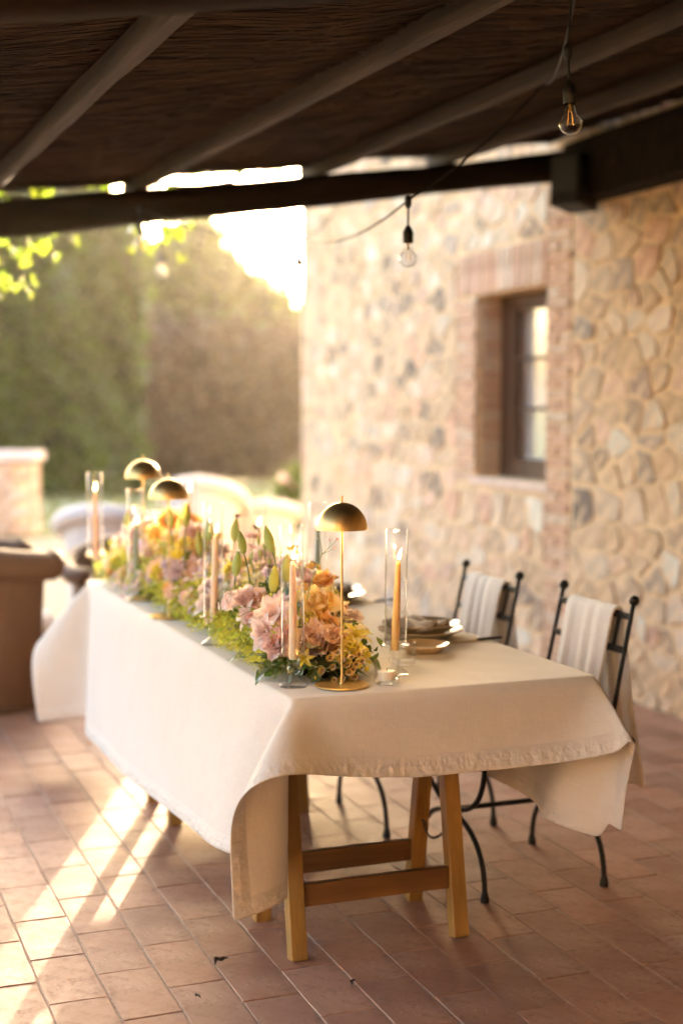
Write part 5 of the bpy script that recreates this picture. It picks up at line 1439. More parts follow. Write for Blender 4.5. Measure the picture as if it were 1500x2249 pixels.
-70,-69,-70,-69,-359,67,66,68,66,67,67,67,67,67,67,67,67,67,67,67,67,67,67,67,66,2,-62,-61,-62,-61,-61,-118,-70,-69,-70,-69,-70,-70,-69,-69,-364,67,67,
67,67,67,68,67,67,67,68,67,67,67,68,67,67,67,68,67,66,2,-62,-61,-62,-61,-61,-118,-70,-69,-70,-69,-70,-69,-70,-69,-370,68,67,68,67,68,67,68,67,68,67,68,
67,68,67,68,67,68,67,67,66,3,-62,-61,-62,-61,-61,-118,-70,-69,-70,-69,-70,-69,-70,-69,-375,68,68,67,68,68,68,67,68,68,67,68,68,68,67,68,68,68,67,68,66,
3,-62,-61,-62,-61,-61,-118,-70,-69,-70,-69,-70,-69,-70,-69,-380,68,68,68,68,68,68,68,68,68,68,68,68,68,68,68,68,68,68,67,67,3,-62,-61,-62,-61,-61,-118,
-70,-69,-70,-69,-70,-69,-70,-69,-381,68,68,68,68,68,68,68,68,68,68,68,68,68,68,68,69,67,69,67,67,3,-62,-61,-62,-61,-61,-118,-70,-69,-70,-69,-70,-69,
-70,-69,-381,68,68,68,68,68,68,68,68,68,68,68,68,68,68,68,68,69,67,68,67,3,-62,-61,-62,-61,-61,-118,-70,-69,-70,-69,-70,-69,-70,-69,-381,68,68,68,68,
68,68,68,68,68,68,68,68,68,68,68,69,67,69,67,67,3,-62,-61,-62,-61,-61,-118,-70,-69,-70,-69,-70,-69,-70,-69,-381,68,68,68,68,68,68,68,68,68,68,68,68,68,
68,69,67,69,67,68,67,3,-62,-61,-62,-61,-61,-118,-70,-69,-70,-69,-70,-69,-70,-69,-381,68,68,68,68,68,68,68,68,68,68,68,68,68,68,68,69,68,68,67,67,3,-62,
-61,-62,-61,-61,-118,-70,-69,-70,-69,-70,-69,-70,-69,-381,68,68,68,68,68,68,68,68,68,68,68,68,68,68,69,67,69,68,67,67,3,-62,-61,-62,-61,-61,-118,-70,
-69,-70,-69,-70,-69,-70,-69,-381,68,68,68,68,68,68,68,68,68,68,68,68,68,68,68,69,68,68,67,67,3,-62,-61,-62,-61,-61,-118,-70,-69,-70,-69,-70,-69,-70,
-69,-381,68,68,68,68,68,68,68,68,68,68,68,68,68,68,69,67,69,68,67,67,3,-62,-61,-62,-61,-61,-118,-70,-69,-70,-69,-70,-69,-70,-69,-381,68,68,68,68,68,68,
68,68,68,68,68,68,68,69,67,69,68,68,67,67,3,-62,-61,-62,-61,-61,-118,-70,-69,-70,-69,-70,-69,-70,-69,-381,68,68,68,68,68,68,68,68,68,68,68,68,68,68,69,
68,68,68,67,67,3,-62,-61,-62,-61,-61,-118,-70,-69,-70,-69,-70,-69,-70,-69,-381,68,68,68,68,68,68,68,68,68,68,68,68,68,69,68,68,68,68,67,67,3,-62,-61,
-62,-61,-61,-118,-70,-69,-70,-69,-70,-69,-70,-69,-381,68,68,68,68,68,68,68,68,68,68,68,68,69,67,69,68,68,68,67,67,3,-62,-61,-62,-61,-61,-118,-70,-69,
-70,-69,-70,-69,-70,-69,-381,68,68,68,68,68,68,68,68,68,68,68,69,67,69,68,68,68,68,67,67,3,-62,-61,-61,-62,-61,-118,-70,-69,-70,-69,-70,-69,-70,-69,
-380,68,67,69,67,69,67,69,67,69,67,69,67,69,68,68,68,68,68,68,66,3,-62,-61,-62,-61,-61,-118,-70,-69,-70,-69,-70,-69,-70,-69,-380,68,68,68,68,68,68,68,
68,68,68,68,68,68,68,68,68,68,68,67,67,3,-62,-61,-61,-62,-61,-61,-126,-70,-70,-69,-70,-69,-70,-69,-380,68,68,68,68,68,68,68,68,68,68,68,68,68,68,68,68,
68,68,68,66,3,-62,-61,-61,-62,-61,-118,-70,-69,-70,-69,-70,-69,-70,-69,-380,68,68,68,68,68,68,68,68,68,68,68,68,68,68,68,68,68,68,68,66,3,-61,-62,-61,
-62,-61,-61,-126,-70,-69,-70,-69,-70,-69,-70,-379,68,68,68,67,68,68,68,68,68,68,68,68,68,68,68,68,68,68,68,66,3,-61,-62,-61,-62,-61,-118,-69,-70,-70,
-69,-69,-70,-69,-70,-379,68,68,68,68,68,68,67,69,67,68,68,68,68,68,68,68,68,68,68,66,3,-61,-62,-61,-62,-61,-61,-126,-70,-69,-70,-69,-70,-69,-70,-379,
68,68,68,68,68,68,68,68,68,67,69,67,68,68,68,68,68,68,68,66,3,-61,-62,-61,-62,-61,-118,-69,-70,-69,-70,-69,-70,-69,-69,-380,68,68,68,68,68,68,68,68,68,
68,68,68,67,68,68,68,68,68,68,66,3,-61,-62,-61,-62,-61,-118,-69,-70,-69,-70,-69,-69,-70,-69,-380,68,68,68,68,68,68,68,68,68,68,68,68,68,68,68,67,68,68,
68,66,3,-61,-62,-61,-61,-62,-117,-70,-69,-70,-69,-70,-69,-70,-69,-380,68,68,68,68,68,68,68,68,68,68,68,68,68,68,68,68,67,68,68,66,3,-61,-62,-61,-61,
-62,-117,-70,-69,-70,-69,-69,-70,-69,-70,-381,68,68,69,68,68,68,68,68,68,68,68,68,68,68,68,68,68,67,68,66,3,-61,-62,-61,-61,-62,-117,-70,-69,-69,-70,
-69,-69,-70,-69,-383,68,69,68,68,68,69,68,68,68,68,68,68,68,68,68,68,68,67,68,66,3,-61,-62,-61,-61,-61,-118,-69,-70,-69,-69,-70,-69,-69,-70,-384,68,68,
69,68,69,68,68,69,68,68,68,68,68,68,68,68,68,67,68,66,3,-61,-62,-61,-61,-61,-118,-69,-69,-70,-69,-69,-70,-69,-70,-386,69,68,68,69,68,69,68,69,68,68,69,
68,68,68,68,68,68,68,67,66,3,-61,-62,-61,-61,-61,-117,-69,-70,-69,-69,-70,-69,-70,-69,-388,68,69,68,68,69,68,69,68,69,68,69,68,68,69,68,68,68,68,67,66,
3,-61,-61,-62,-61,-109,-69,-69,-69,-70,-69,-69,-70,-69,-70,-390,69,68,69,68,68,69,68,69,68,69,68,69,68,69,68,68,68,68,68,66,4,-62,-61,-61,-61,-109,-69,
-69,-70,-69,-70,-69,-70,-69,-70,-391,68,69,68,69,68,68,69,68,69,68,69,68,69,68,68,69,68,69,68,66,4,-62,-61,-61,-61,-109,-69,-69,-69,-70,-70,-69,-70,
-70,-70,-391,68,68,69,68,69,68,68,69,68,69,68,69,68,68,69,68,69,68,68,68,4,-62,-61,-60,-61,-109,-69,-70,-69,-70,-70,-70,-70,-70,-70,-392,69,68,68,69,
68,69,68,69,68,69,68,68,69,68,68,69,68,68,69,68,5,-61,-61,-61,-100,-70,-69,-70,-70,-70,-70,-70,-70,-70,-70,-392,68,69,68,69,68,68,69,68,69,68,69,68,68,
69,68,68,69,67,68,69,7,-61,-61,-61,-61,-109,-70,-70,-70,-70,-70,-70,-70,-70,-70,-393,69,68,68,69,68,69,68,68,69,68,69,68,69,68,69,68,68,68,67,68,10,
-61,-61,-61,-62,-61,-62,-61,-62,-61,-62,-62,-61,-62,-61,-518,68,69,68,68,69,68,68,69,68,69,68,69,68,69,68,69,68,69,67,67,12,-61,-62,-61,-62,-61,-62,
-61,-62,-61,-62,-62,-61,-62,-61,-520,68,68,69,68,68,69,68,68,69,68,68,69,68,68,69,68,69,68,68,69,12,-60,-62,-61,-62,-61,-62,-61,-62,-61,-62,-61,-62,
-61,-61,-524,68,68,68,69,68,68,68,69,68,68,68,69,68,68,68,68,69,68,68,68,27,4,1,-1,-1,-1,-1,-1,0,-1,-1,0,-1,0,-1,0,-1,0,-1,0,-1,0,-1,0,-1,0,-1,-1,-3,
-3,-3,0,0,-54,-59,-60,-61,-62,-61,-61,-61,-62,-61,-61,-62,-61,-62,-528,68,68,68,68,69,68,68,68,68,68,68,68,68,68,68,68,68,69,66,39,9,-2,-2,-2,-1,0,-1,
-1,-1,0,-1,-1,-1,0,-1,-1,-1,0,-1,-1,0,-1,-1,0,-1,-1,-1,-2,-1,0,-1,-7,-6,4,-51,-57,-59,-60,-60,-61,-61,-61,-61,-61,-62,-61,-61,-534,68,68,68,68,68,68,
68,68,68,68,68,67,68,68,68,68,68,65,46,18,-1,-7,-4,-1,-1,-1,0,-1,-1,0,-1,-1,-1,0,-1,-1,-1,-1,0,-1,-1,-1,0,-1,-1,-1,-1,0,2,3,-2,-12,-6,-4,-26,-20,-55,
-58,-58,-60,-60,-60,-60,-61,-61,-61,-61,-540,68,68,68,68,68,67,68,68,68,68,67,68,68,68,69,67,63,50,26,5,-6,-8,-5,-3,-1,0,-1,-1,0,-1,-1,-1,0,-1,-1,-1,
-1,0,-1,-1,-1,-1,0,-1,-1,0,1,2,4,1,-4,-14,-6,-1,-11,-35,-8,-53,-56,-57,-58,-59,-59,-60,-60,-60,-61,-546,68,68,68,68,68,67,68,68,68,67,68,68,69,67,67,
62,52,33,12,-1,-8,-9,-7,-3,-2,-1,-1,0,-1,-1,-1,0,-1,-1,-1,-1,-1,0,-1,-1,-1,-1,0,-1,0,1,2,4,4,1,-7,-14,-6,0,-4,-20,-40,3,-52,-54,-57,-57,-57,-59,-58,
-59,-60,-550,68,68,68,67,68,68,68,68,67,69,68,68,67,66,62,52,38,20,4,-6,-9,-10,-7,-4,-3,-1,-1,-1,-1,-1,0,-1,-1,-1,-1,-1,-1,0,-1,-1,-1,-1,0,0,0,2,4,5,4,
-1,-9,-14,-5,0,-1,-10,-28,-42,13,-51,-53,-56,-56,-57,-57,-57,-58,-551,68,68,67,68,68,68,68,68,68,68,68,67,65,61,54,41,26,10,-2,-7,-10,-10,-8,-6,-3,-2,
-2,-1,-1,0,-1,-1,-1,-1,-1,-1,-1,0,-1,-1,-1,0,-1,1,1,3,5,5,4,-3,-10,-13,-6,1,1,-5,-18,-32,-44,-52,25,-53,-55,-55,-57,-56,-57,-546,68,67,68,68,68,68,68,
68,68,68,66,65,61,54,44,30,16,4,-5,-9,-11,-10,-8,-6,-5,-3,-1,-2,-1,-1,-1,-1,-1,-1,-1,-1,-1,0,-1,-1,-1,0,0,1,3,4,5,5,3,-3,-12,-12,-6,1,2,-2,-11,-23,-36,
-45,-53,36,-53,-54,-56,-55,-56,-538,68,67,68,68,68,68,68,68,67,67,64,60,55,46,34,21,9,-1,-7,-10,-11,-10,-9,-7,-5,-3,-3,-2,-1,-2,-1,-1,-1,-1,-1,-1,-1,0,
-1,-1,0,0,1,2,3,4,6,5,3,-5,-13,-12,-4,1,2,0,-6,-17,-28,-38,-46,-53,46,-54,-54,-55,-56,-526,68,68,68,68,68,68,68,67,65,64,60,55,47,37,26,14,3,-4,-9,-10,
-11,-11,-9,-7,-5,-5,-3,-2,-2,-2,-1,-2,-1,-1,-1,-1,-1,0,-1,0,0,0,1,3,3,5,6,6,2,-7,-13,-11,-4,1,3,1,-4,-11,-20,-30,-40,-48,-54,-58,60,-55,-56,
)
cnx, cny = 67, 111
G = np.zeros((cny + 1, cnx + 1, 3))
hang_m = np.ones((cny + 1, cnx + 1), bool)
hang_m[8:102, 21:53] = False
vals = np.array(CL, dtype=np.int64).reshape(3, -1)
for ch_ in range(3):
    G[:, :, ch_][hang_m] = np.cumsum(vals[ch_]) / 2500.0
jj, ii = np.nonzero(~hang_m)
G[jj, ii, 0] = X0 + (X1 - X0) * (ii - 21) / 31
G[jj, ii, 1] = Y0 + (Y1 - Y0) * (jj - 8) / 93
G[jj, ii, 2] = .7535 + .0012 * np.sin(ii * .9 + jj * .31) * np.sin(jj * .53) * ((ii > 22) & (ii < 51) & (jj > 9) & (jj < 100))
co = G.reshape(-1, 3)
me = bpy.data.meshes.new('tablecloth')
me.from_pydata([tuple(p) for p in co], [], [(j * (cnx + 1) + i, j * (cnx + 1) + i + 1, (j + 1) * (cnx + 1) + i + 1, (j + 1) * (cnx + 1) + i) for j in range(cny) for i in range(cnx)])
uvl = me.uv_layers.new(name='UVMap')
uvs = []
for p in me.polygons:
    for vi in p.vertices:
        uvs += [(vi % (cnx + 1)) * .028, (vi // (cnx + 1)) * .028]
uvl.data.foreach_set('uv', uvs)
he = me.attributes.new('hem', 'FLOAT', 'POINT')
he.data.foreach_set('value', [1.0 if min(i, j, cnx - i, cny - j) < 2 else 0.0 for j in range(cny + 1) for i in range(cnx + 1)])
me.polygons.foreach_set('use_smooth', [True] * len(me.polygons))
cr = me.attributes.new('crease_edge', 'FLOAT', 'EDGE')
cv = []
for e_ in me.edges:
    (ja, ia), (jb, ib) = divmod(e_.vertices[0], cnx + 1), divmod(e_.vertices[1], cnx + 1)
    on = (ia == ib and ia in (21, 52) and 8 <= ja <= 101 and 8 <= jb <= 101) or (ja == jb and ja in (8, 101) and 21 <= ia <= 52 and 21 <= ib <= 52)
    cv.append(.5 if on else 0.0)
cr.data.foreach_set('value', cv)
cl = obj('tablecloth', me, M['cloth'])
sb = cl.modifiers.new('sub', 'SUBSURF')
sb.levels = sb.render_levels = 2
so = cl.modifiers.new('thick', 'SOLIDIFY')
so.thickness = .0016
so.offset = 1
tag(cl, 'cream linen tablecloth hanging in soft folds over the long table', 'tablecloth')

# ================================================================== iron chairs
def iron_chair(label, loc):
    t = thing('iron_chair', label, 'chair', loc, 0, 'wrought iron chairs along the house side of the table')
    I = M['iron']
    for s, yn in ((-1, -.228), (1, .228)):
        post = [(.195, yn * .97, .43), (.215, yn * .97, .52), (.290, yn * .94, .868)]
        p_ = MB().tube(post, .0075, 8)
        ob_ = p_.build('back_post', I, t)
        MB().ball((.293, yn * .94, .882), .0165, 14, 10).build('ball_finial', I, ob_)
    for z, x in ((.832, .282), (.728, .260)):
        MB().bar((x, -.213, z), (x, .213, z), .010, .022, (0, 0, 1)).build('back_rail', I, t, False, .002, 1)
    for yn in (-.15, -.05, .05, .15):
        MB().bar((.2605, yn, .737), (.2815, yn, .823), .012, .008, (1, 0, 0)).build('back_bar', I, t, False)
    for x in (-.22, .19):
        n = 20
        arch = [(x, -.230 * cos(pi * i / n) * (1 if 0 < i < n else 1.0), .215 * sin(pi * i / n) ** .72) for i in range(n + 1)]
        lg = MB().tube(arch, .0085, 8)
        for e in (0, n):
            lg.lathe([(.001, 0), (.0135, 0), (.0135, .012), (.0095, .03), (.0085, .034)], 10, (arch[e][0], arch[e][1], 0))
        lg.build('leg', I, t)
        up = [(x, -.222 * cos(pi * i / n), .438 - .206 * sin(pi * i / n) ** .72) for i in range(n + 1)]
        MB().tube(up, .0085, 8).build('seat_support', I, t)
    MB().tube([(-.22, 0, .223), (.19, 0, .223)], .0085, 8).build('stretcher', I, t)
    ring = [(-.24, -.222), (.20, -.222), (.20, .222), (-.24, .222), (-.24, -.222)]
    MB().tube([(x, y, .445) for x, y in ring], .008, 8).build('seat_frame', I, t)
    MB().box((-.02, 0, .451), (.43, .436, .012)).build('seat', I, t, False, .004, 1)
    for yn in (-.228, .228):
        lp = [(.20 + .045 + .042 * cos(a) - .0 * a, yn - .004, .445 + .018 * sin(a) * (1 if a < 5 else 1)) for a in [pi + 2 * pi * i / 16 for i in range(17)]]
        MB().tube(lp, .0062, 8).build('scroll', I, t)
    return t


def throw(label, loc, seed):
    """woollen throw folded over the top rail of an iron chair"""
    r = random.Random(seed)
    path = []
    fr = [(.180, .40), (.198, .50), (.216, .60), (.230, .68), (.243, .76), (.254, .82), (.264, .851), (.281, .860), (.300, .853), (.308, .82), (.309, .74), (.312, .62), (.322, .50), (.332, .40), (.338, .33), (.342, .275)]
    nw = 46
    V = []
    ph = [r.uniform(0, 6) for _ in range(6)]
    for i, (x, z) in enumerate(fr):
        t = i / (len(fr) - 1)
        drop = max(0, .85 - z)
        frontside = i < 7
        nxt = fr[min(i + 1, len(fr) - 1)]
        prv = fr[max(i - 1, 0)]
        d = Vector((nxt[0] - prv[0], 0, nxt[1] - prv[1])).normalized()
        nrm = Vector((d.z, 0, -d.x)) * -1
        for k in range(nw + 1):
            s = k / nw * 2 - 1
            hw = (.140 - .02 * drop if frontside else .142 + .10 * drop)
            amp = min(.006, .002 + .014 * drop) if frontside else min(.010, .002 + .014 * drop)
            f = sin(s * 11 + ph[0] + .9 * sin(s * 3 + ph[1])) * .6 + .35 * sin(s * 15 + ph[2] + drop * 3) + .5 * sin(s * 5 + ph[3] + drop * 4)
            off = amp * f + amp
            p = Vector((x, s * hw + .004 * sin(drop * 9 + ph[4]), z + (.008 * sin(s * 6 + ph[5]) if i in (0, len(fr) - 1) else 0))) + nrm * off
            V.append(p)
    m = nw + 1
    F = [(i * m + k, i * m + k + 1, (i + 1) * m + k + 1, (i + 1) * m + k) for i in range(len(fr) - 1) for k in range(nw)]
    o_ = MB().add(V, F).build('throw', M['throw'], None, True, angle=180)
    o_.location = loc
    s1 = o_.modifiers.new('thick', 'SOLIDIFY')
    s1.thickness = .010
    s1.offset = 1
    s2 = o_.modifiers.new('sub', 'SUBSURF')
    s2.levels = s2.render_levels = 1
    return tag(o_, label, 'throw blanket', 'white throws over the iron chairs')


CH = ((2.108, 3.955, 0), (2.085, 4.655, 0))
iron_chair('black iron chair with ball finials nearest the front corner of the table', CH[0])
iron_chair('second black iron chair, further along beside the dinner plates', CH[1])
throw('white throw over the back of the nearer iron chair, reaching low behind it', CH[0], 3)
throw('white throw over the back of the further iron chair', CH[1], 8)

# ================================================================== wicker tub chairs
def tub_chair(label, loc, rz, mat, group, R=.36, hb=.78, ha=.60, roll=.062, cush=True):
    t = thing('wicker_armchair', label, 'armchair', loc, rz, group)
    n = 40
    amax = radians(128)
    V, F = [], []
    prof_n = 9
    rim = []
    for i in range(n + 1):
        a = -amax + 2 * amax * i / n
        k = abs(a) / amax
        h = ha + (hb - ha) * (cos(min(1, k * 1.02) * pi) + 1) / 2
        for j in range(prof_n):
            z = .03 + (h - .03) * j / (prof_n - 1)
            rr = R * (.90 + .10 * (j / (prof_n - 1)) ** 1.5)
            V.append((-cos(a) * rr, sin(a) * rr, z))
        rim.append((-cos(a) * (R + roll * .35), sin(a) * (R + roll * .35), h - roll * .2))
    n0 = len(V)
    V += [(x * (1 - .035 / R), y * (1 - .035 / R), z) for x, y, z in V]
    for q in (0, n0):
        for i in range(n):
            for j in range(prof_n - 1):
                f = (q + i * prof_n + j, q + (i + 1) * prof_n + j, q + (i + 1) * prof_n + j + 1, q + i * prof_n + j + 1)
                F.append(f if q == 0 else tuple(reversed(f)))
    for i in (0, n):
        for j in range(prof_n - 1):
            F.append((i * prof_n + j, i * prof_n + j + 1, n0 + i * prof_n + j + 1, n0 + i * prof_n + j))
    MB().add(V, F).build('back', mat, t, angle=70)
    MB().tube(rim, [roll * (.8 if q in (0, n) else 1) for q in range(n + 1)], 12).build('rolled_rim', mat, t)
    for s in (0, -1):
        MB().ball(rim[s], roll * 1.02, 12, 8).build('arm_end', mat, t)
    MB().lathe([(.001, .30), (R * .86, .30), (R * .88, .33), (R * .86, .36), (.001, .36)], 28, (.02, 0, 0)).build('seat', mat, t)
    MB().lathe([(R * .84, .025), (R * .86, .30)], 28, (.03, 0, 0)).build('apron', mat, t)
    if cush:
        MB().lathe([(.001, .362), (R * .78, .365), (R * .82, .40), (R * .76, .44), (.001, .452)], 28, (.03, 0, 0)).build('cushion', M['cushion'], t)
    for an in (45, 135, 225, 315):
        MB().lathe([(.001, 0), (.022, 0), (.026, .08)], 10, (cos(radians(an)) * R * .76, sin(radians(an)) * R * .76, 0)).build('foot', mat, t)
    return t


tub_chair('brown wicker armchair cut off by the left edge, beside the cloth', (.85, 7.20, 0), radians(4), M['brown_wicker'], 'wicker armchairs round the far end', R=.40, hb=.86, ha=.73, roll=.075)
p = Vector((1.72, 7.56, 0))
tub_chair('brown wicker armchair half hidden behind the far left corner of the cloth', (p.x, p.y, 0), radians(-100), M['brown_wicker'], 'wicker armchairs round the far end', hb=.72, ha=.60, roll=.05)
for lab, lat, dep, rz, hb_, ha_ in (('white wicker armchair out on the gravel, seen above the middle brass lamp', -1.33, 13.6, 66, .84, .62), ('low white wicker armchair behind the dark scabious blooms', -.82, 14.2, 80, .58, .42), ('white wicker armchair behind the tall glass with the sage candle', -1.58, 9.9, 60, .78, .60)):
    p = cw(lat, dep)
    tub_chair(lab, (p.x, p.y, -.05 if dep > 10.3 else 0), radians(rz), M['pale_wicker'], 'white wicker armchairs in the garden', hb=hb_, ha=ha_)

# ================================================================== things on the table
def candlestick(label, x, y, hs=.088, tube_h=.330, tilt=(0, 0)):
    """moulded glass holder with knob, cup and saucer; a straight chimney stands on the saucer"""
    t = thing('candlestick', label, 'candle holder', (x, y, ZT), 0, 'glass candlesticks with chimneys')
    k = hs / .088
    prof = [(.0005, 0), (.0365, 0), (.038, .004), (.036, .008), (.028, .0125), (.018, .019), (.0115, .0255), (.0105, .030), (.0145, .034), (.0185, .042), (.0150, .050), (.0105, .0545),
            (.0135, .059), (.0165, .068), (.0172, .079), (.0405, .0835), (.0415, .0865), (.0405, .0885), (.0145, .0860), (.0135, .0700), (.0005, .0680)]
    MB().lathe([(r, z * k) for r, z in prof], 36).build('holder', M['glass'], t, angle=180)
    R, th = .0305, .0018
    z0, z1 = hs + .0008, hs + tube_h
    c = MB().lathe([(R, z0), (R, z1 - .001), (R - th * .5, z1), (R - th, z1 - .001), (R - th, z0)], 40, closed=True).build('chimney', M['thin_glass'], t, angle=180)
    c.rotation_euler = (tilt[0], tilt[1], 0)
    return t


def taper(label, x, y, mat, z0, h, lean=(0, 0), flame=1.0, light=0.0):
    t = thing('taper_candle', label, 'candle', (x, y, ZT + z0), 0, 'lit taper candles')
    w_ = MB().lathe([(.0005, 0), (.0112, 0), (.0112, h * .1), (.0105, h * .4), (.0085, h * .8), (.0066, h * .965), (.0055, h * .99), (.003, h), (.0005, h * .996)], 22).build('wax', mat, t)
    t.rotation_euler = (lean[0], lean[1], 0)
    MB().tube([(0, 0, h * .994), (.0005, 0, h + .006), (.0022, .0005, h + .011)], .0009, 6).build('wick', M['wick'], w_)
    f = []
    L_ = .032 * flame
    for i in range(13):
        s = i / 12
        f.append((max(.0003, .0052 * flame * (sin(pi * s ** .62)) ** .9 * (1 - .35 * s)), s * L_))
    fl = MB().lathe(f, 14, (0, 0, 0))
    fl.v = [(x_ + .20 * z_ * z_ / L_ + .0015, y_, z_ + h + .005) for x_, y_, z_ in fl.v]
    fo = fl.build('flame', M['flame'], w_)
    if light:
        ld = bpy.data.lights.new('candle_flame', 'POINT')
        ld.energy = light
        ld.color = (1, .58, .24)
        ld.shadow_soft_size = .006
        lo = bpy.data.objects.new('flame_light', ld)
        COL.objects.link(lo)
        lo.parent = fo
        lo.location = (.002, 0, h + .05)
    return t


CANDLES = [
    # x, y, saucer height, chimney height, wax, candle height, lean, words, light
    (1.190, 3.447, .088, .330, 'peach', .255, (.012, -.01), 'glass candlestick nearest the front left corner of the table', 'peach taper candle in the front left chimney beside the peonies', .10, (0, -.012)),
    (1.498, 3.500, .084, .310, 'amber', .240, (.02, .03), 'glass candlestick on the bare cloth to the right of the front brass lamp', 'amber taper candle right of the front brass lamp', .10, (0, .012)),
    (1.176, 4.148, .088, .345, 'peach', .265, (.0, .03), 'glass candlestick second along the left edge, foot showing on the cloth', 'peach taper candle second along the left edge', .05, (0, 0)),
    (1.178, 5.210, .085, .330, 'sage', .215, (.0, .01), 'glass candlestick holding the sage candle at the left edge', 'sage green taper candle at the left edge of the flowers', .04, (0, 0)),
    (1.128, 5.720, .130, .325, 'peach', .275, (0, .0), 'glass candlestick at the far left corner of the table', 'peach taper candle farthest left on the table', .03, (0, 0)),
    (1.500, 5.640, .105, .330, 'ivory', .290, (0, 0), 'glass candlestick behind the flowers near the far lamps', 'pale taper candle behind the far lamps', 0, (0, 0)),
    (1.560, 4.900, .080, .300, 'ivory', .225, (0, 0), 'glass candlestick behind the dark scabious in mid table', 'ivory taper candle glowing behind the dark scabious', 0, (0, 0)),
    (1.713, 4.700, .080, .305, 'sage', .235, (0, .01), 'glass candlestick behind the front brass lamp', 'sage taper candle behind the front brass lamp', 0, (0, 0)),
]
for (x, y, hs, th, wx, hc, lean, l1, l2, li, tl) in CANDLES:
    candlestick(l1, x, y, hs, th, tl)
    taper(l2, x, y, M[wx], hs * .80 + .0005, hc, lean, 1.0, li)


def lamp(label, x, y, h, s=1.0, energy=.35):
    t = thing('table_lamp', label, 'lamp', (x, y, ZT), 0, 'brass dome table lamps')
    B = M['brass']
    MB().lathe([(.0005, 0), (.068 * s, 0), (.071 * s, .002), (.071 * s, .004), (.069 * s, .0058), (.0075, .006), (.006, .010), (.0005, .010)], 56).build('base', B, t, angle=35)
    MB().tube([(0, 0, .008), (0, 0, h)], .0034 * s, 14).build('stem', B, t)
    R, H = .0665 * s, .070 * s
    zr = h - H
    out = [(R * cos(a), zr + H * sin(a)) for a in [pi / 2 * i / 16 for i in range(16)]] + [(.004, h)]
    inn = [(.004, h - .0015)] + [((R - .0015) * cos(a), zr + (H - .0015) * sin(a)) for a in [pi / 2 * i / 16 for i in range(15, -1, -1)]]
    MB().lathe(out + inn, 56, closed=True).build('shade', B, t, angle=60)
    MB().tube([(0, 0, h - .001), (0, 0, h + .017 * s)], .0028 * s, 12).build('finial', B, t)
    bu = MB().lathe([(.0005, zr + .030 * s), (.011 * s, zr + .034 * s), (.013 * s, zr + .045 * s), (.0005, zr + .05 * s)], 14).build('lamp_bulb', M['bulb_on'], t)
    ld = bpy.data.lights.new('lamp_bulb', 'POINT')
    ld.energy = energy
    ld.color = (1, .62, .28)
    ld.shadow_soft_size = .012
    lo = bpy.data.objects.new('lamp_light', ld)
    COL.objects.link(lo)
    lo.parent = bu
    lo.location = (.0, 0, zr + .018 * s)
    return t


M['bulb_on'] = emit('bulb_glow', (1, .66, .3), 3)
lamp('slim brass dome lamp at the front edge of the table by small yellow daisies', 1.308, 3.405, .478, 1.0, LAMP_E)
lamp('brass dome lamp in the middle of the flowers, dome dark and blurred', 1.190, 4.752, .478, 1.0, LAMP_E)
lamp('brass dome lamp farthest away, dome catching the sun', 1.216, 5.240, .525, 1.0, LAMP_E)


def votive(label, x, y, r=.033, h=.062, lit=True):
    t = thing('votive_glass', label, 'votive', (x, y, ZT), 0, 'glass votives')
    MB().lathe([(.0005, 0), (r * .97, 0), (r, .003), (r * 1.04, h), (r * 1.00, h + .001), (r * .93, h - .002), (r * .90, .012), (r * .5, .009), (.0005, .009)], 40).build('glass', M['glass'], t, angle=50)
    if lit:
        c = MB().lathe([(.0005, .0095), (r * .68, .0095), (r * .70, .012), (r * .70, .032), (r * .62, .034), (.0005, .0325)], 24).build('tealight', M['ivory'], t)
        MB().tube([(0, 0, .032), (.0008, 0, .041)], .0008, 6).build('wick', M['wick'], c)
    return t


votive('clear votive glass with a white tealight at the front edge, right of the lamp', 1.430, 3.395)
votive('clear votive glass behind the amber candle, next to the small plate', 1.585, 3.640, lit=False)


def plate(name, label, x, y, R, rise, z=ZT, mat='plate', foot=.55):
    p = [(.0005, .004), (R * foot, .004), (R * foot, 0), (R * (foot + .06), 0), (R * (foot + .08), .004), (R * .80, rise * .45), (R, rise), (R * .995, rise + .003), (R * .78, rise * .45 + .005), (R * .62, .0085), (.0005, .0075)]
    o_ = MB().lathe(p, 64).build(name, M[mat], None, angle=60)
    o_.location = (x, y, z)
    return tag(o_, label, name.replace('_', ' '), None)


def cutlery(name, label, x, y, rz, L_=.21, dz=0):
    t = thing(name, label, 'cutlery', (x, y, ZT + .0005 + dz), rz, 'gold cutlery with black handles')
    MB().box((-L_ * .22, 0, .0022), (L_ * .56, .013, .0035)).build('blade', M['gold'], t, False, .001, 1)
    MB().box((L_ * .28, 0, .0045), (L_ * .44, .0125, .009)).build('handle', M['black'], t, False, .003, 2)
    return t


def napkin(label, x, y, z, rz, seed):
    """loosely folded cloth lying in the plate"""
    r = random.Random(seed)
    nx_, ny_ = 22, 30
    V = []
    for j in range(ny_ + 1):
        for i in range(nx_ + 1):
            u, v = i / nx_ * 2 - 1, j / ny_ * 2 - 1
            zz = .016 * (1 - u * u) ** .6 + .006 * sin(u * 7 + v * 2) + .005 * sin(u * 13 - v) + .004 * sin(v * 5)
            V.append((u * .055 + .012 * sin(v * 2.1), v * .105, max(.001, zz + .004)))
    m = nx_ + 1
    F = [(j * m + i, j * m + i + 1, (j + 1) * m + i + 1, (j + 1) * m + i) for j in range(ny_) for i in range(nx_)]
    o_ = MB().add(V, F).build('napkin', M['napkin'], None, angle=180)
    o_.location = (x, y, z)
    o_.rotation_euler = (0, .05, rz)
    s_ = o_.modifiers.new('thick', 'SOLIDIFY')
    s_.thickness = .008
    s_.offset = 1
    return tag(o_, label, 'napkin', 'folded oatmeal napkins')


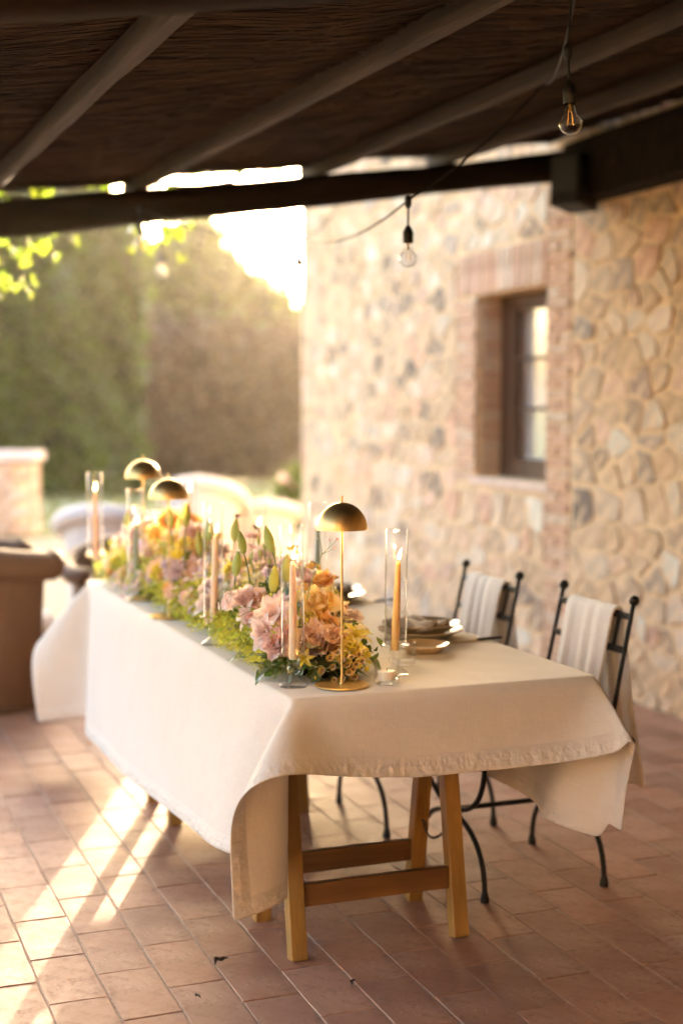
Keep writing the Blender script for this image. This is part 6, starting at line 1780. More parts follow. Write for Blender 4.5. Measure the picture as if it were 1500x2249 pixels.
for (px, py, w1, w2) in ((1.825, 4.060, 'of the nearer place setting', 'nearer'), (1.86, 4.98, 'of the further place setting', 'further')):
    plate('dinner_plate', 'large glazed plate ' + w1, px, py, .135, .024)
    plate('soup_plate', 'wide rimmed soup plate stacked on the dinner plate ' + w1, px, py, .122, .034, ZT + .0105)
    napkin('folded oatmeal napkin lying in the soup plate ' + w1, px - .01, py - .01, ZT + .026, .35, 4)
    cutlery('knife', 'gold knife with black handle, ' + w2 + ' setting', px + .115, py - .145, .15)
    cutlery('fork', 'gold fork with black handle, ' + w2 + ' setting', px + .10, py + .165, .1)
plate('side_plate', 'small cream side plate in front of the nearer place setting', 1.716, 3.803, .080, .022, ZT, 'saucer')
plate('side_plate', 'small cream side plate by the further place setting', 1.70, 4.72, .078, .022, ZT, 'saucer')
plate('side_plate', 'small pale plate catching the sun at the far end', 1.46, 5.30, .078, .020, ZT, 'saucer')

# ================================================================== string lights and loudspeaker
sl = thing('string_lights', 'string of black cord and clear filament bulbs hung under the roof', 'string lights', (2.54, 4.58, 2.62))
SO = Vector((2.54, 4.58, 2.62))


def sag(a, b, d, n=14):
    a, b = Vector(a), Vector(b)
    return [a.lerp(b, i / n) - Vector((0, 0, d * 4 * (i / n) * (1 - i / n))) for i in range(n + 1)]


c_a, c_b, c_c = (1.862, 3.246, 2.385), (1.887, 4.310, 2.150), (2.312, 6.610, 2.300)
hook = (2.535, 4.58, ZR(2.535) - .004)
hook0 = (1.865, 3.22, ZR(1.865) + .095)
cords = [sag(hook0, c_a, .0, 4), sag((1.90, 3.24, ZR(1.9) + .09), hook, .10), sag(hook, c_b, .03), sag(c_b, c_c, .07), sag(c_c, (2.9, 7.6, 2.62), .05)]
cb_ = MB()
for c_ in cords:
    cb_.tube([p - SO for p in c_], .0036, 6)
cd_ = cb_.build('cord', M['cord'], sl)


def bulb(p, hang, tilt=0.0):
    p = Vector(p)
    R_ = Matrix.Rotation(tilt, 3, 'Y')
    J = MB().ball(p - SO, .012, 10, 8, (1, 1, 1.2))
    J.lathe([(.010, 0), (.012, -.014), (.006, -.026)], 10, p - SO, R_)
    J.tube([p - SO, p - SO + R_ @ Vector((0, 0, -hang))], .0036, 6)
    q = p - SO + R_ @ Vector((0, 0, -hang))
    J.lathe([(.0045, .004), (.0085, 0), (.0155, -.014), (.0175, -.020), (.0170, -.052), (.0155, -.054)], 18, q, R_)
    J.build('socket', M['cord'], sl)
    bp = []
    for i in range(19):
        s = i / 18
        if s < .25:
            bp.append((.0128 + .002 * s, -.050 - s * .06))
        else:
            a = (s - .25) / .75
            bp.append((max(.0004, .030 * sin(.45 + (pi - .45) * a) ** .9 if a > 0 else .0135), -.078 - .0 - .027 * (1 - cos(.45 + (pi - .45) * a)) / 1.0))
    b_ = MB().lathe(bp, 28, q, R_).build('bulb', M['bulb_glass'], sl, angle=180)
    f_ = MB()
    for an in range(4):
        ca, sa = cos(an * pi / 2 + .4), sin(an * pi / 2 + .4)
        f_.tube([q + R_ @ Vector((ca * .005, sa * .005, -.068)), q + R_ @ Vector((ca * .010, sa * .010, -.108))], .0010, 5)
    f_.tube([q + R_ @ Vector((0, 0, -.050)), q + R_ @ Vector((0, 0, -.075))], .004, 8)
    f_.build('filament', M['gold'], b_)


bulb(c_a, .080, -.06)
bulb(c_b, .085, 0)
bulb(c_c, .090, 0)
sl2 = (1.524, 6.62, ZR(1.524) - .16)
bulb((1.53, 6.60, 2.40), .07, 0)
cb2 = MB().tube([p - SO for p in sag((1.53, 6.60, 2.40), c_c, .05)], .0036, 6).build('cord', M['cord'], sl)
bulb((2.02, 8.2, 2.42), .06, 0)

spk = thing('loudspeaker', 'black loudspeaker under the roof where the beam meets the house wall', 'loudspeaker', (3.70, 6.36, 2.60), radians(28))
sp = MB().box((0, 0, 0), (.20, .17, .26)).build('cabinet', M['speaker'], spk, False, .012, 2)
MB().box((-.103, 0, 0), (.008, .150, .24)).build('grille', M['grille'], spk, False, .003, 1)
MB().bar((.09, 0, 0), (.21, .03, .02), .03, .05).build('bracket', M['iron'], spk, False)
sp.rotation_euler = (0, .12, 0)

# debris on the floor
for (x, y, s, a, lab) in ((1.02, 3.55, .022, .5, 'curled dry leaf on the floor left of the front table leg'), (.905, 3.36, .012, 2.0, 'tiny dry leaf crumb on the tiles near the bottom edge'), (1.30, 3.30, .014, 1.0, 'thin dry leaf stalk on the tiles below the table front')):
    r = random.Random(int(s * 1e4))
    lf = MB()
    V = []
    for i in range(7):
        for q in (-1, 0, 1):
            t = i / 6
            wv = sin(pi * (.08 + .84 * t)) * s * .42
            V.append((s * (t * 2 - 1), q * wv + .3 * s * sin(t * 4), .004 + abs(q) * wv * .9 + .35 * s * abs(sin(t * 5))))
    lf.add(V, [(i * 3 + q, i * 3 + q + 1, i * 3 + q + 4, i * 3 + q + 3) for i in range(6) for q in range(2)])
    o_ = lf.build('dry_leaf', M['deadleaf'], None, False)
    o_.location = (x, y, .001)
    o_.rotation_euler = (0, 0, a)
    tag(o_, lab, 'leaf', 'dry leaves on the terrace')


# ================================================================== FLOWERS
def petal(mb, L_, W, az, phi0, curl, cup=.35, r0=.0, z0=0.0, tip=.6, ruff=0.0, r=None, nu=4, nv=6, notch=0.0, roll=0.0):
    """one petal growing outward from the flower's axis; phi is its angle above the horizontal"""
    ca, sa = cos(az), sin(az)
    rr, zz = r0, z0
    V, A = [], []
    ph = r.uniform(0, 6.3) if r else 0
    for j in range(nv + 1):
        t = j / nv
        phi = phi0 + curl * t * t
        if j:
            rr += L_ / nv * cos(phi)
            zz += L_ / nv * sin(phi)
        wv = W * (sin(pi * min(1, (t * .93 + .07)) ** tip)) ** .75 if t < 1 else W * .18
        for i in range(nu + 1):
            u = i / nu * 2 - 1
            y = u * wv
            nz = cup * wv * u * u + ruff * W * sin(u * 5 + ph + t * 3) * t * t - notch * (1 - abs(u)) * 0
            back = -notch * L_ * (1 - abs(u)) * (t > .99)
            x_ = rr + back * cos(phi) - nz * sin(phi)
            z_ = zz + back * sin(phi) + nz * cos(phi)
            V.append((x_ * ca - y * sa, x_ * sa + y * ca, z_))
            A.append(min(1, max(.001, t + (r.uniform(-.06, .06) if r else 0))))
    m = nu + 1
    F = [(j * m + i, j * m + i + 1, (j + 1) * m + i + 1, (j + 1) * m + i) for j in range(nv) for i in range(nu)]
    mb.add(V, F, A)


def g_rose(r):
    mb = MB()
    n = 0
    for lay, (cnt, phi, L_, W, cv) in enumerate(((3, 1.50, .62, .26, .1), (4, 1.40, .72, .36, .15), (5, 1.22, .84, .46, -.1), (6, 1.0, .95, .54, -.45), (6, .68, 1.02, .58, -.75))):
        for k in range(cnt):
            petal(mb, L_ * r.uniform(.92, 1.06), W, 2 * pi * (k + lay * .37) / cnt + r.uniform(-.15, .15), phi + r.uniform(-.08, .08), cv + r.uniform(-.15, .15), .55, .03 + .035 * lay, -.12 * lay * .4, .55, .08, r)
    return mb


def g_peony(r):
    mb = MB()
    for lay, (cnt, phi, L_, W, cv) in enumerate(((7, 1.35, .50, .22, .3), (7, 1.15, .62, .30, .3), (8, .95, .78, .36, .35), (8, .70, .92, .44, .3), (7, .38, 1.02, .50, .15), (6, .08, 1.08, .54, -.1))):
        for k in range(cnt):
            petal(mb, L_ * r.uniform(.85, 1.1), W * r.uniform(.85, 1.1), 2 * pi * (k + lay * .41) / cnt + r.uniform(-.2, .2), phi + r.uniform(-.15, .15), cv + r.uniform(-.3, .3), .45, .05, -.02 * lay, .55, .16, r, notch=.08)
    return mb


def g_ranunculus(r):
    """wide cupped petals with a waxy look, few and broad"""
    mb = MB()
    for lay, (cnt, phi, L_, W, cv) in enumerate(((3, 1.35, .55, .40, .6), (4, 1.05, .75, .52, .5), (5, .62, .95, .62, .35), (5, .12, 1.05, .60, -.35))):
        for k in range(cnt):
            petal(mb, L_ * r.uniform(.9, 1.08), W, 2 * pi * (k + lay * .43) / cnt + r.uniform(-.2, .2), phi + r.uniform(-.12, .12), cv + r.uniform(-.2, .2), .4, .03, 0, .6, .10, r)
    return mb


def g_carnation(r):
    mb = MB()
    for lay, (cnt, phi, L_, W, cv) in enumerate(((6, 1.45, .55, .20, .1), (8, 1.20, .66, .24, -.1), (9, .95, .76, .27, -.2), (10, .65, .86, .30, -.4), (9, .32, .95, .32, -.5))):
        for k in range(cnt):
            petal(mb, L_ * r.uniform(.88, 1.08), W, 2 * pi * (k + lay * .4) / cnt + r.uniform(-.2, .2), phi + r.uniform(-.15, .15), cv, .1, .02, -.03 * lay, .42, .45, r, 5, 5)
    return mb


def g_dahlia(r):
    mb = MB()
    for lay, (cnt, phi, L_, W, cv) in enumerate(((7, 1.3, .42, .10, .3), (9, 1.05, .60, .14, .2), (11, .78, .80, .17, .15), (11, .45, .96, .20, .1), (10, .12, 1.06, .22, -.1))):
        for k in range(cnt):
            petal(mb, L_ * r.uniform(.88, 1.08), W, 2 * pi * (k + lay * .4) / cnt + r.uniform(-.12, .12), phi + r.uniform(-.1, .1), cv, .9, .03, -.015 * lay, .8, .05, r, 2, 6)
    return mb


def g_lily(r):
    mb = MB()
    for k in range(6):
        petal(mb, 1.12 * (1 if k % 2 else .96), .25 if k % 2 else .19, k * pi / 3 + r.uniform(-.08, .08), .85, -1.35 + r.uniform(-.2, .2), .5, .03, -.2, .85, .08, r, 4, 8)
    for k in range(6):
        a = k * pi / 3 + .3
        mb.tube([(0, 0, -.1), (cos(a) * .12, sin(a) * .12, .28), (cos(a) * .22, sin(a) * .22, .50)], .012, 4)
        mb.ball((cos(a) * .23, sin(a) * .23, .52), .045, 6, 4, (1.6, .7, .7))
    return mb


def g_open(r):
    """wide open bloom with long soft petals in two whorls and a tuft of stamens"""
    mb = MB()
    for lay, (cnt, phi, L_, W, cv) in enumerate(((5, 1.05, .80, .30, -.35), (7, .62, 1.02, .36, -.55), (6, .22, 1.10, .34, -.6))):
        for k in range(cnt):
            petal(mb, L_ * r.uniform(.88, 1.08), W * r.uniform(.9, 1.1), 2 * pi * (k + lay * .43) / cnt + r.uniform(-.15, .15), phi + r.uniform(-.15, .15), cv + r.uniform(-.3, .3), .35, .04, -.03 * lay, .75, .14, r, 4, 7)
    for k in range(9):
        a = k * 2 * pi / 9
        mb.tube([(0, 0, 0), (cos(a) * .08, sin(a) * .08, .3), (cos(a) * .16, sin(a) * .16, .46)], .012, 4)
    return mb


def g_blossom(r):
    """little five-petalled flowers in a loose cluster"""
    mb = MB()
    for q in range(11):
        b = MB()
        for k in range(5):
            petal(b, .34, .15, k * 2 * pi / 5, .35, -.3, .2, .02, 0, .6, .05, r, 2, 3)
        v = Vector((r.gauss(0, .42), r.gauss(0, .42), 0))
        v.z = .45 * (1 - min(1, v.length) ** 2) + r.uniform(-.1, .1)
        nrm = Vector((v.x * 1.2, v.y * 1.2, .8)).normalized()
        R_ = nrm.to_track_quat('Z', 'Y').to_matrix()
        mb.add([R_ @ Vector(p) + v for p in b.v], b.f, b.a)
    return mb


def g_scabious(r):
    mb = MB()
    for lay, (cnt, phi, L_) in enumerate(((10, 1.2, .35), (12, .8, .6), (12, .35, .85))):
        for k in range(cnt):
            petal(mb, L_ * r.uniform(.85, 1.1), .11, 2 * pi * (k + lay * .4) / cnt, phi, -.2, .2, .03, 0, .5, .3, r, 2, 3)
    return mb


def g_daisy(r):
    mb = MB()
    for k in range(13):
        petal(mb, .66 * r.uniform(.9, 1.08), .17, 2 * pi * k / 13 + r.uniform(-.06, .06), .28 + r.uniform(-.1, .15), -.15, -.1, .34, 0, .45, .1, r, 2, 3)
    return mb


def g_bud(r):
    """closed lily bud, ribbed and pointed, base at the origin"""
    V, F, A = [], [], []
    n, m = 18, 12
    for i in range(m + 1):
        t = i / m
        rad = .17 * sin(pi * min(1, t * .94 + .05) ** .8) ** .8 + .012
        for k in range(n):
            a = 2 * pi * k / n
            rr = rad * (1 + .10 * cos(3 * a) + .03 * cos(6 * a))
            V.append((rr * cos(a), rr * sin(a), t))
            A.append(t if t > 0 else .001)
    F = [(i * n + k, i * n + (k + 1) % n, (i + 1) * n + (k + 1) % n, (i + 1) * n + k) for i in range(m) for k in range(n)]
    F += [tuple(range(n - 1, -1, -1)), tuple(m * n + k for k in range(n))]
    return MB().add(V, F, A)


def g_leaf(r):
    """ovate leaf along +X with a folded midrib"""
    V, A = [], []
    m = 8
    tw, dr = r.uniform(-.3, .3), r.uniform(.05, .55)
    for j in range(m + 1):
        t = j / m
        wv = .30 * sin(pi * (t * .96 + .02) ** .8) ** .9
        for u in (-1, -.5, 0, .5, 1):
            V.append((t, u * wv, -dr * t * t + .35 * wv * abs(u) + .05 * sin(t * 9 + u * 3) * abs(u) + tw * u * wv * t))
            A.append(max(.001, t))
    F = [(j * 5 + i, j * 5 + i + 1, (j + 1) * 5 + i + 1, (j + 1) * 5 + i) for j in range(m) for i in range(4)]
    return MB().add(V, F, A)


fr_ = random.Random(42)
GEN = dict(open_bloom=g_open, rose=g_rose, peony=g_peony, ranunculus=g_ranunculus, carnation=g_carnation, dahlia=g_dahlia, lily=g_lily, blossom=g_blossom, scabious=g_scabious, daisy=g_daisy, lily_bud=g_bud, leaf=g_leaf)
PROTO = {k: [g(fr_).mesh(k, True, angle=180) for _ in range(2 if k in ('lily_bud',) else 4 if k == 'leaf' else 3)] for k, g in GEN.items()}


def P_(n, tip, base, tr=.62, var=.06):
    return thin_leaf(n, tip, base, tr, var, .05, .5)


PM = dict(
    yellow=P_('petal_apricot', (.98, .80, .38), (.97, .66, .16)), orange=P_('petal_orange', (.97, .66, .28), (.96, .54, .14)),
    peach=P_('petal_peach', (.98, .76, .58), (.97, .62, .38)), coral=P_('petal_coral', (.97, .62, .58), (.95, .52, .44)),
    blush=P_('petal_blush', (.98, .78, .76), (.98, .72, .56)), pink=P_('petal_pink', (.98, .70, .70), (.98, .72, .56)),
    pale=P_('petal_pale_pink', (.98, .86, .83), (.98, .74, .69)), lilac=P_('petal_lilac', (.92, .80, .94), (.90, .72, .88)),
    mauve=P_('petal_mauve', (.97, .80, .84), (.94, .70, .74)), cream=P_('petal_cream', (.96, .92, .76), (.94, .86, .56)),
    lemon=P_('petal_lemon', (.97, .86, .18), (.95, .78, .07)), white=P_('petal_white', (.96, .94, .92), (.92, .88, .78)),
    dark=P_('petal_dark', (.16, .04, .06), (.10, .03, .04)), daisy=P_('petal_honey', (.90, .55, .12), (.72, .36, .05)),
    bud=P_('bud_green', (.42, .50, .14), (.50, .60, .22), .3), bud2=P_('bud_yellow', (.62, .60, .13), (.54, .60, .18), .3),
    lime=P_('filler_lime', (.86, .80, .12), (.74, .72, .10), .4, .3), green=thin_leaf('leaf_green', (.20, .30, .06), (.15, .24, .05), .45, .35, .06, .4),
    lightgreen=thin_leaf('leaf_light', (.62, .62, .08), (.38, .48, .07), .5, .35, .05, .45), greygreen=thin_leaf('leaf_sage', (.24, .32, .15), (.18, .26, .12), .4, .25, .06, .45),
)
M['daisy_eye'] = plain('daisy_eye', (.22, .13, .03), .9, 0, .4, 400, .6, 600)
FO = Vector((1.32, 4.70, ZT))
arr = thing('flower_arrangement', 'long low arrangement of peach, pink, lilac and yellow flowers with lily buds down the table', 'flower arrangement', tuple(FO))
stems = MB()


def head(kind, mat, p, s, d, spin=None, v=None):
    p, d = Vector(p), Vector(d).normalized()
    me = PROTO[kind][(v if v is not None else fr_.randrange(len(PROTO[kind])))]
    o_ = obj(kind, me, PM[mat], arr, p - FO)
    q = d.to_track_quat('Z', 'Y') @ Matrix.Rotation(fr_.uniform(0, 6.3) if spin is None else spin, 3, 'Z').to_quaternion()
    o_.rotation_mode = 'QUATERNION'
    o_.rotation_quaternion = q
    o_.scale = (s, s, s)
    return o_


def stem(p, root=None, rad=.0018, via=None):
    p = Vector(p)
    root = Vector(root) if root is not None else Vector((p.x * .5 + 1.32 * .5, p.y + .02, ZT + .03))
    pts = [root, via if via is not None else root.lerp(p, .55) + Vector((fr_.gauss(0, .006), fr_.gauss(0, .006), 0)), p]
    # smooth quadratic
    q = [pts[0] * (1 - t) ** 2 + pts[1] * 2 * t * (1 - t) + pts[2] * t * t for t in [i / 7 for i in range(8)]]
    stems.tube([a - FO for a in q], [rad * (1.15 - .3 * i / 7) for i in range(8)], 6)


TC = Vector((-.66, -.58, .56))   # roughly towards the diners' view from the near left
def dirv(x=0, y=0, z=0, j=.12):
    return TC + Vector((x + fr_.gauss(0, j), y + fr_.gauss(0, j), z + fr_.gauss(0, j)))


# --- the big heads at the near end
head('ranunculus', 'yellow', (1.345, 3.665, .930), .064, dirv(.1, 0, .15), 1.0, 0)
head('ranunculus', 'yellow', (1.325, 3.640, .900), .040, dirv(-.2, 0, -.3), 2.0, 1)
head('ranunculus', 'orange', (1.384, 3.735, .985), .042, dirv(.1, .3, .9), .4, 2)
head('ranunculus', 'orange', (1.352, 3.610, .888), .036, dirv(.0, 0, -.6), 2.6, 1)
head('peony', 'peach', (1.292, 3.560, .842), .070, dirv(.15, 0, .25), .3, 0)
head('peony', 'peach', (1.335, 3.545, .850), .055, dirv(.4, .2, .3), 1.9, 1)
head('open_bloom', 'pale', (1.205, 3.640, .905), .068, dirv(-.15, 0, .35), .2, 0)
head('open_bloom', 'pale', (1.172, 3.610, .870), .056, dirv(-.6, 0, -.1), 1.2, 1)
head('peony', 'pink', (1.185, 3.555, .850), .046, dirv(-.1, 0, -.1), .2, 0)
head('carnation', 'coral', (1.210, 3.560, .872), .036, dirv(0, 0, .2), .8, 1)
head('rose', 'blush', (1.195, 3.850, .928), .050, dirv(-.1, 0, .5), .2, 0)
head('rose', 'peach', (1.222, 3.835, .922), .042, dirv(.5, .1, .3), .9, 1)
head('carnation', 'coral', (1.184, 3.744, .895), .038, dirv(-.1, 0, .1), 1.6, 2)
head('lily', 'pale', (1.180, 3.800, .890), .050, dirv(-.9, 0, .1), .3, 0)
head('blossom', 'pale', (1.170, 3.930, .920), .045, dirv(-.4, 0, .4))
head('lily', 'lemon', (1.395, 3.530, .862), .055, dirv(.9, .3, .2), .6, 1)
head('ranunculus', 'lemon', (1.372, 3.500, .838), .036, dirv(.3, 0, .1), .6, 2)
head('ranunculus', 'lemon', (1.345, 3.490, .815), .028, dirv(.2, 0, .1), 1.6, 0)
head('lily', 'lemon', (1.229, 3.470, .826), .030, dirv(.5, 0, -.4), .1, 2)
head('blossom', 'lemon', (1.400, 3.470, .826), .030, dirv(.3, 0, .2))
head('blossom', 'lemon', (1.385, 3.460, .800), .028, dirv(.3, 0, .0))
head('blossom', 'cream', (1.420, 3.560, .870), .034, dirv(.5, 0, .5))
head('dahlia', 'mauve', (1.235, 3.700, .930), .046, dirv(-.2, .1, .8), 0, 2)
head('blossom', 'lilac', (1.222, 3.690, .900), .040, dirv(-.2, .1, .8))
for i, (x, y, z) in enumerate([(1.291, 3.446, .824), (1.297, 3.440, .800), (1.269, 3.450, .790), (1.318, 3.432, .818), (1.343, 3.426, .826), (1.319, 3.432, .770), (1.300, 3.440, .764), (1.346, 3.424, .792), (1.350, 3.422, .772), (1.332, 3.428, .805), (1.363, 3.424, .832), (1.374, 3.430, .812), (1.358, 3.432, .805), (1.308, 3.436, .838), (1.334, 3.420, .787)]):
    o_ = head('daisy', 'daisy', (x, y, z), .0125 * fr_.uniform(.9, 1.1), dirv(fr_.gauss(0, .25), 0, fr_.gauss(.1, .25)))
    e = MB().ball((0, 0, .06), .42, 12, 6, (1, 1, .42))
    if i == 0:
        eye = e.mesh('eye')
    obj('eye', eye, M['daisy_eye'], o_)
    stem((x, y + .004, z - .003), (1.32, 3.52, .79), .0012)
head('lily_bud', 'lemon', (1.254, 3.455, .768), .016, (-.3, -.5, .6))
# --- lily buds on curved stalks
for (x, y, z, s, d, mt) in ((1.237, 3.757, .960, .078, (.08, 0, 1), 'bud2'), (1.250, 3.804, 1.070, .076, (-.25, .0, 1), 'bud'), (1.190, 3.880, 1.060, .068, (-.20, 0, 1), 'bud'), (1.168, 3.888, .995, .072, (.12, 0, 1), 'bud'),
                             (1.250, 4.754, 1.065, .085, (.05, 0, 1), 'bud2'), (1.27, 4.515, 1.040, .075, (-.05, 0, 1), 'bud'), (1.300, 4.338, 1.050, .075, (.1, 0, 1), 'bud'), (1.285, 3.780, .985, .080, (.03, 0, 1), 'bud2'), (1.235, 4.90, 1.05, .075, (-.1, 0, 1), 'bud'),
                             (1.22, 5.55, 1.00, .075, (.1, 0, 1), 'bud2'), (1.26, 4.60, .985, .080, (-.1, 0, 1), 'bud2'), (1.285, 4.66, .99, .08, (.15, 0, 1), 'bud2')):
    head('lily_bud', mt, (x, y, z), s, d)
    stem((x, y, z + .002), (x * .6 + 1.255 * .4, y + .02, .87), .0024, Vector((x - d[0] * .12, y, z - .06)))
# --- scabious, thin sprigs
for (x, y, z, s, mt) in ((1.33, 4.217, 1.101, .017, 'dark'), (1.33, 4.407, 1.123, .016, 'dark'), (1.315, 4.22, 1.078, .026, 'mauve'), (1.345, 4.26, 1.07, .024, 'coral'), (1.30, 4.16, 1.05, .02, 'mauve'), (1.36, 4.15, 1.03, .022, 'pale'), (1.29, 4.25, 1.045, .02, 'blush')):
    head('scabious', mt, (x, y, z), s, (fr_.gauss(0, .3), -.5, .7))
    stem((x, y, z), (1.30, y - .02, .88), .0014)
for (x, y, z) in ((1.29, 4.03, 1.03), (1.315, 4.06, 1.045), (1.275, 4.08, 1.02), (1.30, 3.98, 1.01), (1.33, 4.02, 1.03), (1.26, 4.02, 1.0), (1.345, 4.1, 1.05), (1.31, 4.12, 1.06)):
    head('lily_bud', 'bud', (x, y, z), .026, (fr_.gauss(0, .2), 0, 1))
    stem((x, y, z), (1.29, 4.03, .88), .0014)
    head('blossom', 'white' if fr_.random() < .6 else 'pale', (x + fr_.gauss(0, .015), y, z - fr_.uniform(.03, .09)), .022, dirv(0, 0, .4))
root = Vector((1.300, 3.65, .95))
fork = Vector((1.331, 3.615, 1.078))
stem(fork, root, .0012)
for (x, z, s) in ((1.372, 1.118, .0085), (1.362, 1.094, .007), (1.350, 1.117, .006), (1.312, 1.145, .010), (1.258, 1.103, .007), (1.262, 1.055, .010), (1.285, 1.054, .008)):
    q = Vector((x, 3.605, z))
    stem(q, fork if x > 1.3 else Vector((1.285, 3.64, 1.0)), .0007)
    head('scabious', 'coral', q, s, (fr_.gauss(0, .3), -.6, .8))
for (x, z) in ((1.130, .930), (1.128, .905), (1.185, .92), (1.16, .925)):
    q = Vector((x, 3.70 + fr_.uniform(-.02, .02), z))
    stem(q, (1.215, 3.74, .885), .0009, Vector((1.17, 3.72, .935)))
    head('lily_bud', 'lightgreen', q, .014, (-1, -.2, .1))

# --- named blooms further along
for (k, mt, x, y, z, s) in (('scabious', 'lilac', 1.21, 4.196, .944, .034), ('carnation', 'mauve', 1.215, 4.738, .914, .046), ('carnation', 'lilac', 1.20, 4.80, .93, .036), ('lily', 'pink', 1.21, 5.106, .857, .075), ('lily', 'blush', 1.24, 5.05, .89, .06),
                            ('ranunculus', 'orange', 1.20, 4.782, .850, .030), ('ranunculus', 'peach', 1.19, 4.70, .845, .034), ('peony', 'blush', 1.26, 5.48, .984, .062), ('ranunculus', 'orange', 1.30, 5.163, 1.050, .060), ('ranunculus', 'orange', 1.33, 5.0, 1.055, .050), ('ranunculus', 'yellow', 1.27, 5.25, 1.0, .05),
                            ('rose', 'blush', 1.30, 4.87, 1.030, .048), ('blossom', 'lilac', 1.24, 5.333, .945, .045), ('lily', 'pink', 1.25, 5.813, .919, .05), ('blossom', 'pale', 1.19, 5.547, .800, .05), ('carnation', 'lilac', 1.19, 4.418, .824, .030), ('blossom', 'mauve', 1.18, 5.305, .792, .05),
                            ('rose', 'peach', 1.30, 5.494, .985, .06), ('carnation', 'lemon', 1.26, 4.813, 1.000, .036), ('peony', 'white', 1.33, 5.95, .95, .05), ('open_bloom', 'pale', 1.20, 4.23, .868, .060), ('peony', 'pale', 1.21, 4.30, .90, .045), ('carnation', 'mauve', 1.21, 4.08, .90, .034), ('scabious', 'dark', 1.25, 4.02, .93, .022),
                            ('blossom', 'white', 1.19, 5.70, .84, .05), ('rose', 'peach', 1.19, 5.42, .83, .04), ('rose', 'orange', 1.17, 5.6, .82, .03), ('open_bloom', 'pale', 1.20, 5.2, .82, .05)):
    head(k, mt, (x, y, z), s, dirv(-.1, 0, .25))
# --- the rest, mounded along the middle of the table
def mound(x, y):
    u = (x - 1.332) / .165
    hmax = .205 + .035 * sin(y * 5.1) + .02 * sin(y * 11.7)
    hmax *= min(1, max(.15, (y - 3.44) / .22)) * min(1, max(.2, (6.0 - y) / .2))
    return ZT + max(.02, hmax * max(0, 1 - u * u) ** .6)
KIN = ['rose', 'open_bloom', 'peony', 'ranunculus', 'carnation', 'dahlia', 'blossom', 'blossom', 'lily', 'open_bloom', 'carnation', 'blossom']
COLS = ['pale', 'yellow', 'pink', 'peach', 'lemon', 'blush', 'pink', 'pale', 'lilac', 'mauve', 'yellow', 'lemon', 'cream', 'orange', 'white', 'lemon', 'coral', 'lemon', 'cream']
placed = [Vector(c.location) + FO for c in arr.children if c.name.split('.')[0] not in ('eye',)]
tries = 0
cnt = 0
while cnt < 165 and tries < 4000:
    tries += 1
    y = fr_.uniform(3.66, 5.95)
    x = fr_.uniform(1.190, 1.475)
    z = mound(x, y) + fr_.uniform(-.012, .012)
    p = Vector((x, y, z))
    if any((p - q).length < .036 for q in placed):
        continue
    placed.append(p)
    cnt += 1
    u = (x - 1.332) / .165
    low = z < ZT + .07
    mt = fr_.choice(COLS + ['lemon', 'yellow', 'yellow', 'peach'] if not low else ['lemon', 'lime', 'cream', 'peach', 'pale', 'mauve', 'lemon', 'lime'])
    k = fr_.choice(KIN)
    s = fr_.uniform(.026, .046) * (.8 if low else 1)
    head(k, mt, p, s, Vector((u * .8 - .45, -.50, .75)) + Vector((fr_.gauss(0, .2), fr_.gauss(0, .2), fr_.gauss(0, .2))))
for i in range(44):
    y = fr_.uniform(3.95, 5.92)
    x = fr_.uniform(1.24, 1.43)
    z = mound(x, y) + fr_.uniform(.02, .085)
    p = Vector((x, y, z))
    if any((p - q).length < .04 for q in placed):
        continue
    placed.append(p)
    head(fr_.choice(('open_bloom', 'blossom', 'rose', 'blossom', 'carnation')), fr_.choice(('pale', 'white', 'lilac', 'pink', 'peach', 'lemon', 'cream', 'yellow', 'mauve')), p, fr_.uniform(.026, .045), (fr_.gauss(-.3, .3), -.6, .8))
    stem(p, None, .0016)
# --- leaves: the large ones near the front one by one
for i in range(110):
    if i < 46:
        y = fr_.uniform(3.50, 3.95)
        x = fr_.uniform(1.18, 1.43)
    else:
        y = fr_.uniform(3.9, 5.9)
        x = 1.335 + fr_.choice((-1, -1, 1)) * fr_.uniform(.05, .125)
    z = ZT + fr_.uniform(.012, .05) + max(0, mound(x, y) - ZT) * fr_.uniform(.0, .45)
    a = math.atan2((y - 3.8) if y < 3.9 else fr_.gauss(0, .3), x - 1.325) + fr_.gauss(0, .6)
    if y < 3.62:
        a = -pi / 2 + fr_.gauss(0, .7) - (1.32 - x) * 3
    s = fr_.uniform(.045, .078)
    o_ = obj('leaf', PROTO['leaf'][i % 4], PM[fr_.choice(('green', 'green', 'green', 'greygreen', 'lightgreen') if i < 60 else ('green', 'lightgreen', 'lightgreen', 'greygreen'))], arr, Vector((x, y, z)) - FO)
    o_.rotation_euler = (fr_.gauss(0, .35), fr_.uniform(-.55, .25), a)
    o_.scale = (s, s * fr_.uniform(.8, 1.2), s)
# leaf rosettes by the foot of the left candlestick and behind the brass base
for (cx_, cy_, cz_, n, s0) in ((1.165, 3.560, .785, 11, .058), (1.185, 3.600, .800, 9, .055), (1.245, 3.500, .790, 8, .062), (1.285, 3.490, .785, 9, .058), (1.350, 3.480, .780, 8, .055), (1.215, 3.530, .790, 9, .055)):
    for k in range(n):
        a = 2 * pi * k / n + fr_.uniform(-.2, .2)
        o_ = obj('leaf', PROTO['leaf'][k % 4], PM['green' if fr_.random() < .75 else 'greygreen'], arr, Vector((cx_ + cos(a) * .008, cy_ + sin(a) * .008, cz_)) - FO)
        o_.rotation_euler = (fr_.gauss(0, .3), fr_.uniform(-.7, .45), a)
        s = s0 * fr_.uniform(.7, 1.05)
        o_.scale = (s, s, s)
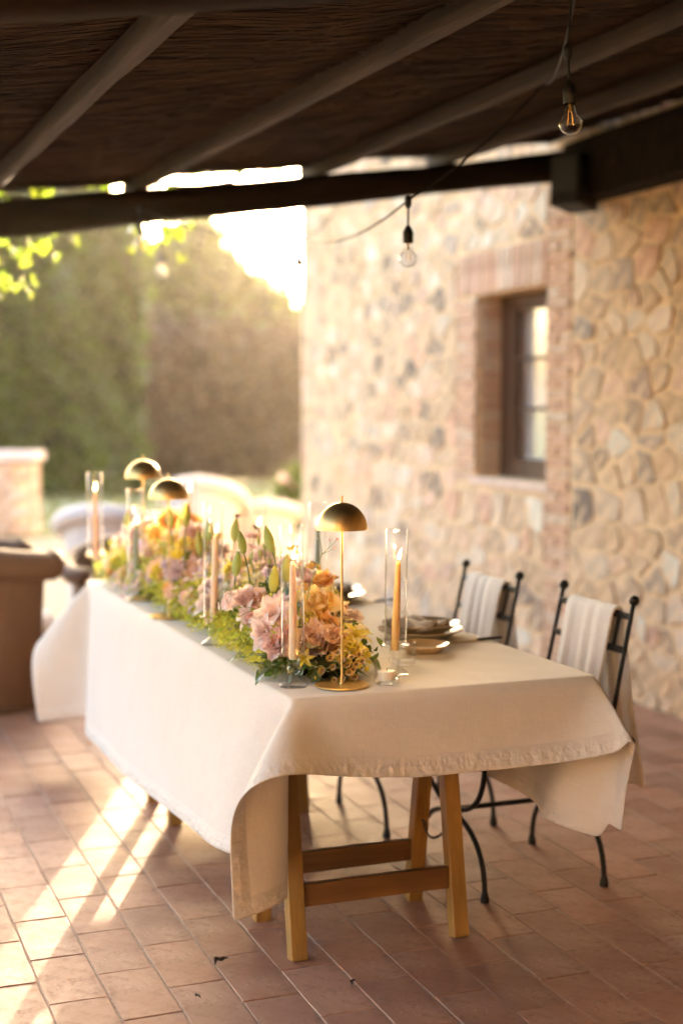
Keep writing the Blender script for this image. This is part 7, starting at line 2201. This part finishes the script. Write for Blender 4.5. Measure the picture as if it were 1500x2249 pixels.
# small foliage and lime filler: thousands of tiny leaves and florets
def sprays(n, leaf_n, size, place):
    mb = MB()
    lf = g_small
    for _ in range(n):
        c, out = place()
        for k in range(leaf_n):
            q = Vector(c) + Vector((fr_.gauss(0, .014), fr_.gauss(0, .014), fr_.gauss(0, .012)))
            d = (Vector(out) + Vector((fr_.gauss(0, .8), fr_.gauss(0, .8), fr_.gauss(0, .6)))).normalized()
            s = size * fr_.uniform(.6, 1.3)
            a = d.orthogonal().normalized()
            a = Matrix.Rotation(fr_.uniform(0, 6.3), 3, d) @ a
            b = d.cross(a)
            q = q - FO
            l, w_ = s * .5, s * .24
            mb.add([q - a * l, q + b * w_ + d * w_ * .5, q + a * l - d * w_ * .4, q - b * w_ + d * w_ * .5, q], [(0, 4, 1), (1, 4, 2), (0, 3, 4), (3, 2, 4)], [.001, .5, 1, .5, .4])
    return mb
g_small = None
def pl_edge():
    y = fr_.uniform(3.56, 5.95)
    left = fr_.random() < .75
    x = 1.335 - fr_.uniform(.06, .160) if left else 1.325 + fr_.uniform(.08, .17)
    if y < 3.75:
        x = fr_.uniform(1.185, 1.43)
    z = ZT + .008 + abs(fr_.gauss(0, .03)) + max(0, mound(x, y) - ZT) * fr_.uniform(0, .9)
    return (x, y, z), (-.5 if left else .5, -.4, .6)
def pl_all():
    y = fr_.uniform(3.52, 5.95)
    x = fr_.uniform(1.205, 1.47)
    return (x, y, mound(x, y) * .55 + .45 * ZT + fr_.uniform(0, .05)), (0, -.3, .8)
stuff(sprays(520, 6, .034, pl_all).build('foliage', PM['green'], arr, False))
stuff(sprays(620, 6, .024, pl_edge).build('lime_foliage', PM['lightgreen'], arr, False))
def florets(n, m, spread, place, sz):
    mb = MB()
    for _ in range(n):
        c, out = place()
        c = Vector(c)
        for k in range(m):
            q = c + Vector((fr_.gauss(0, spread), fr_.gauss(0, spread), fr_.gauss(0, spread * .8))) - FO
            d = (Vector(out) + Vector((fr_.gauss(0, .7), fr_.gauss(0, .7), fr_.gauss(0, .7)))).normalized()
            a = d.orthogonal().normalized() * sz * fr_.uniform(.6, 1.2)
            b = d.cross(a)
            mb.add([q, q + a + d * sz * .3, q + (a + b) * .35, q + b + d * sz * .3, q + (b - a) * .35, q - a + d * sz * .3, q - (a + b) * .35, q - b + d * sz * .3, q + (a - b) * .35],
                   [(0, 8, 1, 2), (0, 2, 3, 4), (0, 4, 5, 6), (0, 6, 7, 8)], [.001, 1, .5, 1, .5, 1, .5, 1, .5])
    return mb
stuff(florets(460, 34, .014, pl_edge, .0042).build('lime_florets', PM['lime'], arr, False))
def pl_near():
    y = fr_.uniform(3.55, 4.15)
    x = 1.335 - fr_.uniform(.08, .160)
    return (x, y, ZT + .012 + abs(fr_.gauss(0, .035))), (-.5, -.4, .6)
stuff(florets(160, 60, .013, pl_near, .0032).build('lime_florets', PM['lime'], arr, False))
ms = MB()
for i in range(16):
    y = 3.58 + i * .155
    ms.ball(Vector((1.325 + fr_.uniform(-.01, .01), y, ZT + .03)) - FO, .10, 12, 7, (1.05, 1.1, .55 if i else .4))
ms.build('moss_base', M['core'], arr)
stuff(stems.build('stems', M['stem'], arr))
# rose bush by the house corner
rbp = cw(-.50, 15.6)
bush = thing('rose_bush', 'small pink rose bush on the lawn beside the house corner', 'bush', (rbp.x, rbp.y, -.05))
def rbplace(r_):
    v = Vector((r_.gauss(0, 1), r_.gauss(0, 1), r_.gauss(0, 1))).normalized() * .26 * r_.random() ** .4
    return Vector((v.x, v.y, .55 + v.z * 1.5)), v
stuff(leaf_cards(900, rbplace, .045, hr).build('foliage', M['hedge'], bush, False))
tb = MB()
for k in range(5):
    tb.tube([(0, 0, 0), (.05 * cos(k * 1.3), .05 * sin(k * 1.3), .4), (.16 * cos(k * 1.3), .16 * sin(k * 1.3), .75)], [.012, .008, .004], 6)
tb.build('stem', M['twig'], bush)
for k in range(9):
    p, v = rbplace(hr)
    o_ = obj('rose', PROTO['rose'][k % 3], PM['blush'], bush, p * 1.04 + Vector((-.05, -.05, .05)))
    o_.scale = (.06, .06, .06)
    o_.rotation_euler = (.6, 0, k)
